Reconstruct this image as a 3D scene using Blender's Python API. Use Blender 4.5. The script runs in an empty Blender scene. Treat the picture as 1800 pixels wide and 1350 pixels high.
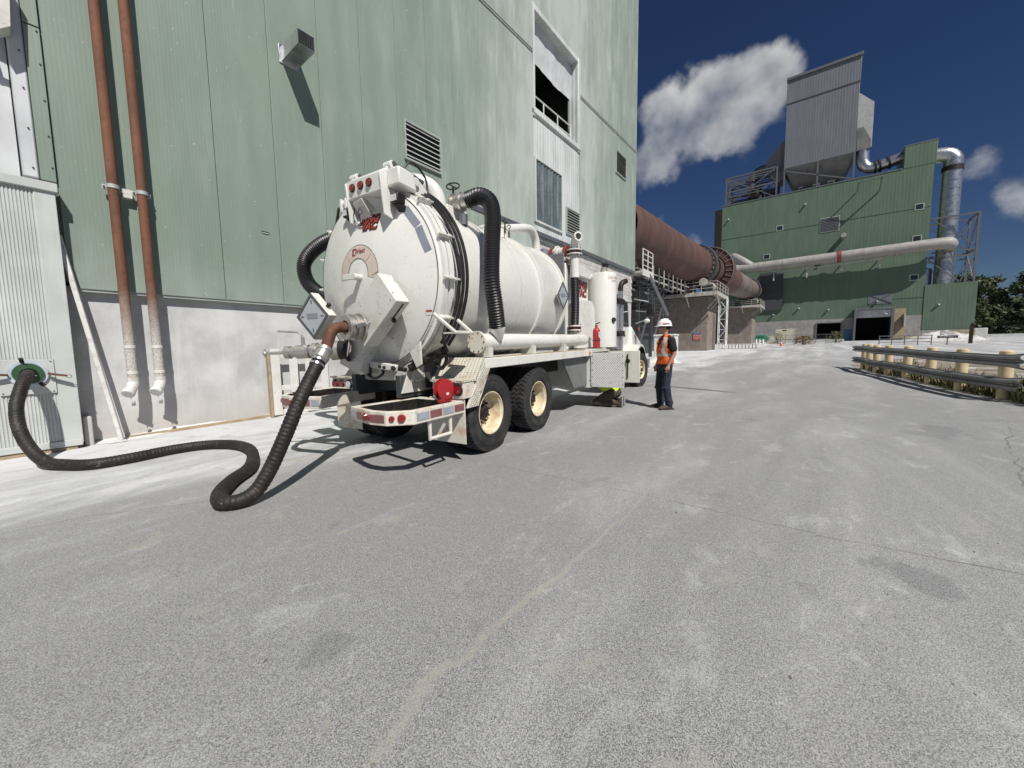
import bpy, bmesh, math, random
from mathutils import Vector, Matrix
rnd = random.Random(7)
V = Vector
PI = math.pi
scene = bpy.context.scene
COL = scene.collection

# ------------------------------------------------------------------ camera
cam_d = bpy.data.cameras.new('camera'); cam = bpy.data.objects.new('camera', cam_d); COL.objects.link(cam)
scene.camera = cam
cam_d.sensor_fit = 'HORIZONTAL'; cam_d.sensor_width = 36; cam_d.lens = 36*676/1800
cam_d.clip_start = 0.05; cam_d.clip_end = 3000
_a, _p, _r = math.radians(37.78), math.radians(5.2), math.radians(0.85)
_F = V((math.cos(_a), math.sin(_a), 0)); _R = V((math.sin(_a), -math.cos(_a), 0)); _U = V((0, 0, 1))
_d = _F*math.cos(_p) - _U*math.sin(_p); _u = _U*math.cos(_p) + _F*math.sin(_p)
_r2 = _R*math.cos(_r) - _u*math.sin(_r); _u2 = _u*math.cos(_r) + _R*math.sin(_r)
CAMP = V((0, 0, 1.45))
cam.matrix_world = Matrix(((_r2.x, _u2.x, -_d.x, CAMP.x), (_r2.y, _u2.y, -_d.y, CAMP.y), (_r2.z, _u2.z, -_d.z, CAMP.z), (0, 0, 0, 1)))
def pix_dir(px, py):            # direction of a photo pixel, used for the clouds and for layout sums
    return (_d + _r2*((px-900)/676) - _u2*((py-675)/676)).normalized()

# ------------------------------------------------------------------ light
SUN_EL, SUN_AZ = math.radians(49.5), math.radians(62)      # azimuth = direction the light travels, from +X to +Y
sun_d = bpy.data.lights.new('sun', 'SUN'); sun = bpy.data.objects.new('sun', sun_d); COL.objects.link(sun)
sun_d.energy = 5.0; sun_d.angle = math.radians(0.5); sun_d.color = (1, 0.965, 0.91)
_t = V((math.cos(SUN_EL)*math.cos(SUN_AZ), math.cos(SUN_EL)*math.sin(SUN_AZ), -math.sin(SUN_EL)))
sun.rotation_euler = _t.to_track_quat('-Z', 'Y').to_euler(); sun.location = (-20, -40, 60)

world = bpy.data.worlds.new('World'); scene.world = world; world.use_nodes = True
wn = world.node_tree; wn.nodes.clear(); wl = wn.links
def WN(t, **k):
    n = wn.nodes.new(t)
    for a, b in k.items(): setattr(n, a, b)
    return n
def wmath(op, a, b=None, c=None, clamp=False):
    n = WN('ShaderNodeMath', operation=op); n.use_clamp = clamp
    for i, s in enumerate((a, b, c)):
        if s is None: continue
        if isinstance(s, (int, float)): n.inputs[i].default_value = s
        else: wl.new(s, n.inputs[i])
    return n.outputs[0]
sky = WN('ShaderNodeTexSky', sky_type='NISHITA'); sky.sun_disc = False
sky.sun_elevation = SUN_EL
sky.sun_rotation = math.atan2(-math.cos(SUN_AZ), -math.sin(SUN_AZ))
sky.altitude = 300; sky.air_density = 1.0; sky.dust_density = 0.0; sky.ozone_density = 6.0
bg = WN('ShaderNodeBackground'); bg.inputs['Strength'].default_value = 0.05
hs = WN('ShaderNodeHueSaturation'); hs.inputs['Saturation'].default_value = 1.12; hs.inputs['Hue'].default_value = 0.512; hs.inputs['Value'].default_value = .70; wl.new(sky.outputs[0], hs.inputs['Color']); wl.new(hs.outputs[0], bg.inputs['Color'])
tc = WN('ShaderNodeTexCoord'); DIR = tc.outputs['Generated']
def blob(px, py, r, h=1.0):
    d = pix_dir(px, py)
    n = WN('ShaderNodeVectorMath', operation='DOT_PRODUCT'); wl.new(DIR, n.inputs[0]); n.inputs[1].default_value = d
    k = 2/(r/676)**2
    return wmath('EXPONENT', wmath('MULTIPLY_ADD', n.outputs['Value'], k, -k+math.log(h)))
tot = None
for b in [(1290, 168, 44, 1.1), (1345, 126, 30, .95), (1352, 172, 32, .7), (1240, 190, 38, .85), (1185, 186, 28, .42), (1140, 184, 28, .55), (1262, 236, 42, .7),
          (1138, 280, 36, .8), (1180, 252, 40, .5), (1135, 325, 34, .45), (1162, 394, 14, .7), (1222, 421, 13, .5),
          (1705, 292, 20, .38), (1745, 278, 18, .36), (1660, 316, 15, .30), (1765, 347, 18, .34), (1800, 338, 20, .36),
          (2180, 300, 90, .8), (600, -330, 130, .7), (-300, 380, 120, .8)]:
    s = blob(*b)
    tot = s if tot is None else wmath('ADD', tot, s)
nz = WN('ShaderNodeTexNoise'); nz.inputs['Scale'].default_value = 14; nz.inputs['Detail'].default_value = 7; nz.inputs['Roughness'].default_value = 0.54; nz.inputs['Distortion'].default_value = 0.0
wl.new(DIR, nz.inputs['Vector'])
nf = wmath('SUBTRACT', nz.outputs['Fac'], 0.5)
dens = wmath('ADD', tot, wmath('MULTIPLY', nf, 2.1))
mr = WN('ShaderNodeMapRange', interpolation_type='SMOOTHSTEP'); wl.new(dens, mr.inputs['Value'])
mr.inputs['From Min'].default_value = 0.40; mr.inputs['From Max'].default_value = 1.0
gate = WN('ShaderNodeMapRange'); wl.new(tot, gate.inputs['Value']); gate.inputs['From Min'].default_value = .08; gate.inputs['From Max'].default_value = .3
alpha = wmath('MULTIPLY', wmath('MULTIPLY', mr.outputs[0], gate.outputs[0]), 0.88)
# cloud tone: lit tops, grey bellies (the same noise sampled a little higher up gives the thickness above)
vm = WN('ShaderNodeVectorMath', operation='ADD'); wl.new(DIR, vm.inputs[0]); vm.inputs[1].default_value = (-0.02, -0.02, 0.05)
nz2 = WN('ShaderNodeTexNoise'); nz2.inputs['Scale'].default_value = 13; nz2.inputs['Detail'].default_value = 3; wl.new(vm.outputs[0], nz2.inputs['Vector'])
sz = WN('ShaderNodeSeparateXYZ'); wl.new(DIR, sz.inputs[0])
hgt = WN('ShaderNodeMapRange'); wl.new(sz.outputs[2], hgt.inputs['Value']); hgt.inputs['From Min'].default_value = .44; hgt.inputs['From Max'].default_value = .55
tone = wmath('ADD', wmath('MULTIPLY', hgt.outputs[0], .55), wmath('MULTIPLY', wmath('SUBTRACT', .62, nz2.outputs['Fac']), 2.2), clamp=True)
cr = WN('ShaderNodeValToRGB'); wl.new(tone, cr.inputs['Fac'])
cr.color_ramp.elements[0].position = .05; cr.color_ramp.elements[0].color = (.30, .34, .43, 1)
cr.color_ramp.elements[1].position = .9; cr.color_ramp.elements[1].color = (1.0, 1.0, 1.0, 1)
bgc = WN('ShaderNodeBackground'); bgc.inputs['Strength'].default_value = 0.62; wl.new(cr.outputs[0], bgc.inputs['Color'])
mx = WN('ShaderNodeMixShader'); wl.new(alpha, mx.inputs[0]); wl.new(bg.outputs[0], mx.inputs[1]); wl.new(bgc.outputs[0], mx.inputs[2])
wo = WN('ShaderNodeOutputWorld'); wl.new(mx.outputs[0], wo.inputs[0])

scene.cycles.max_bounces = 4; scene.cycles.diffuse_bounces = 2; scene.cycles.glossy_bounces = 2; scene.cycles.transmission_bounces = 2
scene.cycles.caustics_reflective = False; scene.cycles.caustics_refractive = False
scene.view_settings.view_transform = 'Standard'; scene.view_settings.look = 'None'
scene.view_settings.exposure = 0.0; scene.view_settings.gamma = 1

# ------------------------------------------------------------------ mesh helpers
def frame(d, up=V((0, 0, 1))):
    d = V(d).normalized()
    if abs(d.dot(up)) > 0.999: up = V((1, 0, 0))
    a = d.cross(up).normalized(); b = a.cross(d).normalized()
    return d, a, b
def catmull(pts, n=8):
    P = [V(p) for p in pts]; P = [P[0]*2-P[1]] + P + [P[-1]*2-P[-2]]; out = []
    for i in range(1, len(P)-2):
        for k in range(n):
            t = k/n; p0, p1, p2, p3 = P[i-1:i+3]
            out.append(0.5*((2*p1) + (p2-p0)*t + (2*p0-5*p1+4*p2-p3)*t*t + (3*p1-p0-3*p2+p3)*t**3))
    out.append(P[-2]); return out
def resample(path, step):
    out = [path[0].copy()]; acc = 0
    for a, b in zip(path, path[1:]):
        L = (b-a).length
        if L < 1e-9: continue
        t = step-acc
        while t <= L:
            out.append(a+(b-a)*(t/L)); t += step
        acc = L-(t-step)
    return out
class MB:
    def __init__(s): s.v = []; s.f = []
    def add(s, vs, fs):
        o = len(s.v); s.v += [tuple(v) for v in vs]; s.f += [tuple(i+o for i in f) for f in fs]; return s
    def box(s, x0, x1, y0, y1, z0, z1):
        return s.add([(x0,y0,z0),(x1,y0,z0),(x1,y1,z0),(x0,y1,z0),(x0,y0,z1),(x1,y0,z1),(x1,y1,z1),(x0,y1,z1)],
                     [(0,3,2,1),(4,5,6,7),(0,1,5,4),(1,2,6,5),(2,3,7,6),(3,0,4,7)])
    def beam(s, p0, p1, w, h, up=(0,0,1)):
        p0, p1 = V(p0), V(p1); d, a, b = frame(p1-p0, V(up)); a = a*w/2; b = b*h/2; vs = []
        for p in (p0, p1): vs += [p-a-b, p+a-b, p+a+b, p-a+b]
        return s.add(vs, [(0,1,2,3),(7,6,5,4),(0,4,5,1),(1,5,6,2),(2,6,7,3),(3,7,4,0)])
    def tube(s, path, r, n=12, caps=True):
        P = [V(p) for p in path]; m = len(P); rr = r if isinstance(r, (list, tuple)) else [r]*m
        t0 = (P[1]-P[0]).normalized(); _, a, b = frame(t0); vs = []; prev = t0
        for i in range(m):
            t = ((P[min(i+1, m-1)]-P[max(i-1, 0)])).normalized()
            q = prev.rotation_difference(t); a = q @ a; b = q @ b; prev = t
            for k in range(n):
                c = 2*PI*k/n; vs.append(P[i]+(a*math.cos(c)+b*math.sin(c))*rr[i])
        fs = [(i*n+k, i*n+(k+1) % n, (i+1)*n+(k+1) % n, (i+1)*n+k) for i in range(m-1) for k in range(n)]
        if caps: fs += [tuple(range(n-1, -1, -1)), tuple((m-1)*n+k for k in range(n))]
        return s.add(vs, fs)
    def cyl(s, p0, p1, r0, r1=None, n=16, caps=True):
        return s.tube([p0, p1], [r0, r0 if r1 is None else r1], n, caps)
    def lathe(s, prof, o=(0,0,0), axis=(0,0,1), n=32, a0=0, a1=2*PI):
        d, a, b = frame(axis); o = V(o); full = abs(a1-a0-2*PI) < 1e-6; nn = n if full else n+1; vs = []
        for (h, r) in prof:
            for k in range(nn):
                c = a0+(a1-a0)*k/n; vs.append(o+d*h+(a*math.cos(c)+b*math.sin(c))*r)
        fs = []
        for i in range(len(prof)-1):
            for k in range(n):
                k2 = (k+1) % nn
                fs.append((i*nn+k, i*nn+k2, (i+1)*nn+k2, (i+1)*nn+k))
        return s.add(vs, fs)
    def prism(s, poly, vec):
        P = [V(p) for p in poly]; vec = V(vec); n = len(P)
        return s.add(P+[p+vec for p in P], [tuple(range(n-1, -1, -1)), tuple(range(n, 2*n))]+[(i, (i+1) % n, n+(i+1) % n, n+i) for i in range(n)])
    def sph(s, c, r, nu=14, nv=9):
        c = V(c); rx, ry, rz = r if isinstance(r, (tuple, list)) else (r, r, r)
        vs = [c+V((0,0,-rz))]; fs = []
        for j in range(1, nv):
            th = PI*j/nv-PI/2
            for k in range(nu):
                ph = 2*PI*k/nu; vs.append(c+V((rx*math.cos(th)*math.cos(ph), ry*math.cos(th)*math.sin(ph), rz*math.sin(th))))
        vs.append(c+V((0,0,rz))); top = len(vs)-1
        for k in range(nu):
            fs.append((0, 1+(k+1) % nu, 1+k)); fs.append((top, top-nu+k, top-nu+(k+1) % nu))
        for j in range(nv-2):
            for k in range(nu):
                a = 1+j*nu+k; b = 1+j*nu+(k+1) % nu; fs.append((a, b, b+nu, a+nu))
        return s.add(vs, fs)
    def torus(s, c, axis, R, r, n=32, m=8, a0=0, a1=2*PI):
        d, a, b = frame(axis); c = V(c)
        full = abs(a1-a0-2*PI) < 1e-6
        path = [c+(a*math.cos(a0+(a1-a0)*k/n)+b*math.sin(a0+(a1-a0)*k/n))*R for k in range(n+1)]
        return s.tube(path, r, m, not full)
    def rings(s, rs, n=14):     # rs: (centre, rx, ry) horizontal ellipses, lofted and capped
        vs = []
        for c, rx, ry in rs:
            for k in range(n):
                t = 2*PI*k/n; vs.append((c[0]+rx*math.cos(t), c[1]+ry*math.sin(t), c[2]))
        m = len(rs)
        return s.add(vs, [(i*n+k, i*n+(k+1) % n, (i+1)*n+(k+1) % n, (i+1)*n+k) for i in range(m-1) for k in range(n)]+[tuple(range(n-1, -1, -1)), tuple((m-1)*n+k for k in range(n))])
    def limb(s, pts, rs, n=12):
        s.tube(pts, rs, n); 
        s.sph(pts[0], rs[0]*0.99, n, 8); s.sph(pts[-1], rs[-1]*0.99, n, 8); return s
    def mesh(s, name, smooth=35):
        me = bpy.data.meshes.new(name); me.from_pydata(s.v, [], s.f)
        me.validate(); 
        if smooth:
            me.shade_smooth(); me.set_sharp_from_angle(angle=math.radians(smooth))
        return me
    def build(s, name, mat, parent=None, smooth=35, bevel=0, fix=False):
        me = s.mesh(name, smooth)
        if fix:
            bm = bmesh.new(); bm.from_mesh(me); bmesh.ops.recalc_face_normals(bm, faces=bm.faces); bm.to_mesh(me); bm.free()
        return link(name, me, mat, parent, bevel)
def link(name, me, mat, parent=None, bevel=0):
    o = bpy.data.objects.new(name, me); COL.objects.link(o)
    if mat is not None and len(me.materials) == 0: me.materials.append(mat)
    if parent is not None: o.parent = parent
    if bevel:
        b = o.modifiers.new('edge', 'BEVEL'); b.width = bevel; b.segments = 2; b.limit_method = 'ANGLE'; b.angle_limit = math.radians(40)
    return o
def tag(o, label=None, cat=None, group=None, kind=None):
    if label: o['label'] = label
    if cat: o['category'] = cat
    if group: o['group'] = group
    if kind: o['kind'] = kind
    return o
def empty(name, label=None, cat=None, group=None, mat=None):
    o = bpy.data.objects.new(name, None); COL.objects.link(o); o.empty_display_size = .3
    if mat is not None: o.matrix_world = mat
    return tag(o, label, cat, group)
def text_mesh(txt, size=1, shear=0, offset=0, extrude=0.0, bold=False):
    cu = bpy.data.curves.new('lettering', 'FONT'); cu.body = txt; cu.size = size; cu.shear = shear; cu.offset = offset; cu.extrude = extrude
    cu.align_x = 'CENTER'; cu.align_y = 'CENTER'; cu.resolution_u = 3
    o = bpy.data.objects.new('lettering_tmp', cu); COL.objects.link(o)
    dg = bpy.context.evaluated_depsgraph_get(); me = bpy.data.meshes.new_from_object(o.evaluated_get(dg))
    bpy.data.objects.remove(o); me.materials.clear(); return me
def gz(x, y=0):                 # ground height: the yard climbs gently away from the camera
    if x < -15: return -0.3
    if x > 125: return 2.5
    return 0.02*x

# ------------------------------------------------------------------ materials
def NM(name):
    m = bpy.data.materials.new(name); m.use_nodes = True; nt = m.node_tree; nt.nodes.clear()
    o = nt.nodes.new('ShaderNodeOutputMaterial'); p = nt.nodes.new('ShaderNodeBsdfPrincipled'); nt.links.new(p.outputs[0], o.inputs[0])
    return m, nt, p
class NT:
    def __init__(s, nt): s.nt = nt; s.l = nt.links; s._pos = None
    def n(s, t, **k):
        x = s.nt.nodes.new(t)
        for a, b in k.items(): setattr(x, a, b)
        return x
    def put(s, sock, v):
        if isinstance(v, bpy.types.NodeSocket): s.l.new(v, sock)
        elif isinstance(v, (tuple, list)): sock.default_value = (*v, 1) if len(v) == 3 and sock.type == 'RGBA' else v
        else: sock.default_value = v
    def pos(s):
        if s._pos is None: s._pos = s.n('ShaderNodeNewGeometry').outputs['Position']
        return s._pos
    def map(s, scale=(1,1,1), rot=(0,0,0), vec=None, loc=(0,0,0)):
        m = s.n('ShaderNodeMapping'); s.l.new(vec or s.pos(), m.inputs['Vector']); m.inputs['Scale'].default_value = scale; m.inputs['Rotation'].default_value = rot; m.inputs['Location'].default_value = loc
        return m.outputs[0]
    dims = '3D'
    def noise(s, scale, detail=4, rough=.55, vec=None, dist=0):
        x = s.n('ShaderNodeTexNoise', noise_dimensions=s.dims); s.l.new(vec or s.pos(), x.inputs['Vector']); x.inputs['Scale'].default_value = scale; x.inputs['Detail'].default_value = detail; x.inputs['Roughness'].default_value = rough; x.inputs['Distortion'].default_value = dist
        return x.outputs['Fac']
    def vor(s, scale, vec=None, feature='F1'):
        x = s.n('ShaderNodeTexVoronoi', feature=feature, voronoi_dimensions=s.dims); s.l.new(vec or s.pos(), x.inputs['Vector']); x.inputs['Scale'].default_value = scale
        return x
    def m(s, op, a, b=None, c=None, clamp=False):
        x = s.n('ShaderNodeMath', operation=op); x.use_clamp = clamp
        for i, v in enumerate((a, b, c)):
            if v is not None: s.put(x.inputs[i], v)
        return x.outputs[0]
    def ramp(s, v, a, b, lo=0., hi=1., smooth=True):
        x = s.n('ShaderNodeMapRange'); x.interpolation_type = 'SMOOTHSTEP' if smooth else 'LINEAR'; s.l.new(v, x.inputs['Value'])
        for k, q in zip(('From Min', 'From Max', 'To Min', 'To Max'), (a, b, lo, hi)): x.inputs[k].default_value = q
        return x.outputs[0]
    def mix(s, f, a, b, mode='MIX'):
        x = s.n('ShaderNodeMix', data_type='RGBA', blend_type=mode); s.put(x.inputs['Factor'], f); s.put(x.inputs[6], a); s.put(x.inputs[7], b)
        return x.outputs[2]
    def sep(s, vec=None):
        x = s.n('ShaderNodeSeparateXYZ'); s.l.new(vec or s.pos(), x.inputs[0]); return x.outputs
    def bump(s, h, strength=.3, dist=.01):
        x = s.n('ShaderNodeBump'); s.l.new(h, x.inputs['Height']); x.inputs['Strength'].default_value = strength; x.inputs['Distance'].default_value = dist
        return x.outputs[0]
def mat(name, base, rough=.6, metal=0., var=.12, vs=3., dirt=None, dirt_amt=.3, dirt_scale=2.5, speck=None, speck_amt=.5, speck_scale=30, bump=0., bscale=40, streak=False, coat=0., splash=None):
    m, nt, p = NM(name); t = NT(nt)
    lowz = t.ramp(t.sep()[2], splash[0], splash[1], splash[2], 1) if splash else 1.0
    c = base
    n = t.noise(vs, 5, .6)
    dk = tuple(x*(1-var) for x in base); lt = tuple(min(1, x*(1+var)) for x in base)
    c = t.mix(t.ramp(n, .3, .7), dk, lt)
    if dirt:
        vec = t.map((1, 1, .12)) if streak else None
        d = t.noise(dirt_scale, 6, .65, vec)
        c = t.mix(t.m('MULTIPLY', t.m('MULTIPLY', t.ramp(d, .45, .75), dirt_amt), lowz), c, dirt)
    if speck:
        a = t.noise(speck_scale, 3, .6); b = t.noise(speck_scale*.13, 3, .6)
        c = t.mix(t.m('MULTIPLY', t.m('MULTIPLY', t.ramp(a, .60, .68), t.ramp(b, .45, .62)), t.m('MULTIPLY', speck_amt, lowz)), c, speck)
    t.put(p.inputs['Base Color'], c)
    r = t.ramp(t.noise(vs*4, 4), .2, .8, max(.05, rough-.08), min(1, rough+.1)); t.put(p.inputs['Roughness'], r)
    p.inputs['Metallic'].default_value = metal
    if coat: p.inputs['Coat Weight'].default_value = coat; p.inputs['Coat Roughness'].default_value = .15
    if bump: t.put(p.inputs['Normal'], t.bump(t.noise(bscale, 4), bump, .01))
    return m
M = {}
def siding(name, base, dust, dust_amt, period, zone=True, rib=.25):
    m, nt, p = NM(name); t = NT(nt); x, y, z = t.sep()
    u = t.m('ADD', x, y)
    c = t.mix(t.ramp(t.noise(1.1, 5, .6, t.map((1, 1, .25))), .3, .7), tuple(q*.9 for q in base), tuple(q*1.08 for q in base))
    pan = t.n('ShaderNodeTexWhiteNoise', noise_dimensions='1D'); t.put(pan.inputs['W'], t.m('FLOOR', t.m('DIVIDE', t.m('SUBTRACT', u, 0.54), 1.06)))
    c = t.mix(t.m('MULTIPLY', pan.outputs['Value'], .22), c, tuple(q*.72 for q in base))
    d = t.noise(2.2, 7, .68, t.map((1, 1, .16))); d2 = t.noise(.45, 4, .6)
    amt = t.m('ADD', t.m('MULTIPLY', t.ramp(d, .36, .86), t.ramp(d2, .3, .7, .2, .8)), .16)
    if zone:                      # lime blown out of the big opening has whitened the wall around it
        zx = t.ramp(x, 3, 13.5, .35, 1.25)
        dz = t.ramp(t.m('ABSOLUTE', t.m('SUBTRACT', x, 15.4)), 7, 1.8, 0, 1)
        zz = t.m('MULTIPLY', dz, t.ramp(t.noise(.7, 5, .7, t.map((1, 1, .35))), .3, .7, .15, .85))
        amt = t.m('ADD', t.m('MULTIPLY', amt, zx), zz, clamp=True)
    else: amt = t.m('MULTIPLY', amt, .35)
    if zone:
        low = t.ramp(t.m('ADD', z, t.m('MULTIPLY', t.noise(1.6, 4, .65), 1.6)), 4.4, 2.8, 0, .30); amt = t.m('ADD', amt, low, clamp=True)
        c = t.mix(t.m('MULTIPLY', t.ramp(t.noise(16, 3, .6), .70, .74), .55), c, dust)
    c = t.mix(t.m('MULTIPLY', amt, dust_amt), c, dust)
    s = t.noise(9, 4, .7, t.map((1, 1, .05)))
    c = t.mix(t.ramp(s, .68, .74, 0, .3), c, dust)
    t.put(p.inputs['Base Color'], c); p.inputs['Roughness'].default_value = .55
    w = t.m('SINE', t.m('MULTIPLY', u, 2*PI/period))
    h = t.m('ADD', t.m('MULTIPLY', w, rib), t.m('MULTIPLY', t.noise(1.3, 3, .5, t.map((1, 1, .4))), 2.2))
    t.put(p.inputs['Normal'], t.bump(h, .35, .012))
    return m
M['green'] = siding('green_siding_paint', (.205, .268, .210), (.60, .63, .60), .60, .052, True, .08)
M['green_far'] = siding('far_green_siding_paint', (.098, .150, .100), (.24, .28, .24), .35, .5, False, .9)
M['white_siding'] = siding('limed_siding', (.33, .385, .35), (.66, .68, .67), .85, .2, True, 1.4)
M['grey_clad'] = siding('grey_collector_cladding', (.135, .145, .165), (.32, .34, .36), .7, .45, False, 1.2)
M['annex'] = mat('annex_limed_sheet', (.50, .52, .495), .6, 0, .08, 1.5, (.70, .71, .71), .7, 2.0, streak=True)
def concrete(name, base, stain, tint=None):
    m, nt, p = NM(name); t = NT(nt); x, y, z = t.sep()
    c = t.mix(t.ramp(t.noise(1.2, 7, .65), .3, .7), tuple(q*.8 for q in base), tuple(min(1, q*1.14) for q in base))
    c = t.mix(t.m('MULTIPLY', t.ramp(t.noise(3, 6, .7, t.map((1, 1, .1))), .45, .75), .5), c, stain)
    if tint: c = t.mix(t.m('MULTIPLY', t.ramp(t.m('SUBTRACT', z, t.m('MULTIPLY', t.noise(1.5, 4), .9)), .35, -.25), .55), c, tint)
    c = t.mix(t.ramp(t.vor(5.5).outputs['Distance'], .03, .012, 0, .6), c, (.1, .1, .1))
    t.put(p.inputs['Base Color'], c); p.inputs['Roughness'].default_value = .85
    t.put(p.inputs['Normal'], t.bump(t.noise(25, 6, .7), .35, .012))
    return m
M['concrete'] = concrete('limed_concrete', (.54, .54, .535), (.70, .70, .69), (.47, .43, .40))
M['block'] = concrete('painted_block', (.50, .47, .45), (.6, .58, .56))
M['pier'] = concrete('stained_pier_concrete', (.235, .20, .172), (.12, .07, .045))
M['far_conc'] = concrete('far_grey_concrete', (.30, .29, .28), (.2, .19, .18))
M['white_block'] = concrete('limed_barrier_concrete', (.66, .66, .65), (.75, .75, .72), (.62, .58, .42))
M['lime'] = mat('dirty_lime_rubble', (.55, .545, .53), .9, 0, .2, 2, (.2, .18, .15), .7, 2.2, bump=.8, bscale=4)
M['white'] = mat('truck_white_paint', (.745, .735, .685), .30, 0, .035, 1.2, (.50, .43, .31), .5, 1.7, (.09, .06, .04), .8, 34, coat=.3, splash=(2.6, 1.4, .28), streak=True)
M['white_dirty'] = mat('grimy_white_paint', (.66, .65, .60), .45, 0, .06, 2, (.45, .36, .24), .5, 3.0, (.055, .038, .028), .95, 26)
M['white_rust'] = mat('rust_spotted_white_paint', (.68, .65, .56), .5, 0, .08, 3, (.42, .2, .09), .8, 6.0, (.06, .035, .025), .9, 30)
M['cream'] = mat('cream_wheel_paint', (.68, .60, .42), .42, 0, .08, 6, (.36, .17, .06), .75, 7.0)
M['grey_and_shade'] = mat('grey_paint_and_shade', (.16, .165, .17), .55, 0, .1, 4)  # grey of the collector inlet; on truck panels, shade put into the colour
def diamond(name, base):
    m, nt, p = NM(name); t = NT(nt)
    tcn = t.n('ShaderNodeTexCoord').outputs['Object']
    x, y, z = t.sep(tcn); S = 2*PI/.105
    a = t.m('ADD', t.m('ADD', x, y), z); b = t.m('SUBTRACT', t.m('ADD', x, y), z)
    h = t.m('MULTIPLY', t.m('SINE', t.m('MULTIPLY', a, S)), t.m('SINE', t.m('MULTIPLY', b, S)))
    h = t.ramp(t.m('ABSOLUTE', h), .35, .75)
    c = t.mix(t.ramp(t.noise(4, 6, .65), .48, .72), base, (.40, .24, .11) if base[2] < .7 else tuple(q*.85 for q in base))
    c = t.mix(h, t.mix(.5, tuple(q*.55 for q in base), c), c)
    c = t.mix(t.m('MULTIPLY', t.m('MULTIPLY', t.ramp(t.noise(22, 3), .62, .68), t.ramp(t.noise(3, 3), .45, .6)), .8), c, (.08, .05, .035))
    t.put(p.inputs['Base Color'], c); p.inputs['Roughness'].default_value = .42
    t.put(p.inputs['Normal'], t.bump(h, .7, .012)); return m
M['diamond'] = diamond('painted_tread_plate', (.72, .69, .58))
M['diamond_sunlit'] = diamond('sunlit_white_tread_plate', (.82, .82, .79))  # rust-free lighter copy, sunlight on the open door put into the base colour
M['rubber'] = mat('black_hose_rubber', (.012, .012, .014), .42, 0, .2, 5)
M['tyre'] = mat('tyre_rubber', (.022, .021, .021), .8, 0, .25, 9, (.13, .125, .12), .35, 6.0)
M['black'] = mat('black_rubber_plastic', (.010, .010, .010), .5, 0, .2, 5, (.06, .055, .05), .3, 5)
M['grease'] = mat('greasy_black_steel', (.018, .015, .013), .55, .3, .4, 20, (.12, .1, .08), .4, 9)
M['hose'] = mat('brown_suction_hose_rubber', (.011, .0078, .006), .62, 0, .35, 6, (.05, .034, .025), .45, 5, (.3, .27, .23), .5, 46)
M['hose_rust'] = mat('rusted_hose_elbow', (.13, .055, .032), .7, .2, .2, 12, (.22, .1, .05), .5, 12, bump=.2)
M['alu'] = mat('worn_aluminium', (.50, .47, .44), .42, .75, .2, 14, (.25, .2, .15), .6, 14, bump=.15)
M['chrome'] = mat('polished_stack_metal', (.60, .60, .60), .28, .9, .06, 8)
M['steel_grey'] = mat('grey_weathered_steel', (.16, .165, .175), .5, .5, .15, 6)
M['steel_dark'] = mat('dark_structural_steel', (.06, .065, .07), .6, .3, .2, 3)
M['galv'] = mat('galvanized_duct_sheet', (.50, .51, .52), .32, .85, .16, 1.5, (.32, .3, .28), .4, 2)
M['duct'] = mat('limed_duct_steel', (.33, .315, .30), .6, .1, .12, 1.2, (.25, .15, .11), .35, .8, streak=True)
M['railgalv'] = mat('weathered_guardrail_zinc', (.20, .205, .21), .55, .4, .18, 3, (.3, .3, .3), .3, 3)
M['platform'] = mat('limed_platform_steel', (.46, .44, .40), .65, .1, .2, 3, (.2, .11, .06), .5, 2.5)
M['red'] = mat('red_paint', (.36, .02, .024), .38, 0, .12, 6)
M['redrust'] = mat('dark_red_flange', (.2, .025, .02), .5, 0, .25, 9, (.5, .48, .45), .3, 9)
M['lens'] = mat('red_lamp_lens', (.24, .008, .012), .12, 0, .1, 20, coat=.6)
M['amber'] = mat('amber_lamp_lens', (.5, .12, .03), .2, 0, .1, 20)
M['lens_white'] = mat('clear_lamp_lens', (.6, .6, .6), .15, 0, .05, 20)
M['reflect_red'] = mat('red_reflective_tape', (.22, .09, .085), .4, 0, .15, 9)
M['reflect_white'] = mat('white_reflective_tape', (.36, .38, .42), .35, .1, .12, 9)
M['slate'] = mat('grey_reflective_strip', (.24, .26, .30), .35, .1, .08, 6)
M['beige'] = mat('faded_decal_film', (.60, .50, .43), .5, 0, .05, 6)
M['maroon'] = mat('maroon_decal_ink', (.20, .02, .05), .5, 0, .1, 6)
M['inkred'] = mat('red_decal_ink', (.42, .035, .025), .5, 0, .1, 6)
M['inkblack'] = mat('black_decal_ink', (.012, .012, .012), .5, 0, .1, 6)
M['placard'] = mat('placard_face', (.46, .48, .50), .4, .2, .08, 6)
M['placard_dark'] = mat('placard_frame_metal', (.13, .135, .14), .4, .5, .1, 6)
def rusty(name, base, dark, white=None, zc=None):
    m, nt, p = NM(name); t = NT(nt); x, y, z = t.sep()
    c = t.mix(t.ramp(t.noise(3, 7, .7, t.map((1, 1, .4))), .3, .7), dark, base)
    c = t.mix(t.m('MULTIPLY', t.ramp(t.noise(14, 5, .7), .5, .7), .5), c, tuple(q*.6 for q in dark))
    if white is not None:         # the lower lengths are limed over, rust showing through in spots
        h = t.ramp(t.m('ADD', z, t.m('MULTIPLY', t.noise(5, 4), .5)), zc-.6, zc+.75, 1, 0)
        sp = t.m('MULTIPLY', h, t.ramp(t.noise(55, 4, .7), .62, .48, .35, 1))
        c = t.mix(sp, c, white)
    t.put(p.inputs['Base Color'], c); p.inputs['Roughness'].default_value = .8
    t.put(p.inputs['Normal'], t.bump(t.noise(30, 5, .7), .25, .01)); return m
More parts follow.
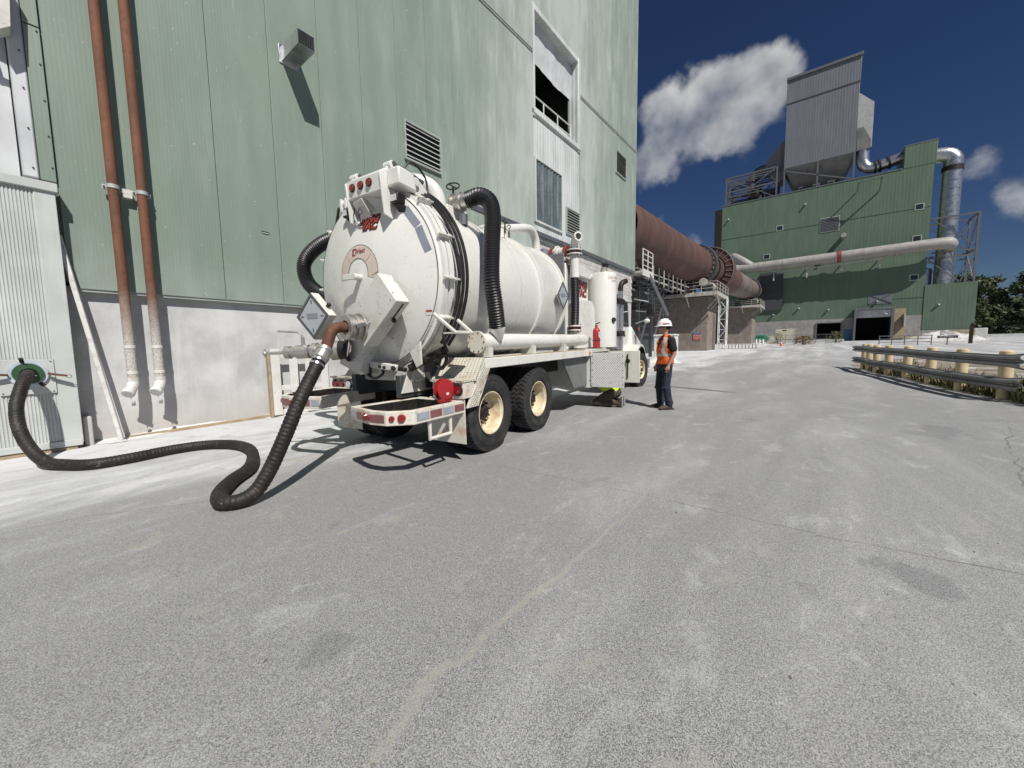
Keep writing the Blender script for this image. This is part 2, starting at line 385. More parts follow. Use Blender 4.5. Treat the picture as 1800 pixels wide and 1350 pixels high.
M['rustpipe'] = rusty('rusty_downpipe', (.205, .088, .047), (.125, .055, .033), (.55, .54, .50), 2.2)
def kilnmat(name, base, dark):
    m, nt, p = NM(name); t = NT(nt)
    c = t.mix(t.ramp(t.noise(.5, 6, .65, t.map((2.2, .6, .6))), .3, .7), dark, base)
    c = t.mix(t.m('MULTIPLY', t.ramp(t.noise(1.2, 6, .7, t.map((3, .3, .3))), .5, .75), .4), c, tuple(q*.55 for q in dark))
    t.put(p.inputs['Base Color'], c); p.inputs['Roughness'].default_value = .75
    t.put(p.inputs['Normal'], t.bump(t.noise(3, 5, .7), .2, .05)); return m
M['kiln'] = kilnmat('rusty_kiln_shell', (.120, .062, .047), (.070, .036, .029))
M['kiln_grey'] = kilnmat('scaled_kiln_shell', (.22, .19, .17), (.10, .06, .05))
M['dark_void'] = mat('dark_interior', (.03, .03, .03), .9, 0, .2, 2)
M['void_box'] = mat('unlit_interior_sheet', (.05, .05, .05), .9, 0, .2, 2)
M['louver'] = mat('pale_louver_blade', (.42, .45, .42), .5, .2, .1, 4)
M['glass'] = mat('dark_window_glass', (.03, .035, .04), .08, 0, .1, 2)
M['tarp'] = mat('limed_tarpaulin', (.56, .57, .58), .6, 0, .1, 1.5, (.35, .36, .37), .5, 2, streak=True)
M['pane'] = mat('grey_corrugated_sheet', (.15, .19, .19), .3, .4, .15, 2, (.55, .57, .57), .6, 3, streak=True)
M['plenum'] = mat('pale_plenum_sheet', (.44, .44, .43), .5, .15, .12, 1.2, (.3, .29, .27), .4, 1.5, streak=True)
M['hopper'] = mat('dull_hopper_steel', (.17, .165, .155), .6, .1, .15, .8, (.09, .08, .07), .5, .7)
M['yellow'] = mat('yellow_paint', (.62, .47, .06), .5, 0, .1, 3)
M['yellow_pale'] = mat('faded_yellow_post_paint', (.60, .49, .30), .6, 0, .1, 4, (.35, .27, .16), .5, 5, bump=.15)
M['wood'] = mat('weathered_timber', (.36, .28, .18), .8, 0, .2, 6)
M['white_wood'] = mat('white_painted_boards', (.70, .69, .66), .6, 0, .06, 3, (.4, .3, .22), .4, 6)
M['cord'] = mat('lime_white_pole', (.68, .67, .64), .6, 0, .06, 4, (.3, .25, .2), .5, 9)
M['green_steel'] = mat('green_flange_paint', (.03, .085, .035), .5, 0, .2, 8)
M['bluewhite'] = mat('pale_blue_flange_paint', (.50, .56, .62), .5, 0, .1, 8)
M['skin'] = mat('skin', (.42, .23, .16), .5, 0, .08, 20)
M['orange'] = mat('orange_safety_fabric', (.72, .115, .018), .75, 0, .12, 14, bump=.3, bscale=18)
M['silver_tape'] = mat('silver_vest_tape', (.46, .47, .47), .35, .2, .1, 14)
M['black_cloth'] = mat('black_cotton', (.012, .012, .013), .9, 0, .2, 14)
M['denim'] = mat('dark_blue_denim', (.013, .018, .032), .85, 0, .3, 9, (.045, .065, .10), .35, 7, bump=.3, bscale=22)
M['brown_cloth'] = mat('brown_work_trousers', (.065, .052, .036), .85, 0, .25, 9, bump=.4, bscale=20)
M['hivis'] = mat('lime_yellow_safety_fabric', (.55, .75, .03), .7, 0, .1, 12, bump=.4, bscale=18)
M['boot'] = mat('brown_work_boot', (.055, .036, .026), .65, 0, .2, 20)
M['sole'] = mat('grey_boot_sole', (.30, .29, .28), .8, 0, .2, 25, bump=.4, bscale=60)
M['helmet'] = mat('white_helmet_shell', (.80, .80, .79), .25, 0, .03, 10, coat=.4)
M['hair'] = mat('dark_hair', (.018, .013, .010), .7, 0, .3, 40)
M['green_machine'] = mat('teal_machine_paint', (.04, .21, .13), .45, 0, .15, 3)
M['tan_box'] = mat('tan_trailer_paint', (.50, .47, .36), .55, 0, .1, 2)
M['blue'] = mat('blue_panel_paint', (.06, .13, .26), .5, 0, .15, 3)
M['sign_blue'] = mat('sign_navy', (.06, .09, .16), .5, 0, .1, 9)
M['sign_red'] = mat('sign_red', (.40, .08, .07), .5, 0, .1, 9)
M['sign_white'] = mat('sign_white', (.7, .7, .7), .5, 0, .05, 9)
M['cone'] = mat('orange_cone', (.62, .13, .05), .6, 0, .1, 9)
M['bark'] = mat('tree_bark', (.10, .08, .065), .9, 0, .2, 6)
def leafmat(name, a, b):
    m, nt, p = NM(name); t = NT(nt)
    oi = t.n('ShaderNodeObjectInfo').outputs['Random']
    c = t.mix(t.ramp(t.noise(.9, 4, .7), .3, .7), a, b)
    c = t.mix(t.m('MULTIPLY', oi, .45), c, tuple(q*.6 for q in a))
    t.put(p.inputs['Base Color'], c); p.inputs['Roughness'].default_value = .6
    return m
M['leaf'] = leafmat('dark_leaf', (.030, .050, .018), (.075, .10, .030))
M['weed'] = leafmat('weed_leaf', (.075, .09, .03), (.17, .15, .06))
M['dry'] = leafmat('dry_weed', (.16, .10, .045), (.26, .19, .09))

# ------------------------------------------------------------------ ground
def ground_material():
    m, nt, p = NM('limed_asphalt'); t = NT(nt); t.dims = '2D'; x, y, z = t.sep(); P = t.pos()
    flat = t.n('ShaderNodeCombineXYZ'); t.put(flat.inputs[0], x); t.put(flat.inputs[1], y); F2 = flat.outputs[0]
    g1 = t.vor(320, F2).outputs['Color']; gs = t.n('ShaderNodeSeparateColor'); t.l.new(g1, gs.inputs[0])
    g2 = t.noise(150, 2, .7, F2)
    agg = t.m('ADD', t.m('MULTIPLY', gs.outputs[0], .55), t.m('MULTIPLY', g2, .75))
    fade = t.ramp(t.n('ShaderNodeCameraData').outputs['View Distance'], 2, 14, 1, .0) if False else None
    c = t.mix(t.ramp(agg, .28, 1.0), (.105, .106, .107), (.425, .425, .422))
    c = t.mix(t.m('MULTIPLY', t.ramp(gs.outputs[1], .955, .985), .75), c, (.03, .03, .03))
    # broad patches of settled lime, drawn out along the driving direction
    rd = t.map((.35, 1.2, 1), (0, 0, math.radians(-8)), F2)
    d1 = t.noise(.55, 5, .68, rd, .4); d2 = t.noise(2.6, 5, .7, t.map((.55, 1, 1), (0, 0, .1), F2), .3); d3 = t.noise(.16, 4, .6, F2)
    near_wall = t.ramp(t.m('ADD', y, t.m('MULTIPLY', t.m('SUBTRACT', d1, .5), 4.5)), 3.6, 7.4)
    far = t.ramp(t.m('ADD', x, t.m('MULTIPLY', t.m('SUBTRACT', d3, .5), 16)), 13, 40)
    dust = t.m('ADD', t.m('MULTIPLY', t.ramp(d1, .38, .78), .24), t.m('MULTIPLY', t.ramp(d2, .56, .74), .24))
    dust = t.m('ADD', dust, t.m('MULTIPLY', near_wall, t.ramp(d2, .25, .62, .62, 1)))
    dust = t.m('ADD', dust, t.m('MULTIPLY', far, t.ramp(t.noise(.9, 4, .65, t.map((.07, 1.0, 1), (0, 0, math.radians(-12)), F2)), .36, .64, .22, .62)))
    sm = t.noise(7, 3, .7, F2, .5)
    dust = t.m('ADD', dust, t.m('MULTIPLY', t.ramp(sm, .66, .76), .25), clamp=True)
    keep = t.ramp(gs.outputs[0], .05, .35, .55, 1)
    c = t.mix(t.m('MULTIPLY', t.m('MULTIPLY', dust, keep), .92), c, t.mix(t.ramp(d1, .3, .7), (.58, .585, .59), (.73, .73, .725)))
    # tan silt lying in the cracks and in small patches
    wn_ = t.n('ShaderNodeTexNoise', noise_dimensions='2D'); t.l.new(F2, wn_.inputs['Vector']); wn_.inputs['Scale'].default_value = 1.9; wn_.inputs['Detail'].default_value = 4
    wc = t.n('ShaderNodeSeparateColor'); t.l.new(wn_.outputs['Color'], wc.inputs[0])
    def seg(ax, ay, bx, by, w, wob=.10, ws=1.7):
        wx = t.m('MULTIPLY_ADD', t.m('SUBTRACT', wc.outputs[0], .5), wob*2, x); wy = t.m('MULTIPLY_ADD', t.m('SUBTRACT', wc.outputs[1], .5), wob*2, y)
        L = math.hypot(bx-ax, by-ay); ux, uy = (bx-ax)/L, (by-ay)/L
        dx, dy = t.m('SUBTRACT', wx, ax), t.m('SUBTRACT', wy, ay)
        al = t.m('ADD', t.m('MULTIPLY', dx, ux), t.m('MULTIPLY', dy, uy)); ac = t.m('ABSOLUTE', t.m('SUBTRACT', t.m('MULTIPLY', dy, ux), t.m('MULTIPLY', dx, uy)))
        return t.m('MULTIPLY', t.ramp(ac, w, w*.35), t.m('MULTIPLY', t.m('GREATER_THAN', al, 0), t.m('LESS_THAN', al, L)))
    silt = None
    for q in SILT:
        s = seg(*q); silt = s if silt is None else t.m('MAXIMUM', silt, s)
    pt = t.m('MULTIPLY', t.ramp(t.noise(2.4, 4, .62, t.map((1, 1, 1), vec=F2, loc=(3, 7, 0))), .665, .71), .55)
    dk_ = t.m('MULTIPLY', t.ramp(t.noise(1.7, 4, .62, t.map((1, 1, 1), vec=F2, loc=(13, 2, 0))), .67, .74), .24)
    brk = t.ramp(t.m('ADD', d2, t.m('MULTIPLY', sm, .5)), .50, .80, .3, .8)
    silt = t.m('MAXIMUM', t.m('MULTIPLY', silt, brk), pt)
    c = t.mix(t.m('MULTIPLY', silt, t.ramp(g2, .3, .6, .5, .95)), c, (.37, .345, .30))
    c = t.mix(dk_, c, (.12, .12, .122))
    crk = None
    for q in CRACKS:
        s = seg(*q); crk = s if crk is None else t.m('MAXIMUM', crk, s)
    c = t.mix(t.m('MULTIPLY', crk, t.ramp(d2, .35, .6, .15, .7)), c, (.10, .095, .088))
    # oily patches, and a long narrow dark strip beside the truck front
    dark_marks = None
    for (ox, oy, rx, ry, a, k, na_) in DARK_MARKS:
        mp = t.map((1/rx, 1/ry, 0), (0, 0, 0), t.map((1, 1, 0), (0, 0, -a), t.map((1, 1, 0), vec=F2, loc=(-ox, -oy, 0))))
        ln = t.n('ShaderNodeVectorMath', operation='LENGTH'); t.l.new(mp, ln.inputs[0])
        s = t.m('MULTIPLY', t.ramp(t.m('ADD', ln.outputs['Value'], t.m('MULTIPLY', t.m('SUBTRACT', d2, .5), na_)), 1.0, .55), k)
        dark_marks = s if dark_marks is None else t.m('MAXIMUM', dark_marks, s)
    c = t.mix(dark_marks, c, t.mix(agg, (.04, .042, .046), (.11, .112, .12)))
    t.put(p.inputs['Base Color'], c)
    t.put(p.inputs['Roughness'], t.m('ADD', .82, t.m('MULTIPLY', dust, .1)))
    h = t.m('ADD', t.m('MULTIPLY', agg, .6), t.m('MULTIPLY', sm, .35))
    t.put(p.inputs['Normal'], t.bump(h, .55, .006)); return m
SILT = [(.45, 1.12, 1.05, 1.24, .034), (1.05, 1.24, 1.75, 1.23, .030), (1.75, 1.23, 2.2, 1.18, .026), (2.2, 1.18, 3.1, 1.18, .020), (3.1, 1.18, 3.56, 1.16, .016), (1.9, 5.55, 2.9, 4.6, .10, .3, 3.0)]
CRACKS = [(3.43, 2.9, 3.5, 1.4, .007, .04), (3.5, 1.4, 3.5, -.1, .008, .04), (3.47, -.1, 3.6, -1.4, .011, .05), (3.6, -1.4, 3.9, -3.4, .012, .05), (5.6, -1.6, 9, -2.4, .012, .12), (6.4, 4.0, 9.5, -1.9, .007, .1), (-.9, 5.35, .25, 5.12, .010, .05), (.25, 5.12, 1.2, 4.45, .008, .05)]
DARK_MARKS = [(3.16, -.58, .20, .17, .6, .32, 3.4), (.82, 1.80, .12, .10, 0, .30, 2.5), (11.9, 2.7, .15, 1.75, math.radians(-20.6), .85, .5), (8.2, -1.5, .6, .35, 0, .25, 3)]  # the longest entry is a narrow dark strip on the asphalt
def build_ground():
    xs = [-420, -200, -100, -60, -40, -25] + list(range(-15, 126, 5)) + [140, 170, 220, 300, 450, 800, 1500]
    ys = [-1500, -800, -450, -300, -200, -120, -80, -60, -40, -30, -20, -10, 0, 10, 20, 40, 80, 150, 300, 600, 1200]
    b = MB(); n = len(ys)
    b.v = [(x, y, gz(x, y)) for x in xs for y in ys]
    b.f = [(i*n+j, (i+1)*n+j, (i+1)*n+j+1, i*n+j+1) for i in range(len(xs)-1) for j in range(n-1)]
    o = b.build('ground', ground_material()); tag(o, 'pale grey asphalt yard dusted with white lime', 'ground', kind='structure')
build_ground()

# ------------------------------------------------------------------ near building
YW = 9.15
bld = empty('plant_building', 'tall pale green sided plant building beside the vacuum truck', 'building')
bld.location = (10, YW, 0)
INV = Matrix.Translation((-10, -YW, 0))
def bpart(b, name, m, parent=None, **k):
    me_o = b.build(name, m, None, **k)
    me_o.data.transform(INV); me_o.parent = parent or bld; return me_o
XR = 24.75
b = MB()
for (x0, x1, z0, z1) in [(-9, -1.4, 2.6, 27), (-1.4, .46, 2.6, 3.9), (.46, 13.46, 2.6, 27), (17.28, XR-.02, 6.0, 27), (13.46, 17.28, 14.72, 27), (13.46, 17.28, 6.0, 10.9)]: b.box(x0, x1, YW+.06, YW+.35, z0, z1)
bpart(b, 'wall_core', M['green'])
b = MB().box(-9, 13.0, YW+.36, 26, -.5, 27).box(13.0, 17.6, 15, 26, -.5, 27).box(17.6, XR-.03, YW+.36, 26, -.5, 27).box(13.0, 17.6, YW+.36, 15, -.5, 10.6).box(13.0, 17.6, YW+.36, 15, 15, 27)
bpart(b, 'building_mass', M['void_box'])
# concrete plinth and the block wall further along
bpart(MB().box(-9, 10.0, YW+.13, YW+.34, -.6, 2.52), 'concrete_plinth', M['concrete'])
bpart(MB().box(-9, 10.0, YW+.02, YW+.12, 2.46, 2.53), 'drip_trim', M['louver'])
bpart(MB().box(10.0, XR-.02, YW+.16, YW+.34, -.3, 6.2), 'block_backing', M['block'])
bpart(MB().box(9.6, XR+.02, YW-.03, YW+.3, 6.12, 6.3), 'base_trim', M['steel_grey'], bevel=.01)
bm_ = MB().box(-.193, .193, 0, .05, -.093, .093).mesh('block', 0); bm_.materials.append(M['block'])
for r in range(9):
    for c in range(19):
        xx = 17.3+.4*c+(.2 if r % 2 else 0)
        if xx > XR-.25: continue
        o = link('block', bm_, None, bld); o.location = (xx-10, .11+rnd.uniform(-.004, .004), 4.42+.2*r)
# siding panels, 1.06 m sheets with a break line at the girt
seams = [.62, 1.60] + [2.66+1.06*k for k in range(10)] + [13.44]
cols = [(a_, b_) for a_, b_ in zip(seams, seams[1:])]
right = [17.3, 18.1] + [18.1+1.06*k for k in range(1, 6)] + [XR-.03]
def girt(x): return 13.0+.036*(x-10.9)
def panel(x0, x1, z0, z1, z0b=None, z1b=None, m='green', y=YW, th=.05):
    z0b = z0 if z0b is None else z0b; z1b = z1 if z1b is None else z1b; g = .0045
    x0 += g; x1 -= g
    v = [(x0,y,z0),(x1,y,z0b),(x1,y+th,z0b),(x0,y+th,z0),(x0,y,z1),(x1,y,z1b),(x1,y+th,z1b),(x0,y+th,z1)]
    b = MB().add(v, [(0,3,2,1),(4,5,6,7),(0,1,5,4),(1,2,6,5),(2,3,7,6),(3,0,4,7)])
    return bpart(b, 'siding_panel', M[m], smooth=0, bevel=.006)
for (x0, x1) in cols:
    panel(x0, x1, 2.5, girt(x0), None, girt(x1)); panel(x0, x1, girt(x0)+.03, 27, girt(x1)+.03, 27)
for (x0, x1) in zip(right, right[1:]):
    panel(x0, x1, 6.28, girt(x0)+.05, None, girt(x1)+.05); panel(x0, x1, girt(x0)+.08, 27, girt(x1)+.08, 27)
for (x0, x1) in [(13.46, 14.6), (14.6, 15.9), (15.9, 17.28)]: panel(x0, x1, 14.78, 27)
for (x0, x1) in [(-9, -4), (-4, -1.4)]: panel(x0, x1, 4.05, 27)
b = MB()
for (x0, x1) in [(.62, 13.4), (17.34, XR)]:
    o_ = .05 if x0 > 10 else 0
    for dz in (-.045, .045): b.beam((x0, YW-.015, girt(x0)+.015+o_+dz), (x1, YW-.015, girt(x1)+.015+o_+dz), .035, .03)
bpart(b, 'girt_trim', M['louver'])
bpart(MB().box(XR-.03, XR+.03, YW-.03, YW+.4, 6.3, 27), 'corner_trim', M['louver'])
# big opening with roof-high tarp and guard rail
bpart(MB().box(13.40, 13.52, YW-.06, YW+.5, 10.7, 14.85).box(17.10, 17.32, YW-.06, YW+.5, 10.7, 14.85).box(13.52, 17.10, YW-.05, YW+.5, 14.64, 14.84).box(13.40, 17.32, YW-.10, YW+.5, 10.78, 10.98), 'opening_frame', M['white_siding'], bevel=.015)
b = MB(); nx = 24
for j, zz in enumerate((14.66, 14.1, 13.6, 13.15)):
    for i in range(nx+1):
        x = 13.5+3.62*i/nx; w = .03*math.sin(i*.9)+.02*math.sin(i*2.1+j); b.v.append((x, YW+.30+w*.35+(.10 if j > 1 else 0), zz+(.05*math.sin(i*.3) if j == 3 else 0)))
b.f = [(j*(nx+1)+i, j*(nx+1)+i+1, (j+1)*(nx+1)+i+1, (j+1)*(nx+1)+i) for j in range(3) for i in range(nx)]
bpart(b, 'tarpaulin', M['tarp'])
rl = bpart(MB().cyl((13.5, YW+.35, 11.85), (17.1, YW+.35, 11.95), .03, n=8).cyl((13.5, YW+.35, 11.4), (17.1, YW+.35, 11.5), .03, n=8), 'guard_rail', M['cord'])
for x in (13.6, 14.75, 15.9, 17.05): bpart(MB().cyl((x, YW+.35, 10.95), (x, YW+.35, 11.9), .03, n=8), 'rail_post', M['cord'])
# limed panel below the opening, corrugated window sheet
for (x0, x1) in [(13.46, 14.5), (14.5, 15.62), (15.62, 16.4), (16.4, 17.28)]: panel(x0, x1, 6.28, 10.78, m='white_siding')
def corrug(x0, x1, z0, z1, y, pitch, depth, n=6):
    b = MB(); N = int((x1-x0)/pitch*n)
    for i in range(N+1):
        x = x0+(x1-x0)*i/N; yy = y-depth*max(-.6, min(.6, math.sin(2*PI*(x-x0)/pitch)))/.6
        b.v += [(x, yy, z0), (x, yy, z1)]
    b.f = [(2*i, 2*i+2, 2*i+3, 2*i+1) for i in range(N)]; return b
w = bpart(corrug(13.52, 15.56, 6.7, 9.08, YW-.03, .25, .018), 'window_sheet', M['pane'])
bpart(MB().box(13.44, 13.52, YW-.08, YW-.001, 6.62, 9.16).box(15.56, 15.64, YW-.08, YW-.001, 6.62, 9.16).box(13.52, 15.56, YW-.08, YW-.001, 9.08, 9.16).box(13.52, 15.56, YW-.08, YW-.001, 6.62, 6.7), 'window_frame', M['white_siding'], parent=None)
def louver(x0, x1, z0, z1, n):
    lv = bpart(MB().box(x0-.05, x0, YW-.07, YW-.002, z0-.05, z1+.05).box(x1, x1+.05, YW-.07, YW-.002, z0-.05, z1+.05).box(x0, x1, YW-.07, YW-.002, z1, z1+.05).box(x0, x1, YW-.07, YW-.002, z0-.05, z0), 'louver_frame', M['louver'])
    q = bpart(MB().box(x0, x1, YW-.012, YW-.003, z0, z1), 'louver_backing', M['inkblack'], parent=lv)
    for i in range(n):
        z = z0+(z1-z0)*(i+.5)/n
        bpart(MB().add([(x0, YW-.068, z-.022), (x1, YW-.068, z-.022), (x1, YW-.02, z+.028), (x0, YW-.02, z+.028), (x0, YW-.068, z-.010), (x1, YW-.068, z-.010), (x1, YW-.02, z+.040), (x0, YW-.02, z+.040)],
            [(0,3,2,1),(4,5,6,7),(0,1,5,4),(1,2,6,5),(2,3,7,6),(3,0,4,7)]), 'louver_blade', M['louver'], parent=lv, smooth=0)
louver(7.12, 8.36, 6.80, 7.75, 7); louver(16.05, 17.22, 6.75, 7.85, 9); louver(21.65, 23.05, 11.35, 12.5, 8)
# left of the downpipes: tall opening hung with limed sheets, green reveal boards
bpart(MB().box(-1.4, .46, YW+.31, YW+.35, 3.9, 27), 'opening_back', M['white_siding'])
b = corrug(-.60, -.02, 4.06, 9.0, YW+.18, .5, .05); bpart(b, 'hanging_sheet', M['tarp'])
bpart(corrug(-1.35, -.7, 4.06, 9.0, YW+.25, .6, .05), 'hanging_sheet', M['tarp'])
bpart(MB().prism([(.05, YW+.2, 4.06), (.28, YW+.2, 4.06), (.30, YW+.2, 9), (.10, YW+.2, 9)], (0, .02, 0)), 'hanging_sheet', M['tarp'])
bpart(MB().box(.30, .455, YW-.02, YW+.30, 4.06, 12), 'opening_jamb', M['tarp'], bevel=.02)
for (z0, z1) in [(4.05, 6.2), (6.22, 9.5)]: bpart(MB().box(.46, .615, YW-.045, YW+.04, z0, z1), 'jamb_cover', M['green'], bevel=.006)
b = MB()
for z in (4.25, 4.7, 5.2, 5.7, 6.15): b.sph((.585, YW-.05, z), .012, 6, 4)
for z in (4.2, 4.75, 5.3, 5.8): b.sph((.40, YW-.03, z), .012, 6, 4)
bpart(b, 'cladding_screws', M['steel_dark'])['kind'] = 'stuff'
ra = bpart(MB().beam((-1.4, YW-.25, 6.60), (.30, YW-.25, 6.25), .05, .06).beam((-1.4, YW-.25, 6.25), (.20, YW-.25, 5.95), .05, .05).beam((-.12, YW-.25, 6.7), (-.02, YW-.25, 5.95), .04, .05), 'canopy_bracket', M['steel_dark'])
bpart(MB().prism([(.0, YW-.3, 6.6), (.38, YW-.3, 6.6), (.34, YW-.3, 5.95), (.20, YW-.3, 5.82), (.12, YW-.3, 6.05)], (0, .26, 0)), 'bracket_plate', M['white_dirty'])
# annex: low corrugated box that the suction hose plugs into
AY = 8.93
an = bpart(corrug(-2.6, .36, .10, 3.84, AY, .034, .006, 6), 'annex_sheet', M['annex'])
bpart(MB().box(.36, .57, AY-.015, YW, .10, 3.93), 'annex_corner_board', M['annex'], bevel=.008)
bpart(MB().box(-2.6, .60, AY-.05, YW, 3.84, 3.97), 'annex_cap', M['annex'], bevel=.01)
bpart(MB().box(-2.6, .56, AY-.02, AY+.03, .06, .16), 'annex_foot_board', M['annex'], bevel=.01)
bpart(MB().box(-2.6, .50, AY-.0, AY+.1, -.04, .05), 'annex_sill', M['wood'])
pt_ = bpart(MB().box(-.16, .36, AY-.030, AY-.012, .90, 1.40), 'hose_port_plate', M['annex'], bevel=.004)
b = MB()
for x in (-.13, .08, .33):
    for z in (.93, 1.37): b.sph((x, AY-.032, z), .010, 6, 4)
bpart(b, 'port_screws', M['steel_grey'], parent=pt_)['kind'] = 'stuff'
bpart(MB().box(.585, .69, YW-.10, YW+.12, -.1, .48), 'plinth_stub', M['concrete'], bevel=.02)

# ------------------------------------------------------------------ downpipes, duct, pole, rack
def downpipe(x, label):
    e = empty('downpipe', label, 'pipe', 'rusty downpipes on the green wall'); yy = YW-.19
    e.location = (x, yy, 0)
    MB().cyl((0, 0, 1.0), (0, 0, 14), .068, n=20).build('shaft', M['rustpipe'], e)
    b = MB()
    for z in (1.55, 1.12): b.lathe([(0, .068), (.004, .075), (.05, .075), (.054, .068)], (0, 0, z), (0, 0, 1), 20)
    b.build('joint_band', M['white_dirty'], e)
    pth = catmull([(0, 0, 1.06), (0, 0, .98), (-.035, -.05, .89), (-.10, -.13, .80)], 5)
    MB().tube(pth, [.078 if i < 4 else .076 for i in range(len(pth))], 20).build('elbow', M['cord'], e)
    b = MB(); d = (pth[-1]-pth[-3]).normalized()
    b.lathe([(-.05, .077), (-.05, .088), (-.01, .088), (.0, .08), (.0, .06)], pth[-1], d, 20); b.build('outlet_collar', M['cord'], e)
    MB().lathe([(0, .062), (-.02, .062), (-.02, 0)], pth[-1], d, 20).build('outlet_cap', M['steel_dark'], e)
    b = MB().tube([pth[-1]+V((.04, .02, 0)), pth[-1]+V((.05, .03, -.05)), pth[-1]+V((.035, .03, -.09))], .006, 6)
    b.build('chain', M['alu'], e)
    b = MB().box(.0, .05, -.12, -.10, .60, .66).torus((.025, -.11, .665), (0, 1, 0), .017, .005, 12, 5, 0, 2*PI); b.v = [(v[0]-.06, v[1], v[2]) for v in b.v]
    b.build('padlock', M['alu'], e, bevel=.004)
    # clamp strap
    b = MB().lathe([(-.03, .068), (-.03, .078), (.03, .078), (.03, .068)], (0, 0, 4.13), (0, 0, 1), 22)
    b.build('clamp_strap', M['louver'], e)
    return e
downpipe(1.195, 'rusty downpipe nearer the white annex, with limed lower end'); downpipe(1.535, 'rusty downpipe further from the annex, nearer the truck')
e = empty('pipe_bracket', 'white steel bracket bar clamping the two rusty downpipes', 'bracket'); e.location = (1.37, YW-.10, 4.13)
MB().box(-.29, .29, -.012, .012, -.035, .035).box(-.06, .06, -.01, .10, -.10, .035).build('bar', M['white_dirty'], e, bevel=.004)
b = MB()
for x in (-.27, -.085, .075, .27): b.cyl((x, -.05, 0), (x, -.012, 0), .016, n=6)
b.build('bolt', M['steel_grey'], e)
e = empty('exhaust_duct', 'square metal exhaust duct with mesh end jutting from green wall', 'duct'); e.location = (4.15, YW, 7.75)
b = MB(); w, h, L = .165, .14, .78
b.add([(-w,0,-h),(w,0,-h),(w,0,h),(-w,0,h),(-w,-L,-h),(w,-L,-h),(w,-L,h),(-w,-L,h)], [(0,1,5,4),(1,2,6,5),(2,3,7,6),(3,0,4,7)])
o = b.build('duct_shell', M['galv'], e, smooth=0); q = o.modifiers.new('sheet', 'SOLIDIFY'); q.thickness = .012
MB().box(-w+.012, w-.012, -L+.16, -L+.17, -h+.012, h-.012).build('duct_back', M['inkblack'], e)
b = MB()
for i in range(9): b.cyl((-w+.02+i*(2*w-.04)/8, -L+.01, -h+.01), (-w+.02+i*(2*w-.04)/8, -L+.01, h-.01), .004, n=5)
for i in range(7): b.cyl((-w+.01, -L+.01, -h+.02+i*(2*h-.04)/6), (w-.01, -L+.01, -h+.02+i*(2*h-.04)/6), .004, n=5)
b.build('mesh_grille', M['steel_grey'], e)
MB().box(-w-.05, w+.05, -.02, -.002, -h-.05, h+.05).build('wall_flange', M['galv'], e, bevel=.004)
e = empty('leaning_pole', 'white lime-coated pole leaning against the concrete wall', 'pole'); e.location = (.98, 8.92, gz(1))
MB().beam((0, 0, .03), (-.42, .14, 3.25), .065, .065).build('pole', M['cord'], e, bevel=.012)
MB().box(-.16, .06, -.05, .05, 0, .035).build('foot', M['cord'], e, bevel=.01)
# white slatted rack
e = empty('slatted_rack', 'white slatted board rack standing against the concrete wall', 'rack'); e.location = (3.30, 9.12, gz(3.3))
for x in (.02, .38, .72, 1.06): MB().box(x, x+.17, -.12, -.085, .04, 1.46).build('slat', M['white_wood'], e, bevel=.006)
for z in (.03, .56, 1.26): MB().box(.02, 1.22, -.083, -.03, z, z+.11).build('cross_rail', M['white_wood'], e, bevel=.006)
for x in (-.03, 1.2): MB().box(x, x+.045, -.10, .02, 0, 1.40).build('side_post', M['wood'], e, bevel=.006)
o = MB().beam((1.1, 9.18, gz(1)+.02), (3.3, 9.16, gz(3.2)+.03), .07, .05).build('floor_batten', M['wood']); tag(o, 'thin weathered batten lying along foot of concrete wall', 'batten')

# ------------------------------------------------------------------ vacuum truck (local axes: x forward, y left, z up from the yard)
psi = math.radians(6.3)
tf = V((math.cos(psi), math.sin(psi), .02*math.cos(psi))).normalized(); tn = V((-.02, 0, 1)).normalized(); tl = tn.cross(tf)
TM = Matrix(((tf.x, tl.x, tn.x, 3.76), (tf.y, tl.y, tn.y, 4.56), (tf.z, tl.z, tn.z, .0752), (0, 0, 0, 1)))
trk = empty('vacuum_truck', 'white vacuum tanker truck with large round tank and black side hoses', 'truck', mat=TM)
def tp(b, name, m='white', parent=None, **k): return b.build(name, M[m], parent or trk, **k)
TC, TR = 2.29, 1.07            # tank centre height and shell radius
XA = (1, 0, 0)
def dish(y, z): return -.80-.23*max(0, 1-(y*y+(z-TC)**2)/1.21)
# --- chassis
for s in (-1, 1): tp(MB().box(-.9, 9.3, s*.43-.045, s*.43+.045, .80, 1.08), 'frame_rail', 'steel_dark', bevel=.01)
b = MB()
for x in (-.5, .7, 2.0, 3.3, 5.0, 6.5): b.box(x-.05, x+.05, -.38, .38, .84, 1.04)
tp(b, 'cross_members', 'steel_dark')
for x in (0, 1.37): tp(MB().cyl((x, -.9, .52), (x, .9, .52), .09, n=14).sph((x, 0, .52), (.2, .24, .22)), 'drive_axle', 'grease')
tp(MB().cyl((8.0, -.95, .52), (8.0, .95, .52), .06, n=10), 'steer_axle', 'grease')
for s in (-1, 1):
    tp(MB().beam((-.35, s*.5, .72), (1.7, s*.5, .72), .1, .14), 'suspension_beam', 'grease')
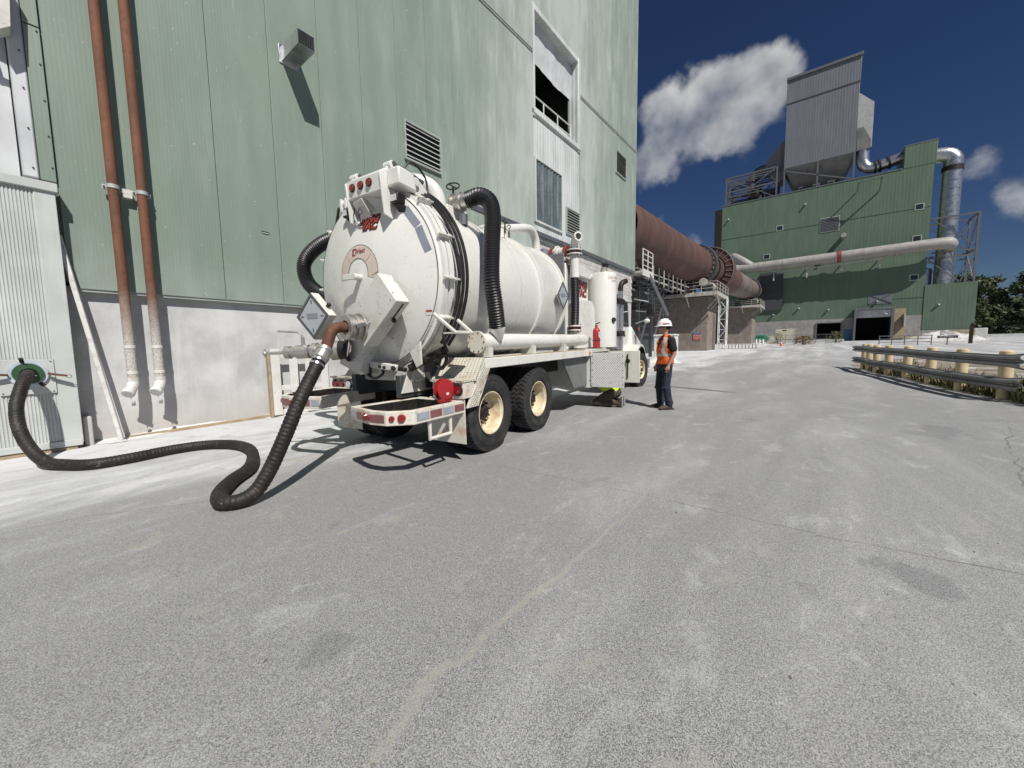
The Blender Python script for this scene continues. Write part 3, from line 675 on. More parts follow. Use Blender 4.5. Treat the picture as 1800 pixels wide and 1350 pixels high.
# --- wheels
def tyre_mesh():
    b = MB(); prof = [(-.115, .285), (-.135, .31), (-.148, .36), (-.152, .42), (-.142, .475), (-.128, .502), (-.118, .508), (.118, .508), (.128, .502), (.142, .475), (.152, .42), (.148, .36), (.135, .31), (.115, .285)]
    b.lathe(prof, (0, 0, 0), (0, 1, 0), 56)
    for r_ in (.315, .44): b.torus((0, -.144 if r_ < .4 else -.151, 0), (0, 1, 0), r_, .004, 48, 5)
    N = 46
    for j, (y0, y1) in enumerate([(-.134, -.084), (-.076, -.032), (-.024, .024), (.032, .076), (.084, .134)]):
        for k in range(N):
            a0 = 2*PI*(k+.08+(j % 2)*.5)/N; a1 = 2*PI*(k+.84+(j % 2)*.5)/N; sk = .035*(1 if j % 2 else -1)
            vs = []
            edge = j in (0, 4)
            for rr in (.495, .526):
                for (yy, aa) in ((y0, a0), (y1, a0+sk), (y1, a1+sk), (y0, a1)):
                    r2 = rr-(.010 if edge and rr > .5 and abs(yy) > .13 else 0)
                    vs.append((r2*math.cos(aa), yy, r2*math.sin(aa)))
            b.add(vs, [(4,5,6,7),(0,1,5,4),(1,2,6,5),(2,3,7,6),(3,0,4,7)])
    return b.mesh('tyre', 30)
TYRE = tyre_mesh(); TYRE.materials.append(M['tyre'])
def rim_deep():
    b = MB().lathe([(-.118, .292), (-.132, .290), (-.132, .276), (-.112, .270), (-.10, .256), (-.02, .248), (.035, .236), (.048, .205), (.05, .15), (.046, .112)], (0,0,0), (0,1,0), 40)
    return b.mesh('rim', 35)
def hub_deep():
    b = MB().lathe([(.05, .112), (.02, .112), (.0, .105), (-.02, .075), (-.035, .07), (-.04, .0)], (0,0,0), (0,1,0), 20)
    for k in range(10):
        a = 2*PI*k/10; b.cyl((.145*math.cos(a), .048, .145*math.sin(a)), (.145*math.cos(a), .005, .145*math.sin(a)), .017, n=6)
    return b.mesh('hub', 35)
def rim_front():
    b = MB().lathe([(-.118, .292), (-.132, .290), (-.132, .276), (-.112, .268), (-.095, .255), (-.06, .245), (-.075, .22), (-.10, .17), (-.108, .11), (-.125, .105), (-.13, .06), (-.13, 0)], (0,0,0), (0,1,0), 40)
    return b.mesh('rim', 35)
def hub_front():
    b = MB()
    for k in range(10):
        a = 2*PI*k/10; b.cyl((.145*math.cos(a), -.10, .145*math.sin(a)), (.145*math.cos(a), -.135, .145*math.sin(a)), .018, n=6)
    for k in range(10):
        a = 2*PI*(k+.5)/10; b.cyl((.215*math.cos(a), -.055, .215*math.sin(a)), (.215*math.cos(a), -.084, .215*math.sin(a)), .021, n=8)
    b.cyl((0, -.12, 0), (0, -.165, 0), .05, .045, n=16)
    return b.mesh('hub', 35)
RD, HD, RF, HF = rim_deep(), hub_deep(), rim_front(), hub_front()
RD.materials.append(M['cream']); HD.materials.append(M['grease']); RF.materials.append(M['cream']); HF.materials.append(M['grease'])
def wheel(x, y, side, rm, hm, steer=0):
    e = empty('wheel'); e.parent = trk; e.location = (x, y, .523); e.rotation_euler = (0, rnd.uniform(0, 3), (0 if side < 0 else PI)+steer)
    e.rotation_mode = 'YZX'
    link('tyre', TYRE, None, e); link('rim', rm, None, e); link('hub', hm, None, e)
for x in (0, 1.37):
    for s in (-1, 1): wheel(x, s*1.075, s, RD, HD); wheel(x, s*.745, -s, RD, HD)
wheel(8.0, -1.21, -1, RF, HF, math.radians(-9)); wheel(7.95, 1.02, 1, RF, HF)
# --- tank
prof = [(-.66, TR)]
tk = tp(MB().lathe([(-.62, TR), (2.86, TR), (2.93, TR-.02), (3.05, TR-.18), (3.15, TR-.45), (3.2, TR-.8), (3.21, 0)], (0, 0, TC), XA, 72), 'tank_shell', 'white')
for x in (.52, 1.80, 2.80):
    tp(MB().lathe([(x-.035, TR-.005), (x-.035, TR+.035), (x+.035, TR+.035), (x+.035, TR-.005)], (0, 0, TC), XA, 72), 'tank_band', 'white', smooth=30, parent=tk)
tp(MB().lathe([(x, TR+.002) for x in (1.12, 1.135)], (0, 0, TC), XA, 72), 'weld_seam', 'white_dirty', parent=tk)
fl = tp(MB().lathe([(-.60, TR-.01), (-.60, TR+.085), (-.68, TR+.085), (-.68, TR+.02), (-.695, TR+.02), (-.695, TR+.08), (-.76, TR+.08), (-.765, TR+.02)], (0, 0, TC), XA, 80), 'door_flange', 'white', smooth=30)
hd = tp(MB().lathe([(-.755, TR+.035), (-.80, TR+.03)] + [(-.80-.23*(1-q*q/1.21), q) for q in (1.09, 1.06, 1.0, .92, .8, .65, .5, .35, .2, .1, .0)], (0, 0, TC), XA, 80), 'rear_door', 'white')
tp(MB().lathe([(-.79, 1.088), (-.803, 1.092), (-.812, 1.086)], (0, 0, TC), XA, 80), 'door_seal', 'black', parent=hd)
# flange clamps with bolts along the right side
for a in (20, -4, -26, 46, 62, 200, 180, 160, 140, 225):
    c, s_ = math.cos(math.radians(a)), math.sin(math.radians(a)); r_ = TR+.10
    p = V((-.685, -r_*c, TC+r_*s_)); d = V((0, -c, s_)); t_ = V((0, s_, c))
    b = MB().beam(p+V((-.10, 0, 0)), p+V((.10, 0, 0)), .035, .05, d).cyl(p+V((-.11, 0, 0))+d*.03, p+V((.13, 0, 0))+d*.03, .014, n=8)
    for dx in (-.05, .05): b.beam(p+V((dx, 0, 0))-d*.03, p+V((dx, 0, 0))+d*.05, .045, .03, t_)
    tp(b, 'door_clamp', 'white_dirty', bevel=.004)
def on_dish(pts, off=.004): return [(dish(y, z)-off, y, z) for (y, z) in pts]
def dish_patch(fn, nu, nv, off=.004):
    b = MB(); b.v = [(dish(*fn(i/nu, j/nv))-off, *fn(i/nu, j/nv)) for j in range(nv+1) for i in range(nu+1)]
    b.f = [(j*(nu+1)+i, j*(nu+1)+i+1, (j+1)*(nu+1)+i+1, (j+1)*(nu+1)+i) for j in range(nv) for i in range(nu)]; return b
# grey reflective strips on the door
def strip(y0, z0, y1, z1, w):
    d = V((y1-y0, z1-z0)); n = V((-d.y, d.x)).normalized()*w/2
    return lambda u, v: (y0+d.x*u+n.x*(2*v-1), z0+d.y*u+n.y*(2*v-1))
tp(dish_patch(strip(-.66, 3.045, -.845, 2.82, .085), 6, 2), 'reflective_strip', 'slate', parent=hd)
tp(dish_patch(strip(-.855, 2.805, -.985, 2.515, .085), 6, 2), 'reflective_strip', 'slate', parent=hd)
# valve-position decal
def arc(r0, r1, a0, a1, cy=.02, cz=2.35): return lambda u, v: (cy-(r0+(r1-r0)*v)*math.cos(a0+(a1-a0)*u), cz+(r0+(r1-r0)*v)*math.sin(a0+(a1-a0)*u))
R_ = math.radians
for (a0, a1) in ((195, 141), (139, 48), (46, -8)):
    tp(dish_patch(arc(.19, .345, R_(180-a0), R_(180-a1)), 14, 4, .004), 'valve_decal', 'beige', parent=hd)
    tp(dish_patch(arc(.345, .352, R_(180-a0), R_(180-a1)), 14, 1, .005), 'decal_border', 'placard_dark', parent=hd)
    tp(dish_patch(arc(.183, .19, R_(180-a0), R_(180-a1)), 14, 1, .005), 'decal_border', 'placard_dark', parent=hd)
def text_on_dish(txt, size, y, z, m, rot=0, shear=0, offset=0, off=.006, name='lettering'):
    me = text_mesh(txt, size, shear, offset)
    for v in me.vertices:
        X, Y = v.co.x, v.co.y; c, s_ = math.cos(rot), math.sin(rot); X, Y = X*c-Y*s_, X*s_+Y*c
        yy, zz = y-X, z+Y; v.co = (dish(yy, zz)-off, yy, zz)
    return link(name, me, M[m], hd)
text_on_dish('West', .085, -.015, 2.615, 'maroon', .05, .2, .002)
b = dish_patch(lambda u, v: (.095-.0*u+(.028*v), 2.575+.085*u), 3, 2, .0062); tp(b, 'decal_emblem', 'maroon', parent=hd)
tp(dish_patch(lambda u, v: (.12-.075*u, 2.642+.018*v), 3, 2, .0062), 'decal_emblem', 'maroon', parent=hd)
tp(dish_patch(lambda u, v: (.12-.06*u, 2.570+.016*v), 3, 2, .0062), 'decal_emblem', 'maroon', parent=hd)
text_on_dish('CLOSED', .028, -.28, 2.32, 'inkblack', .3); text_on_dish('OPEN', .028, .26, 2.31, 'inkblack', -.2)
# red and black lettering
for (t_, z, sz) in (('KING', 2.985, .125), ('VAC', 2.90, .135)):
    text_on_dish(t_, sz, -.15, z, 'inkblack', -.02, .15, .013, .005); text_on_dish(t_, sz, -.15, z, 'inkred', -.02, .15, .0005, .009)
tp(dish_patch(lambda u, v: (-.90-.085*u, 1.80+.065*v), 2, 2, .004), 'warning_sticker', 'sign_white', parent=hd)
tp(dish_patch(lambda u, v: (-.907-.07*u, 1.835+.022*v), 2, 2, .006), 'warning_sticker', 'inkred', parent=hd)
def TPX(b, name, m='white', parent=None, **k):
    b.v = [(v[0]+.17, v[1]-.16, v[2]+.01) for v in b.v]; return tp(b, name, m, parent, **k)
# --- lift bracket over the door
for y, zb in ((.27, 2.93), (-.34, 2.92)):
    pl_ = TPX(MB().prism([(-1.08, y, zb), (-1.20, y, zb+.03), (-1.24, y, 3.40), (-1.16, y, 3.46), (-1.02, y, 3.46), (-.66, y, 3.42), (-.66, y, 3.26), (-.98, y, 3.18), (-1.0, y, zb+.12)], (0, -.022, 0)), 'bracket_plate', 'white', bevel=.005)
    TPX(MB().prism([(-1.16, y-.02, 3.43), (-1.10, y-.02, 3.53), (-1.03, y-.02, 3.53), (-.98, y-.02, 3.43)], (0, .04, 0)).cyl((-1.07, y-.06, 3.52), (-1.07, y+.06, 3.52), .05, n=16), 'lifting_lug', 'white', bevel=.006)
    TPX(MB().cyl((-1.06, y-.075, 3.54), (-1.06, y-.055, 3.54), .024, n=10).tube(catmull([(-1.06, y-.07, 3.52), (-.9, y-.08, 3.50), (-.62, y-.08, 3.46)], 4), .028, 8), 'lift_cylinder_rod', 'steel_grey')
bx_ = TPX(MB().prism([(-1.21, -.34, 3.22), (-1.22, -.34, 3.42), (-1.14, -.34, 3.48), (-.72, -.34, 3.44), (-.72, -.34, 3.24), (-1.10, -.34, 3.20)], (0, .60, 0)), 'light_beam', 'white', bevel=.01)
for y in (.15, .0, -.15):
    l_ = TPX(MB().cyl((-1.205, y, 3.335), (-1.24, y, 3.335), .042, .038, n=20), 'marker_lamp', 'lens')
    TPX(MB().torus((-1.222, y, 3.335), XA, .042, .008, 20, 6), 'lamp_ring', 'black', parent=l_)
TPX(MB().prism([(-.90, -.36, 3.44), (-1.14, -.36, 3.46), (-1.14, -.36, 3.26), (-.86, -.36, 3.24)], (0, -.20, 0)), 'hinge_box', 'white', bevel=.02)
TPX(MB().prism([(-1.24, .14, 3.15), (-1.24, -.02, 3.18), (-1.08, -.02, 2.98), (-1.08, .14, 2.96)], (0.01, 0, .01)).prism([(-1.20, -.02, 3.21), (-1.06, -.22, 3.19), (-1.05, -.16, 3.0)], (.012, 0, .012)), 'camera_bracket', 'white_dirty', bevel=.004)
TPX(MB().torus((-1.20, .06, 3.06), (-1, .1, -.2), .035, .006, 18, 6), 'camera_ring', 'placard_dark')
TPX(MB().tube(catmull([(-1.2, .16, 3.12), (-1.18, .21, 3.0), (-1.12, .17, 2.93), (-1.16, .14, 3.05)], 5), .006, 6), 'pull_cable', 'steel_dark')
for y in (-.46, .42):
    w_ = TPX(MB().box(-1.14, -1.02, y-.06, y+.06, 3.07, 3.18).prism([(-1.1, y-.05, 3.07), (-1.02, y-.05, 2.98), (-.98, y-.05, 3.07)], (0, .1, 0)), 'work_lamp', 'black', bevel=.012)
    TPX(MB().box(-1.150, -1.142, y-.04, y+.04, 3.09, 3.16), 'work_lamp_lens', 'lens_white', parent=w_)
for y in (.62, -.60):
    q = tp(MB().prism([(-.72, y-.05, 3.46), (-.58, y-.05, 3.44), (-.10, y-.05, 3.12), (-.16, y-.05, 3.03), (-.72, y-.05, 3.30)], (0, .04, 0)).prism([(-.72, y+.05, 3.46), (-.58, y+.05, 3.44), (-.10, y+.05, 3.12), (-.16, y+.05, 3.03), (-.72, y+.05, 3.30)], (0, .04, 0)), 'hinge_arm', 'white', bevel=.006)
    tp(MB().cyl((-.66, y-.09, 3.39), (-.66, y+.12, 3.39), .05, n=18), 'hinge_pin', 'white_dirty', parent=q, bevel=.006)
# --- crank handle on the door
tp(MB().cyl((-1.02, -.02, 2.30), (-1.13, -.02, 2.30), .04, n=16).beam((-1.12, -.02, 2.30), (-1.13, .18, 2.305), .02, .07), 'valve_crank', 'white_dirty', bevel=.008)
# --- slanted valve housing with the hose coupling
hA, hB, hC, hD = (V((-1.22, -.56, 2.27)), V((-1.22, -.84, 1.94)), V((-1.22, -.26, 1.45)), V((-1.22, .02, 1.78)))
def hq(s1, s2): return hA+(hB-hA)*s1+(hD-hA)*s2
vb = tp(MB().prism([hA, hD, hC, hB], (.20, 0, 0)), 'valve_housing', 'white_dirty', bevel=.008)
hn = V((0, (hB-hC).y, (hB-hC).z)).normalized()
nB = V((0, (hB-hA).y, (hB-hA).z)).normalized()
tp(MB().beam(hq(1, .05)+nB*.002+V((.12, 0, 0)), hq(1, .34)+nB*.002+V((.12, 0, 0)), .022, .006, nB), 'housing_slot', 'black', parent=vb)
tp(MB().sph(hq(1, .36)+nB*.03+V((.12, 0, 0)), .030), 'slot_knob', 'black', parent=vb)
CP = V((-1.225, -.20, 1.68))
CD = V((-1, .10, -.02)).normalized()
tp(MB().lathe([(0, .165), (.02, .165), (.02, .135), (.07, .135), (.07, .15), (.095, .15), (.095, .125), (.15, .125), (.165, .14), (.185, .14), (.185, .08)], CP, CD, 28), 'hose_coupling', 'alu')
for s in (-1, 1): tp(MB().beam(CP+V((-.16, s*.15, 0)), CP+V((-.05, s*.17, .03)), .03, .04).tube([CP+V((-.05, s*.17, .03)), CP+V((.02, s*.2, .06))], .008, 6), 'cam_lever', 'steel_grey')
# placard beside the housing
def placard(c, n, sz, name='hazard_placard', box=True):
    n = V(n).normalized(); up = V((0, 0, 1)); a = up.cross(n).normalized(); b2 = n.cross(a).normalized()
    D = lambda s_: [c+a*s_, c+b2*s_, c-a*s_, c-b2*s_]
    q = tp(MB().prism([p-n*(.12 if box else .02) for p in D(sz)], n*(.12 if box else .02)), name, 'white_dirty', bevel=.006)
    b = MB(); O1, I1 = D(sz*.97), D(sz*.82)
    for i in range(4): j = (i+1) % 4; b.prism([O1[i]+n*.001, O1[j]+n*.001, I1[j]+n*.001, I1[i]+n*.001], n*.010)
    tp(b, 'placard_frame', 'placard_dark', parent=q)
    tp(MB().prism([p+n*.001 for p in D(sz*.80)], n*.004), 'placard_face', 'placard', parent=q)
    tp(MB().prism([c+a*x_*sz+b2*z_*sz+n*.006 for x_, z_ in ((-.32, -.1), (.32, -.1), (.32, .12), (-.32, .12))], n*.003), 'placard_number_panel', 'slate', parent=q)
    for k in range(4):
        d = (a, b2, -a, -b2)[k]; p = c+d*sz*.52+n*.008; tp(MB().beam(p, p+d*sz*.16, .012, .006, n), 'placard_clip', 'placard_dark', parent=q)
    return q
pq = placard(V((-1.18, .80, 1.87)), (-1, -.12, 0), .31)
tp(MB().sph((-1.08, .58, 2.01), .03).cyl((-1.1, .6, 2.0), (-1.06, .63, 1.98), .012, n=8), 'placard_knob', 'black')
placard(V((2.52, -1.155, 2.30)), (0, -1, 0), .27, box=False)
# --- lower valve with drain pipework
lb = tp(MB().prism([(-1.10, .30, 1.62), (-1.10, -.12, 1.48), (-1.10, .02, 1.10), (-1.10, .42, 1.24)], (.28, 0, 0)), 'drain_housing', 'white_dirty', bevel=.01)
DP = V((-1.10, .18, 1.42)); dd = V((-.55, .83, -.02)).normalized()
tp(MB().lathe([(0, .15), (.03, .15), (.03, .115), (.16, .115)], DP, dd, 24), 'drain_stub', 'black')
tp(MB().lathe([(.12, .12), (.22, .125), (.22, .10), (.40, .09), (.40, .105), (.46, .105), (.46, .075), (.52, .07)], DP, dd, 22), 'drain_reducer', 'alu')
tp(MB().lathe([(.50, .085), (.66, .085), (.66, .065), (.74, .065), (.74, .08), (.80, .08), (.80, .05), (.83, 0)], DP, dd, 20), 'ball_valve', 'alu')
tp(MB().cyl(DP+dd*.58+V((0, 0, .08)), DP+dd*.58+V((0, 0, .18)), .022, n=10).tube(catmull([DP+dd*.58+V((0, 0, .17)), DP+dd*.62+V((0, 0, .24)), DP+dd*.88+V((0, 0, .27))], 5), .013, 8), 'valve_handle', 'alu')
tp(MB().cyl(DP+dd*.8, DP+dd*1.06, .02, n=8).sph(DP+dd*1.06, .03, 8, 6).cyl(DP+dd*1.06+V((0, 0, -.05)), DP+dd*1.06+V((0, 0, .06)), .010, n=6), 'drain_tap', 'alu')
# --- tail hinge, lock mechanism and hydraulics under the door
tp(MB().box(-.75, -.25, -.55, .55, 1.0, 1.24), 'tail_crossmember', 'white_dirty', bevel=.02)
for y_, d_ in ((.5, -.03), (-.5, .03)): tp(MB().prism([(-.9, y_, .86), (-.2, y_, .86), (-.2, y_, 1.25), (-.72, y_, 1.25)], (0, d_, 0)), 'hinge_gusset', 'white_dirty', bevel=.004)
tp(MB().prism([(-.98, .05, 1.19), (-.98, -.48, 1.14), (-.98, -.50, 1.22), (-.98, .05, 1.28)], (.05, 0, 0)), 'lock_arm', 'white_dirty', bevel=.012)
tp(MB().cyl((-1.0, -.46, 1.18), (-.90, -.46, 1.18), .03, n=12).cyl((-1.0, .0, 1.235), (-.90, .0, 1.235), .03, n=12).cyl((-1.0, -.22, 1.2), (-.93, -.22, 1.2), .02, n=10).cyl((-1.0, -.3, 1.19), (-.93, -.3, 1.19), .02, n=10), 'lock_pin', 'grease')
tp(MB().prism([(-.86, -.62, 1.37), (-.86, -.80, 1.50), (-.86, -.80, 1.22), (-.86, -.72, 1.18)], (.03, 0, 0)), 'lock_plate', 'white_dirty', bevel=.006)
tp(MB().cyl((-.80, -.55, 1.17), (-.62, -1.0, 1.40), .05, n=14).cyl((-.82, -.50, 1.15), (-.9, -.2, 1.2), .028, n=10), 'lock_cylinder', 'grease')
tp(MB().tube(catmull([(-.62, -1.02, 1.70), (-.66, -1.0, 1.55), (-.62, -.98, 1.42), (-.66, -1.02, 1.25), (-.64, -.92, 1.16), (-.66, -.84, 1.22)], 6), .022, 8), 'hydraulic_line', 'black')
tp(MB().tube(catmull([(-.95, .15, 1.28), (-.98, .05, 1.12), (-.96, -.08, 1.05), (-.92, -.2, 1.12), (-.9, -.1, 1.24)], 6), .018, 8), 'hydraulic_line', 'black')
tp(MB().tube(catmull([(-.9, .1, 1.3), (-.97, -.02, 1.2), (-.95, .02, 1.08), (-.9, .12, 1.16)], 6), .016, 8), 'hydraulic_line', 'black')
for k in range(3):      # hose bundle following the flange on the right
    pts = [(-.54+.05*k, -(TR+.11+.02*k)*math.cos(R_(a)), TC+(TR+.11+.02*k)*math.sin(R_(a))) for a in range(68, -52, -8)]
    tp(MB().tube(catmull(pts, 3), .021, 8), 'flange_hose', 'black')
tp(MB().tube(catmull([(-.7, -.42, 3.48), (-.52, -.46, 3.72), (-.32, -.5, 3.60), (-.3, -.52, 3.36), (-.35, -.55, 3.2), (-.28, -.62, 3.15)], 6), .014, 7), 'loose_hose', 'black')
tp(MB().tube(catmull([(-.6, -.5, 3.42), (-.45, -.52, 3.52), (-.42, -.55, 3.32), (-.5, -.58, 3.2), (-.3, -.66, 3.1), (-.18, -.62, 3.20)], 6), .016, 7), 'loose_hose', 'black')
tp(MB().cyl((-.18, -.62, 3.20), (-.12, -.6, 3.24), .022, n=8), 'hose_fitting', 'hose_rust')
lp = [(-.85, .55, 3.28), (-.72, .85, 3.05), (-.70, 1.08, 2.6), (-.68, 1.15, 2.2), (-.72, 1.10, 1.98)]
tp(MB().tube(catmull(lp, 8), .018, 7), 'lamp_cable', 'black')
# grab step on the right of the door
tp(MB().tube([(-.95, -1.12, 1.80), (-.80, -1.30, 1.585), (-.50, -1.30, 1.585), (-.56, -1.14, 1.74)], .022, 8), 'grab_step', 'white', smooth=30)
tp(MB().box(-.78, -.50, -1.33, -1.10, 1.575, 1.592), 'step_plate', 'white_dirty')
# --- top pipework
tp(MB().tube(catmull([(-.55, .45, 3.60), (-.25, .30, 3.72), (.05, .10, 3.80), (.22, -.06, 3.76), (.30, -.14, 3.62), (.32, -.16, 3.40), (.32, -.16, 3.2)], 8), .115, 22), 'vapour_elbow', 'white')
tp(MB().lathe([(0, .117), (0, .119), (.01, .119), (.01, .117)], (.32, -.16, 3.42), (0, 0, 1), 24), 'elbow_weld', 'white_dirty')
tp(MB().prism([(-.02, -.60, 3.02), (.42, -.60, 3.02), (.42, -.60, 3.34), (-.02, -.60, 3.34)], (0, .3, 0)), 'valve_box', 'white', bevel=.01)
tp(MB().lathe([(0, .13), (.03, .13), (.03, .10), (.12, .10), (.12, .125), (.16, .125), (.16, .105), (.28, .105)], (.17, -.55, 3.40), (.1, -1, 0), 22), 'inlet_valve', 'alu')
tp(MB().torus((.17, -.56, 3.63), (0, .15, 1), .09, .010, 24, 6).cyl((.17, -.56, 3.45), (.17, -.56, 3.63), .014, n=8).beam((.08, -.56, 3.63), (.26, -.56, 3.63), .012, .012), 'valve_handwheel', 'grease')
tp(MB().cyl((.17, -.72, 3.22), (.17, -.72, 3.08), .06, n=14), 'valve_actuator', 'steel_grey')
def ribbed(path, r, pitch, depth, n=14, k=4):
    P = resample(catmull(path, 16), pitch/k); rr = [r-depth*(.5-.5*math.cos(2*PI*i/k)) for i in range(len(P))]
    return MB().tube(P, rr, n)
tp(ribbed([(.18, -.80, 3.40), (.20, -.98, 3.42), (.22, -1.13, 3.32), (.18, -1.20, 3.10), (.08, -1.24, 2.75), (-.0, -1.27, 2.3), (.05, -1.28, 1.95), (.14, -1.25, 1.66)], .112, .034, .013, 16), 'discharge_hose', 'rubber')
tp(MB().lathe([(0, .112), (.04, .108), (.20, .05), (.20, 0)], (.13, -1.25, 1.68), (.45, .15, -1), 20), 'hose_nozzle', 'white')
tp(ribbed([(.1, .75, 3.22), (-.1, 1.15, 3.22), (-.35, 1.65, 3.12), (-.48, 2.02, 2.85), (-.48, 1.98, 2.5), (-.42, 1.55, 2.2), (-.30, 1.15, 1.95)], .112, .034, .013, 16), 'far_side_hose', 'rubber')
tp(MB().lathe([(0, .30), (.16, .30), (.17, .315), (.20, .315), (.21, .27), (.26, .16), (.27, 0)], (1.78, -.1, TC+TR-.06), (0, 0, 1), 30), 'manway_dome', 'white')
for a in (200, 260, 320, 20, 90):
    p = V((1.78+.33*math.cos(R_(a)), -.1+.33*math.sin(R_(a)), TC+TR+.12))
    tp(MB().cyl(p+V((0, 0, -.12)), p+V((0, 0, .05)), .014, n=8).torus(p+V((0, 0, .085)), (1, .3, 0), .03, .009, 14, 6), 'manway_bolt', 'grease')
tp(MB().tube(catmull([(2.0, -.10, 3.50), (2.15, -.10, 3.58), (2.6, -.10, 3.70), (3.1, -.10, 3.82), (3.35, -.10, 3.80), (3.50, -.10, 3.62), (3.52, -.10, 3.3), (3.52, -.10, 3.0)], 7), .085, 20), 'overflow_pipe', 'white')
# --- right side pipe, deck and fender
tp(MB().cyl((-.14, -1.12, 1.47), (3.55, -1.12, 1.47), .115, n=24), 'side_tube', 'white')
tp(MB().lathe([(0, 0), (0, .145), (.04, .145), (.04, .115)], (-.18, -1.12, 1.47), XA, 28), 'tube_end_cap', 'white_rust')
b = MB()
for k in range(10):
    a = 2*PI*k/10; b.cyl((-.187, -1.12+.125*math.cos(a), 1.47+.125*math.sin(a)), (-.18, -1.12+.125*math.cos(a), 1.47+.125*math.sin(a)), .01, n=6)
tp(b, 'cap_bolts', 'hose_rust')['kind'] = 'stuff'
tp(MB().lathe([(0, .115), (.10, .115), (.16, .09), (.18, 0)], (3.55, -1.12, 1.47), XA, 20), 'tube_front_cap', 'white')
for x in (-.02, 1.2, 2.4): tp(MB().prism([(x-.05, -1.24, 1.27), (x+.05, -1.24, 1.27), (x+.05, -1.24, 1.40), (x-.05, -1.24, 1.40)], (0, .22, 0)), 'tube_saddle', 'white_dirty')
DW = 1.27
tp(MB().box(-.20, 4.75, -DW, -.55, 1.235, 1.255), 'deck_plate', 'white_dirty')
tp(MB().box(-.20, 4.75, .55, DW, 1.235, 1.255), 'deck_plate', 'white_dirty')
for s in (-1, 1):
    y0, y1 = (-DW-.004, -DW+.03) if s < 0 else (DW-.03, DW+.004)
    tp(MB().box(-.20, 3.75, y0, y1, 1.13, 1.262), 'deck_side_rail', 'white', bevel=.008)
    tp(MB().prism([(-.20, y0, 1.262), (-.20, y0, 1.13), (-.10, y0, 1.13), (-.38, y0, .68), (-.60, y0, .68)], (0, y1-y0, 0)), 'fender_side', 'diamond', bevel=.004)
    tp(MB().prism([(-.20, s*.55, 1.262), (-.20, s*DW, 1.262), (-.44, s*DW, .99), (-.44, s*.55, .99)], (-.012, 0, .012)), 'fender_slope', 'diamond')
    tp(MB().add([(.60, s*DW, .70), (.60, s*.5, .70)], []) if False else MB().box(-.55, 2.2, s*.56-.01, s*.56+.01, .9, 1.24), 'wheel_arch_liner', 'steel_dark')
tp(MB().beam((-.05, -1.20, 1.262), (3.5, -1.20, 1.275), .05, .02), 'deck_reflector_strip', 'wood')
tp(MB().cyl((3.60, -DW-.02, 1.19), (3.60, -DW-.005, 1.19), .035, n=16), 'side_marker', 'amber')
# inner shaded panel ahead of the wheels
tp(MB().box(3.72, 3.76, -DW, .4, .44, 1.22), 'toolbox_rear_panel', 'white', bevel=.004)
tp(MB().prism([(2.35, -1.16, 1.22), (3.72, -1.16, 1.22), (3.72, -1.16, .50), (3.0, -1.16, .50)], (0, .02, 0)), 'fender_front_panel', 'grey_and_shade')  # dark grey carries the shade below the deck
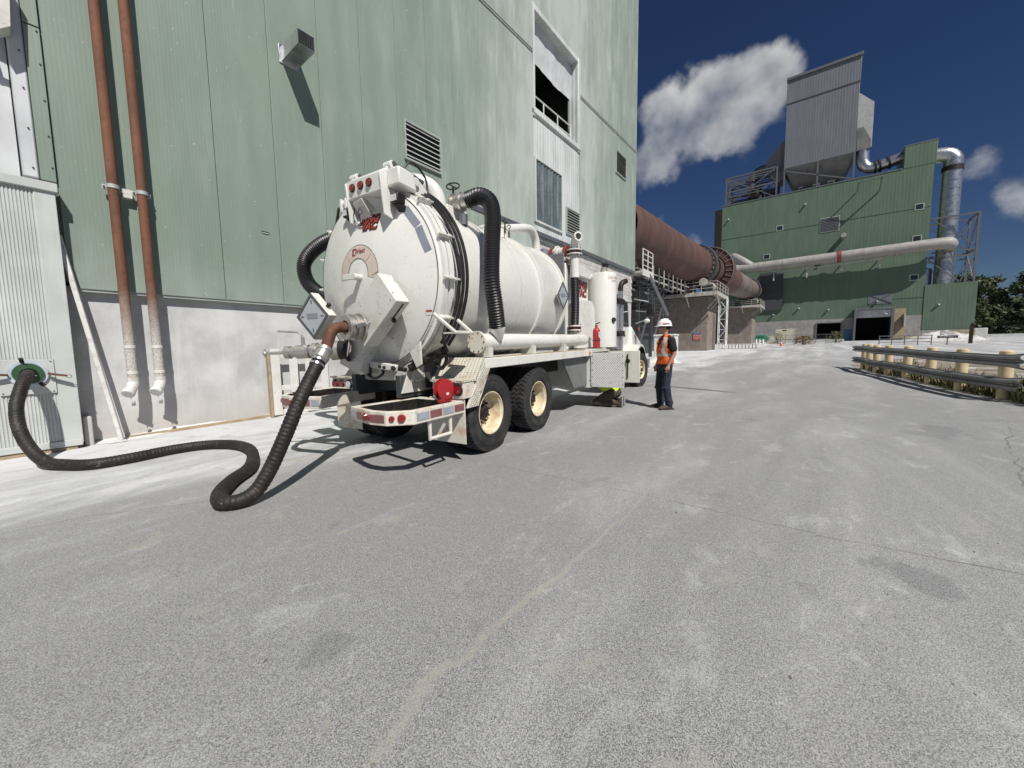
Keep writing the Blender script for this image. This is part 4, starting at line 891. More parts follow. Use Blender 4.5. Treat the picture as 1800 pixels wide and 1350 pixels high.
# --- tail lamp boxes, bumper trays, mudflaps
def lampbox(s):
    y0, y1 = sorted((s*.78, s*1.265)); q = tp(MB().box(-.66, -.44, y0, y1, .80, 1.0), 'tail_lamp_box', 'white_rust', bevel=.006)
    tp(MB().box(-.69, -.40, y0-.01, y1+.01, 1.0, 1.022), 'tail_box_top', 'diamond', parent=q)
    for k, yy in enumerate((s*.87, s*1.04, s*1.19)):
        m_ = 'lens_white' if k == 0 else 'lens'
        tp(MB().cyl((-.661, yy, .905), (-.685, yy, .905), .055, .05, n=22), 'tail_lamp', m_, parent=q)
        tp(MB().torus((-.668, yy, .905), XA, .058, .014, 24, 8), 'lamp_grommet', 'black', parent=q)
lampbox(-1); lampbox(1)
def tray(s, zt):
    P = [(-.55, .44), (-1.48, .28), (-1.56, .58), (-1.60, .76), (-1.58, .98), (-1.40, 1.20), (-.60, 1.24)]
    P = [V((x, s*y, 0)) for x, y in P]
    c = sum(P, V())/len(P); h = .15
    I = [c+(p-c)*.84 for p in P]; n = len(P); b = MB()
    vs = [p+V((0, 0, zt-h)) for p in P]+[p+V((0, 0, zt)) for p in P]+[p+V((0, 0, zt-h)) for p in I]+[p+V((0, 0, zt)) for p in I]; fs = []
    for i in range(n):
        j = (i+1) % n; fs += [(i, j, n+j, n+i), (n+i, n+j, 3*n+j, 3*n+i), (3*n+i, 3*n+j, 2*n+j, 2*n+i), (2*n+i, 2*n+j, j, i)]
    q = tp(b.add(vs, fs), 'bumper_tray', 'white_rust', smooth=0, bevel=.008, fix=True)
    tp(MB().beam(I[0].lerp(I[1], .5)+V((0, 0, zt-h+.02)), I[5].lerp(I[6], .3)+V((0, 0, zt-h+.02)), .06, .03), 'tray_bar', 'grease', parent=q)
    J = [c+(p-c)*.832 for p in P]
    tp(MB().add([p+V((0, 0, zt-h)) for p in J]+[p+V((0, 0, zt-.012)) for p in J], [(i, (i+1) % n, n+(i+1) % n, n+i) for i in range(n)]), 'tray_grime_liner', 'grease', parent=q)
    def tape(p0, p1, t0, t1, m_, z0=zt-.115, z1=zt-.035):
        d = p1-p0; a, b_ = p0+d*t0, p0+d*t1; nn = V((d.y, -d.x, 0)).normalized(); mid = (p0+p1)/2-c
        if nn.dot(mid) < 0: nn = -nn
        tp(MB().prism([a+nn*.003+V((0, 0, z0)), b_+nn*.003+V((0, 0, z0)), b_+nn*.003+V((0, 0, z1)), a+nn*.003+V((0, 0, z1))], nn*.003), 'reflective_tape', m_, parent=q)
    tape(P[3], P[4], .0, .9, 'reflect_red')
    tape(P[1], P[2], .1, .5, 'reflect_white'); tape(P[1], P[2], .55, .95, 'reflect_red')
    for k in range(4): tape(P[5], P[6], .04+.24*k, .26+.24*k, 'reflect_white' if k % 2 == 0 else 'reflect_red')
    for (i, t_, r_) in ((2, .35, .045), (2, .85, .032), (4, .2, .032), (4, .55, .045)):
        p = P[i].lerp(P[i+1], t_); d = P[i+1]-P[i]; nn = V((d.y, -d.x, 0)).normalized()
        if nn.dot(p-c) < 0: nn = -nn
        p = p+V((0, 0, zt-.075)); tp(MB().cyl(p, p+nn*.018, r_, r_*.85, n=18), 'bumper_lamp', 'lens', parent=q)
    return q
tray(-1, .78); tray(1, .86)
tp(MB().tube([(-1.14, -1.16, .64), (-1.14, -1.16, .42), (-.82, -1.18, .42), (-.82, -1.18, .64)], .024, 10), 'side_step', 'white', smooth=20)
for s in (-1, 1):
    y0, y1 = sorted((s*.68, s*1.25)); tp(MB().box(-.63, -.615, y0, y1, .24, .80), 'mudflap', 'white_rust', bevel=.004)
# hose reel
rl_ = tp(MB().lathe([(-.05, .11), (-.045, .125), (-.03, .125), (-.028, .06), (.028, .06), (.03, .125), (.045, .125), (.05, .11), (.05, .0)], (-.78, -1.07, .925), (.15, 1, 0), 28), 'hose_reel', 'red')
tp(MB().lathe([(-.05, .11), (-.05, 0)], (-.78, -1.07, .925), (.15, 1, 0), 28), 'reel_face', 'red', parent=rl_)
tp(MB().prism([(-.88, -1.11, .78), (-.68, -1.11, .78), (-.72, -1.11, .89), (-.84, -1.11, .89)], (0, .06, 0)), 'reel_stand', 'red', parent=rl_)
tp(MB().cyl((-.78, -1.01, .925), (-.78, -.95, .93), .05, n=14), 'reel_hub', 'black', parent=rl_)
tp(MB().box(-.80, -.76, -1.128, -1.123, .86, .89), 'reel_label', 'sign_white', parent=rl_)
# --- blower cabinet, filter pipe and silencer ahead of the tank
tp(MB().box(3.55, 3.60, -.72, .9, 1.26, 3.32), 'bulkhead', 'grey_and_shade', bevel=.006)  # flat grey colour stands in for the shadow on the cabinet rear wall
cb = tp(MB().box(3.9, 5.30, -.62, .70, 1.26, 3.18), 'blower_cabinet', 'white', bevel=.02)
tp(MB().prism([(4.2, -.62, 1.28), (5.35, -.62, 1.28), (5.35, -.62, 2.25), (5.15, -.62, 2.42), (4.35, -.62, 2.42), (4.2, -.62, 2.30)], (0, -.16, 0)), 'cabinet_cover', 'white', bevel=.015, parent=cb)
tp(MB().box(4.1, 5.2, -.75, -.63, 2.95, 3.2), 'cabinet_vent_box', 'white', bevel=.02, parent=cb)
for (t_, z) in (('KING', 2.80), ('VAC', 2.60)):
    for (off_, ex, m_) in ((.018, .000, 'inkblack'), (.003, .004, 'inkred')):
        me = text_mesh(t_, .24, .1, off_)
        for v in me.vertices: v.co = (4.85+v.co.x*1.25, -.628-ex-.002, z+v.co.y)
        link('lettering', me, M[m_], cb)
tp(MB().cyl((4.02, -.78, 2.85), (4.02, -.78, 3.36), .105, n=22), 'filter_pipe', 'white')
tp(ribbed([(4.0, -.78, 1.82), (4.01, -.79, 2.3), (4.02, -.78, 2.87)], .098, .034, .010, 16), 'filter_hose', 'rubber')
def flange(z, r=.17):
    q = tp(MB().cyl((4.02, -.78, z-.06), (4.02, -.78, z-.03), r, n=26).cyl((4.02, -.78, z+.03), (4.02, -.78, z+.06), r, n=26), 'pipe_flange', 'white_dirty', bevel=.004)
    tp(MB().cyl((4.02, -.78, z-.03), (4.02, -.78, z+.03), r*.72, n=20), 'flange_gasket', 'redrust', parent=q)
    for k in range(8):
        a = 2*PI*k/8; x, y = 4.02+r*.86*math.cos(a), -.78+r*.86*math.sin(a); tp(MB().cyl((x, y, z-.085), (x, y, z+.085), .012, n=6), 'flange_bolt', 'grease', parent=q)
flange(3.40); flange(1.74, .155)
tp(MB().cyl((4.02, -.78, 1.40), (4.02, -.78, 1.70), .10, n=20), 'filter_foot', 'white')
tp(MB().tube(catmull([(4.06, -.76, 3.44), (4.06, -.76, 3.56), (4.02, -.80, 3.66), (3.93, -.90, 3.70)], 6), .085, 20), 'relief_elbow', 'white')
tp(MB().lathe([(0, .105), (.03, .105), (.03, .07), (-.05, .06), (-.05, 0)], (3.93, -.90, 3.70), (-.6, -.75, .1), 22), 'relief_mouth', 'white_dirty')
tp(MB().lathe([(-.049, .066), (-.049, 0)], (3.89, -.945, 3.708), (-.6, -.75, .1), 22), 'relief_bore', 'inkblack')
rv = tp(MB().cyl((4.0, -.62, 3.45), (4.0, -.30, 3.45), .09, n=20).cyl((4.0, -.42, 3.45), (4.0, -.36, 3.45), .14, n=22), 'relief_valve', 'white_dirty')
for y_, r_ in ((-.64, .12), (-.30, .11)): tp(MB().cyl((4.0, y_, 3.45), (4.0, y_+.08, 3.45), r_, n=20), 'valve_flange', 'redrust', parent=rv)
tp(MB().box(3.6, 4.4, -.6, .3, 3.24, 3.30), 'valve_shelf', 'white_rust')
tp(MB().box(3.7, 3.95, -.2, .05, 3.30, 3.52), 'control_box', 'slate', bevel=.01)
sl = tp(MB().lathe([(0, .36), (0, .385), (1.9, .385), (1.94, .37), (1.95, 0)], (6.08, -.72, 1.27), (0, 0, 1), 44), 'silencer', 'white')
tp(MB().lathe([(0, .06), (.05, .06), (.05, .045), (.02, .0)], (5.93, -1.07, 1.98), (-.45, -.9, 0), 18), 'silencer_port', 'grease', parent=sl)
tp(MB().lathe([(0, .085), (.0, .085), (.35, .085), (.35, .07), (.05, .06), (.05, 0)], (6.15, -.72, 3.2), (-.45, -.45, 1), 20), 'silencer_outlet', 'alu', parent=sl)
tp(MB().lathe([(.35, .092), (.25, .092)], (6.15, -.72, 3.2), (-.45, -.45, 1), 20), 'outlet_tip', 'grease', parent=sl)
me = text_mesh('CAUTION\nHOT', .085)
for v in me.vertices:
    a = R_(252)+v.co.x/.387; v.co = (6.08+.388*math.cos(a), -.72+.388*math.sin(a), 3.02+v.co.y)
link('lettering', me, M['inkred'], sl)
fe = tp(MB().lathe([(0, .075), (.02, .085), (.42, .085), (.47, .06), (.49, .03), (.55, .03), (.55, 0)], (4.82, -1.0, 1.27), (0, 0, 1), 24), 'fire_extinguisher', 'red')
tp(MB().box(4.74, 4.80, -1.09, -1.08, 1.52, 1.66), 'extinguisher_label', 'sign_white', parent=fe)
tp(MB().beam((4.76, -1.0, 1.84), (4.90, -1.06, 1.88), .02, .02).torus((4.82, -1.0, 1.46), (0, 0, 1), .09, .012, 24, 6), 'extinguisher_strap', 'black', parent=fe)
tp(MB().tube(catmull([(5.25, -.5, 3.05), (5.6, -.5, 3.12), (5.9, -.55, 3.12)], 4), .07, 14), 'silencer_inlet', 'white')
# --- toolbox with its two doors swung open
tp(MB().box(3.76, 4.95, -.62, -.58, .46, 1.20).box(3.76, 4.95, -DW, -.62, .44, .46).box(4.95, 4.98, -DW, -.58, .44, 1.20).box(3.76, 4.98, -DW, -.58, 1.20, 1.23), 'toolbox', 'white_dirty')
d1 = tp(MB().box(3.70, 3.735, -1.97, -1.275, .46, 1.19), 'toolbox_door', 'diamond_sunlit', bevel=.006)
tp(MB().cyl((3.71, -1.277, .5), (3.71, -1.277, 1.15), .014, n=8), 'door_hinge', 'white_dirty', parent=d1)
for k in range(5): tp(MB().sph((3.698, -1.30, .53+.15*k), .010, 8, 6), 'door_rivet', 'steel_grey', parent=d1)
for k in range(5): tp(MB().sph((3.698, -1.95, .53+.15*k), .010, 8, 6), 'door_rivet', 'steel_grey', parent=d1)
d2 = tp(MB().box(4.96, 4.99, -1.99, -1.28, .44, 1.19), 'toolbox_door', 'white', bevel=.006)
tp(MB().cyl((4.955, -1.72, .95), (4.92, -1.72, .95), .05, n=16), 'door_latch', 'grease', parent=d2)
tp(MB().cyl((4.94, -1.72, .55), (4.94, -1.72, 1.12), .012, n=8), 'latch_rod', 'grease', parent=d2)
# --- exhaust stack and cab
tp(MB().cyl((6.72, -.92, 1.2), (6.72, -.92, 2.45), .10, n=24), 'muffler', 'chrome')
tp(MB().tube(catmull([(7.05, -.95, 1.1), (7.05, -.95, 1.8), (7.05, -.95, 2.7), (7.06, -.95, 2.95), (7.12, -.98, 3.08), (7.28, -1.04, 3.14)], 7), .068, 20), 'exhaust_stack', 'chrome')
tp(MB().tube(catmull([(7.055, -.95, 2.84), (7.06, -.95, 2.95), (7.12, -.98, 3.08), (7.28, -1.04, 3.14)], 7), .074, 20), 'stack_elbow', 'grease')
for z in (1.55, 2.45): tp(MB().box(6.6, 7.15, -1.06, -.8, z, z+.16), 'stack_clamp', 'black', bevel=.02)
cab = tp(MB().prism([(7.20, -.92, .95), (8.2, -.92, .95), (8.2, -.92, 1.75), (7.95, -.92, 2.75), (7.25, -.92, 2.80), (7.20, -.92, 2.7)], (0, 1.9, 0)), 'cab', 'white', bevel=.05)
tp(MB().prism([(7.45, -.926, 1.85), (8.05, -.926, 1.85), (7.9, -.926, 2.6), (7.45, -.926, 2.62)], (0, -.006, 0)), 'side_window', 'glass', parent=cab)
tp(MB().prism([(8.18, -.85, 1.82), (7.97, -.85, 2.68), (7.97, .9, 2.68), (8.18, .9, 1.82)], (.03, 0, .01)), 'windscreen', 'glass', parent=cab)
tp(MB().box(7.5, 7.62, -.94, -.925, 1.55, 1.6), 'door_handle', 'black', parent=cab)
hood = tp(MB().prism([(8.15, -1.0, .95), (9.75, -.95, .75), (9.75, -.95, 1.30), (9.4, -.95, 1.45), (8.15, -1.0, 1.90)], (0, 1.95, 0)), 'hood', 'white', bevel=.08)
for s in (-1, 1):
    y0, y1 = sorted((s*.85, s*1.33))
    q = tp(MB().lathe([(y0, .64), (y1, .64), (y1, .70), (y0, .70), (y0, .64)], (8.0, 0, .60), (0, 1, 0), 22, R_(-10), R_(190)), 'front_fender', 'white', fix=True)
    tp(MB().lathe([(y0-.01, .60), (y1+.01, .60), (y1+.01, .64), (y0-.01, .64), (y0-.01, .60)], (8.0, 0, .60), (0, 1, 0), 22, R_(-10), R_(190)), 'fender_flare', 'black', fix=True)
tp(MB().box(9.7, 9.85, -1.2, 1.2, .45, .8), 'front_bumper', 'chrome', bevel=.03)
tp(MB().cyl((8.45, -1.14, 1.78), (8.45, -1.16, 1.78), .05, n=12), 'cab_marker', 'amber')
for s in (-1, 1):
    q = tp(MB().tube([(8.4, s*1.05, 1.95), (8.45, s*1.42, 2.08), (8.45, s*1.42, 2.62), (8.35, s*1.02, 2.72)], .018, 8).tube([(8.45, s*1.42, 2.3), (8.4, s*1.05, 2.35)], .014, 8), 'mirror_arm', 'chrome', smooth=20)
    y0, y1 = sorted((s*1.36, s*1.58)); tp(MB().box(8.42, 8.50, y0, y1, 2.14, 2.58), 'mirror', 'black', bevel=.03)
    tp(MB().sph((8.40, s*1.40, 2.02), (.05, .09, .07)), 'spot_mirror', 'white')
tp(MB().cyl((5.9, -.75, .62), (7.1, -.75, .62), .30, n=28), 'fuel_tank', 'chrome', bevel=.02)
tp(MB().box(7.15, 7.5, -1.15, -.6, .45, .52).box(7.15, 7.5, -1.15, -.6, .78, .84), 'cab_step', 'chrome', bevel=.01)

# ------------------------------------------------------------------ suction hose
e = empty('suction_hose', 'long brown ribbed suction hose looping from annex wall to truck', 'hose'); e.location = (1.2, 4.2, .02)
HM = Matrix.Translation((-1.2, -4.2, -.02))
def hpart(b, name, m):
    o = b.build(name, M[m], None); o.data.transform(HM); o.parent = e; return o
END = TM @ (CP+CD*.17)
hp_ = [(.11, 8.80, 1.20), (.09, 8.62, 1.17), (.03, 8.42, 1.02), (-.03, 8.28, .78), (-.03, 8.15, .52), (.03, 7.95, .28), (.14, 7.66, .13), (.30, 7.38, .10), (.50, 7.12, .10), (.85, 7.07, .107), (1.27, 7.13, .115), (1.62, 7.04, .12), (1.86, 6.72, .127), (1.93, 6.30, .128), (1.84, 5.80, .127), (1.60, 5.18, .122), (1.32, 4.82, .117), (1.13, 4.50, .113), (1.06, 4.22, .111), (1.16, 4.10, .113), (1.30, 4.09, .17), (1.43, 4.08, .33), (1.58, 4.07, .63), (1.74, 4.09, .95), (1.91, 4.13, 1.22), (2.02, 4.17, 1.38)]
hp_ = [(q[0], q[1], q[2]-(.022 if q[2] < .2 else 0)) for q in hp_]
P = resample(catmull(hp_, 14), .0100); rr = []
for i in range(len(P)):
    ph = (i % 4)/4; rr.append(.070-.0040*(.5-.5*math.cos(2*PI*ph))+rnd.uniform(-.0012, .0012))
hpart(MB().tube(P, rr, 18), 'hose_body', 'hose')
tail = P[-1]; td = (P[-1]-P[-8]).normalized()
mid = tail+td*.12
pe = catmull([mid, mid+td*.05, TM @ (CP+CD*.36+V((0, -.02, -.05))), TM @ (CP+CD*.27), END], 6)
hpart(MB().tube(pe, .060, 18), 'hose_elbow', 'hose_rust')
for k in range(2): hpart(MB().lathe([(0, .071), (0, .078), (.022, .078), (.022, .071)], tail+td*(-.10+.055*k), td, 22), 'hose_clamp', 'chrome')
hpart(MB().lathe([(-.02, .068), (.0, .084), (.03, .084), (.035, .074), (.09, .074), (.095, .084), (.13, .084), (.135, .055)], tail, td, 22), 'hose_fitting', 'alu')
wp = V((.11, AY-.03, 1.20)); wd = V((0, -1, 0))
hpart(MB().lathe([(0, .19), (.035, .19), (.035, .0)], wp, wd, 30), 'wall_flange', 'bluewhite')
hpart(MB().lathe([(.035, .15), (.065, .145), (.07, .09), (.11, .08)], wp, wd, 28), 'port_collar', 'green_steel')
for s in (-1, 1): 
    hpart(MB().beam(wp+V((s*.18, -.06, -.01)), wp+V((s*.36, -.10, -.02-.03*s)), .035, .03), 'cam_handle', 'hose_rust')
    hpart(MB().torus(wp+V((s*.38, -.10, -.06)), (0, 1, .3), .025, .004, 14, 5), 'cam_ring', 'steel_grey')
hpart(MB().beam(wp+V((-.04, -.06, .16)), wp+V((-.05, -.12, .22)), .04, .03).beam(wp+V((.1, -.06, -.14)), wp+V((.13, -.10, -.18)), .04, .03), 'flange_lug', 'grease')

# ------------------------------------------------------------------ rotary kiln on its piers
KY, KR = 10.95, 1.97
KA = V((24.8, KY, 9.43)); KD = V((1, 0, .0521)).normalized()
def kax(x): return KA+KD*((x-24.8)/KD.x)
kl = empty('rotary_kiln', 'long rusty brown rotary kiln tube sloping between the two buildings', 'kiln'); kl.location = (50, KY, 10.7)
KI = Matrix.Translation((-50, -KY, -10.7))
def kp(b, name, m, parent=None, **k):
    o = b.build(name, M[m], None, **k); o.data.transform(KI); o.parent = parent or kl; return o
xs_ = [24.8, 32, 40, 48, 56, 64, 72]
for x0, x1 in zip(xs_, xs_[1:]):
    kp(MB().lathe([((x0-24.8)/KD.x, KR-.01), ((x0-24.8)/KD.x+.03, KR), ((x1-24.8)/KD.x-.03, KR), ((x1-24.8)/KD.x, KR-.01)], KA, KD, 64), 'shell_course', 'kiln')
for x0, x1 in ((72, 82), (82, 92), (92, 101)):
    kp(MB().lathe([((x0-24.8)/KD.x, KR-.01), ((x0-24.8)/KD.x+.03, KR), ((x1-24.8)/KD.x-.03, KR), ((x1-24.8)/KD.x, KR-.01)], KA, KD, 64), 'shell_course', 'kiln_grey')
kp(MB().lathe([(0, KR*.99), (.6, KR*.95), (1.4, KR*.8), (1.9, KR*.5), (2.0, 0)], kax(101), KD, 40), 'kiln_end', 'kiln_grey')
def ring(x, w, r, name, m):
    return kp(MB().lathe([(-w/2, KR), (-w/2, r-.04), (-w/2+.04, r), (w/2-.04, r), (w/2, r-.04), (w/2, KR)], kax(x), KD, 64), name, m)
ring(49.0, .85, KR+.36, 'riding_ring', 'steel_dark'); ring(95.5, 1.0, KR+.36, 'riding_ring', 'steel_dark'); ring(52.2, .35, KR+.16, 'stop_ring', 'grease')
for k in range(26):        # ring pads
    a = 2*PI*k/26; d, aa, bb = frame(KD); p = kax(48.35)+(aa*math.cos(a)+bb*math.sin(a))*(KR+.06)
    kp(MB().beam(p-KD*.28, p+KD*.25, .30, .12, aa*math.cos(a)+bb*math.sin(a)), 'ring_pad', 'kiln_grey')
# girth gear guard: a segmented drum with radial ribs, open in front
gg = kp(MB().lathe([(-1.1, KR+.12), (-1.1, KR+1.0), (1.1, KR+1.0), (1.1, KR+.12)], kax(56.6), KD, 40, R_(-75), R_(150)), 'gear_guard', 'kiln', smooth=25)
d, aa, bb = frame(KD)
for k in range(17):
    a = R_(-75+225*k/16); rv_ = aa*math.cos(a)+bb*math.sin(a); p = kax(56.6)
    kp(MB().beam(p-KD*1.14+rv_*(KR+.15), p-KD*1.14+rv_*(KR+1.0), .10, .07, KD), 'guard_rib', 'kiln_grey', parent=gg)
kp(MB().torus(kax(56.6)-KD*1.13, KD, KR+1.0, .06, 48, 6), 'guard_rim', 'kiln_grey', parent=gg)
kp(MB().lathe([(-1.0, KR+.25), (-1.3, KR+.45), (-1.3, KR+.12)], kax(56.3), KD, 20, R_(60), R_(110)), 'gear_shroud', 'blue', parent=gg)
kp(MB().lathe([(0, KR+.5), (.5, KR+.5), (.5, KR+.02)], kax(58), KD, 40), 'gear_body', 'steel_dark', parent=gg)
def platform_set(x0, x1, y0, y1, zt, label, plabel, px0, px1, py0, py1, label3):
    pr = empty('concrete_pier', plabel, 'pier', 'concrete kiln piers'); pr.location = ((px0+px1)/2, (py0+py1)/2, gz(px0)); o0 = pr.location
    def L(b): b.v = [(v[0]-o0.x, v[1]-o0.y, v[2]-o0.z) for v in b.v]; return b
    L(MB().box(px0, px1, py0, py1, gz(px0)-.3, zt-.45)).build('pier_shaft', M['pier'], pr, bevel=.06)
    L(MB().box(px0-.15, px1+.15, py0-.12, py1+.1, zt-.47, zt-.27)).build('pier_cap', M['pier'], pr, bevel=.03)
    for zz in (.45, .75): L(MB().box(px0-.012, px1+.012, py0-.012, py1+.012, gz(px0)+zz*(zt-.5), gz(px0)+zz*(zt-.5)+.05)).build('pour_joint', M['pier'], pr)
    pf = empty('kiln_platform', label, 'platform', 'kiln pier platforms'); pf.location = (x0, y0, zt); q0 = pf.location
    def Q(b): b.v = [(v[0]-q0.x, v[1]-q0.y, v[2]-q0.z) for v in b.v]; return b
    Q(MB().box(x0, x1, y0, y1, zt-.05, zt)).build('deck', M['platform'], pf)
    Q(MB().box(x0-.05, x0, y0-.05, y1, zt-.36, zt+.06)).build('edge_channel', M['platform'], pf, bevel=.01)
    Q(MB().box(x0-.05, x1+.05, y0-.06, y0-.01, zt-.36, zt+.06)).build('edge_channel', M['platform'], pf, bevel=.01)
    ny = max(2, int((y1-y0)/1.35))
    for k in range(ny+1):
        y = y0+(y1-y0)*k/ny; Q(MB().cyl((x0, y, zt), (x0, y, zt+1.1), .032, n=8)).build('rail_post', M['platform'], pf)
        if k % 2 == 0: Q(MB().beam((x0+.1, y, zt-.35), (px0+.05, y, zt-1.35), .12, .10)).build('knee_brace', M['platform'], pf)
    nx = 4
    for k in range(1, nx+1):
        x = x0+(x1-x0)*k/nx; Q(MB().cyl((x, y0, zt), (x, y0, zt+1.1), .032, n=8)).build('rail_post', M['platform'], pf)
        Q(MB().beam((x-.4, y0+.05, zt-.35), (x-.4, py0+.02, zt-1.6), .14, .10)).build('knee_brace', M['platform'], pf)
    for h in (.42, .78, 1.1):
        Q(MB().cyl((x0, y0, zt+h), (x0, y1, zt+h), .027, n=8)).build('hand_rail', M['platform'], pf)
        Q(MB().cyl((x0, y0, zt+h), (x1, y0, zt+h), .027, n=8)).build('hand_rail', M['platform'], pf)
    rs = empty('roller_station', label3, 'rollers', 'kiln roller stations'); rs.location = (px0, KY, zt); r0 = rs.location
    def S(b): b.v = [(v[0]-r0.x, v[1]-r0.y, v[2]-r0.z) for v in b.v]; return b
    xm = (px0+px1)/2
    for s in (-1, 1):
        c = kax(xm)+V((0, s*1.55, -(KR+.62)))
        S(MB().cyl(c-KD*.5, c+KD*.5, .55, n=28)).build('support_roller', M['platform'], rs, bevel=.04)
        S(MB().cyl(c-KD*1.0, c+KD*1.0, .16, n=16)).build('roller_shaft', M['steel_grey'], rs)
        for t_ in (-.85, .85): S(MB().box(c.x+t_-.22, c.x+t_+.22, c.y-.45, c.y+.45, zt, c.z+.28)).build('bearing_block', M['steel_dark'], rs, bevel=.05)
    S(MB().box(px0-.2, px1+.2, KY-2.3, KY+2.3, zt-.02, zt+.22)).build('base_frame', M['steel_dark'], rs)
    return pf
platform_set(45.5, 52.2, 8.0, 15.5, 7.15, 'railed steel platform on the pier nearer the truck', 'stained concrete kiln pier behind the standing worker', 47, 51.7, 9.08, 15.3, 'kiln support rollers on the platform nearer the truck')
platform_set(89, 97, 8.0, 14.2, 9.25, 'railed steel platform on the pier near the far building', 'stained concrete kiln pier close to the far green building', 91, 96.5, 9.5, 14.5, 'kiln support rollers on the platform near the far building')
# drive unit and clutter on the near platform
dr = empty('kiln_drive', 'dark gearbox and motor beside the kiln on the near platform', 'machine'); dr.location = (46.2, 12.3, 7.15)
MB().box(-.3, 1.1, -.9, .5, 0, 1.1).build('gearbox', M['steel_dark'], dr, bevel=.08)
MB().cyl((-.2, -2.0, .7), (-.2, -1.0, .7), .38, n=20).build('motor', M['steel_dark'], dr, bevel=.04)
MB().cyl((-.55, -2.9, 1.1), (-.2, -2.9, 1.1), .42, n=24).build('pulley', M['platform'], dr, bevel=.03)
for k in range(5): MB().cyl((-.35+.1*k, -1.9+.55*k, 0), (-.35+.1*k, -1.9+.55*k, 1.3), .05, n=8).build('pipe', M['platform'], dr)
# sign on the pier
sg = empty('pier_sign', 'blue and red warning sign on the stained concrete pier', 'sign'); sg.location = (46.97, 10.12, 2.6)
MB().box(-.02, 0, -.42, .42, -.48, .48).build('panel', M['sign_white'], sg)
MB().box(-.026, -.021, -.41, .41, .16, .47).build('header', M['sign_blue'], sg)
MB().box(-.026, -.021, -.41, .41, -.47, .15).build('field', M['sign_red'], sg)
for k, (t_, z, sz) in enumerate((('NOTICE', .32, .17), ('AUTHORIZED', .03, .13), ('PERSONNEL', -.15, .13), ('ONLY', -.33, .13))):
    me = text_mesh(t_, sz)
    for v in me.vertices: v.co = (-.029, -v.co.x, z+v.co.y)
    link('lettering', me, M['sign_white'], sg)
# lattice tower between the piers
lt = empty('lattice_leg', 'white steel lattice leg holding the platform corner beside the pier', 'lattice'); lt.location = (50, 8.1, gz(50))
for (x, y) in ((-.4, -.4), (.4, -.4), (-.4, .4), (.4, .4)): MB().cyl((x, y, 0), (x, y, 5.8), .06, n=8).build('chord', M['cord'], lt)
for k in range(5):
    z0, z1 = k*1.15, (k+1)*1.15; f = -1 if k % 2 else 1
    MB().cyl((-.4, -.4*f, z0), (-.4, .4*f, z1), .035, n=6).build('lacing', M['cord'], lt)
    MB().cyl((-.4*f, -.4, z0), (.4*f, -.4, z1), .035, n=6).build('lacing', M['cord'], lt)
    MB().cyl((-.4, -.4, z1), (-.4, .4, z1), .03, n=6).build('lacing', M['cord'], lt)
# landing, stair and pipe rack at the near building corner
ld = empty('stair_tower', 'steel landing and stair going down from the building corner under the kiln', 'stairs'); ld.location = (25.6, 9.0, 6.3)
def ls(b): return b
MB().box(-.8, 1.2, -.35, 1.2, -.12, 0).build('landing', M['platform'], ld)
MB().box(-.8, 1.2, -.40, -.35, -.3, .12).build('edge_channel', M['white_dirty'], ld)
for x in (-.75, .2, 1.15): MB().cyl((x, -.36, 0), (x, -.36, 1.35), .035, n=8).build('rail_post', M['cord'], ld)
for h in (.35, .7, 1.05, 1.35): MB().cyl((-.75, -.36, h), (1.15, -.36, h), .03, n=8).build('hand_rail', M['cord'], ld)
S0, S1 = V((.5, -.35, -.1)), V((2.3, -1.1, -2.7))
S0b, S1b = S0+V((-.15, .9, 0)), S1+V((-.15, .9, 0))
MB().beam(S0, S1, .06, .26).build('stringer', M['steel_grey'], ld); MB().beam(S0b, S1b, .06, .26).build('stringer', M['steel_grey'], ld)
for k in range(12):
    p = S0.lerp(S1, (k+.5)/12); p2 = S0b.lerp(S1b, (k+.5)/12); MB().beam(p, p2, .24, .04).build('tread', M['steel_grey'], ld)
for k in range(4):
    p = S0b.lerp(S1b, k/3); MB().cyl(p, p+V((0, 0, 1.0)), .028, n=8).build('rail_post', M['steel_grey'], ld)
MB().cyl(S0b+V((0, 0, 1.0)), S1b+V((0, 0, 1.0)), .028, n=8).build('hand_rail', M['steel_grey'], ld)
pk = empty('pipe_rack', 'dark rack of pipes and steel under the rusty kiln', 'pipe rack'); pk.location = (32, 11, 0)
for x in (-3, 0, 3):
    for y in (-.6, 2.2): MB().beam((x, y, .6), (x, y, 6.9), .22, .22, (0, 1, 0)).build('column', M['steel_dark'], pk)
    MB().beam((x, -1.4, 5.0), (x, 2.4, 5.0), .2, .25).build('cross_beam', M['steel_dark'], pk)
    MB().beam((x, -1.4, 6.7), (x, 2.4, 6.7), .2, .25).build('cross_beam', M['steel_dark'], pk)
for k in range(7):
    y, z, r_ = -1.1+.5*k, 6.55+(.25 if k % 2 else 0), rnd.uniform(.05, .12); MB().cyl((-4, y, z), (8, y, z+.2), r_, n=10).build('pipe', M['platform' if k % 3 == 0 else 'steel_grey'], pk)
for k in range(5):
    y, z, r_ = -1.3+.25*k, 6.9+.12*k, rnd.uniform(.04, .07); MB().cyl((-4, y, z), (9, y, z+.3), r_, n=8).build('pipe', M['platform'], pk)
for k in range(9):
    x = -3.5+1.3*k; MB().cyl((x, -1.45, 6.2), (x, -1.45, 7.5), rnd.uniform(.03, .06), n=8).build('riser_pipe', M['platform' if k % 2 else 'steel_grey'], pk)
for k in range(2): MB().beam((-3+3*k, -.6, 1.0), (0+3*k, -.6, 5.0), .1, .1).build('brace', M['steel_grey'], pk)
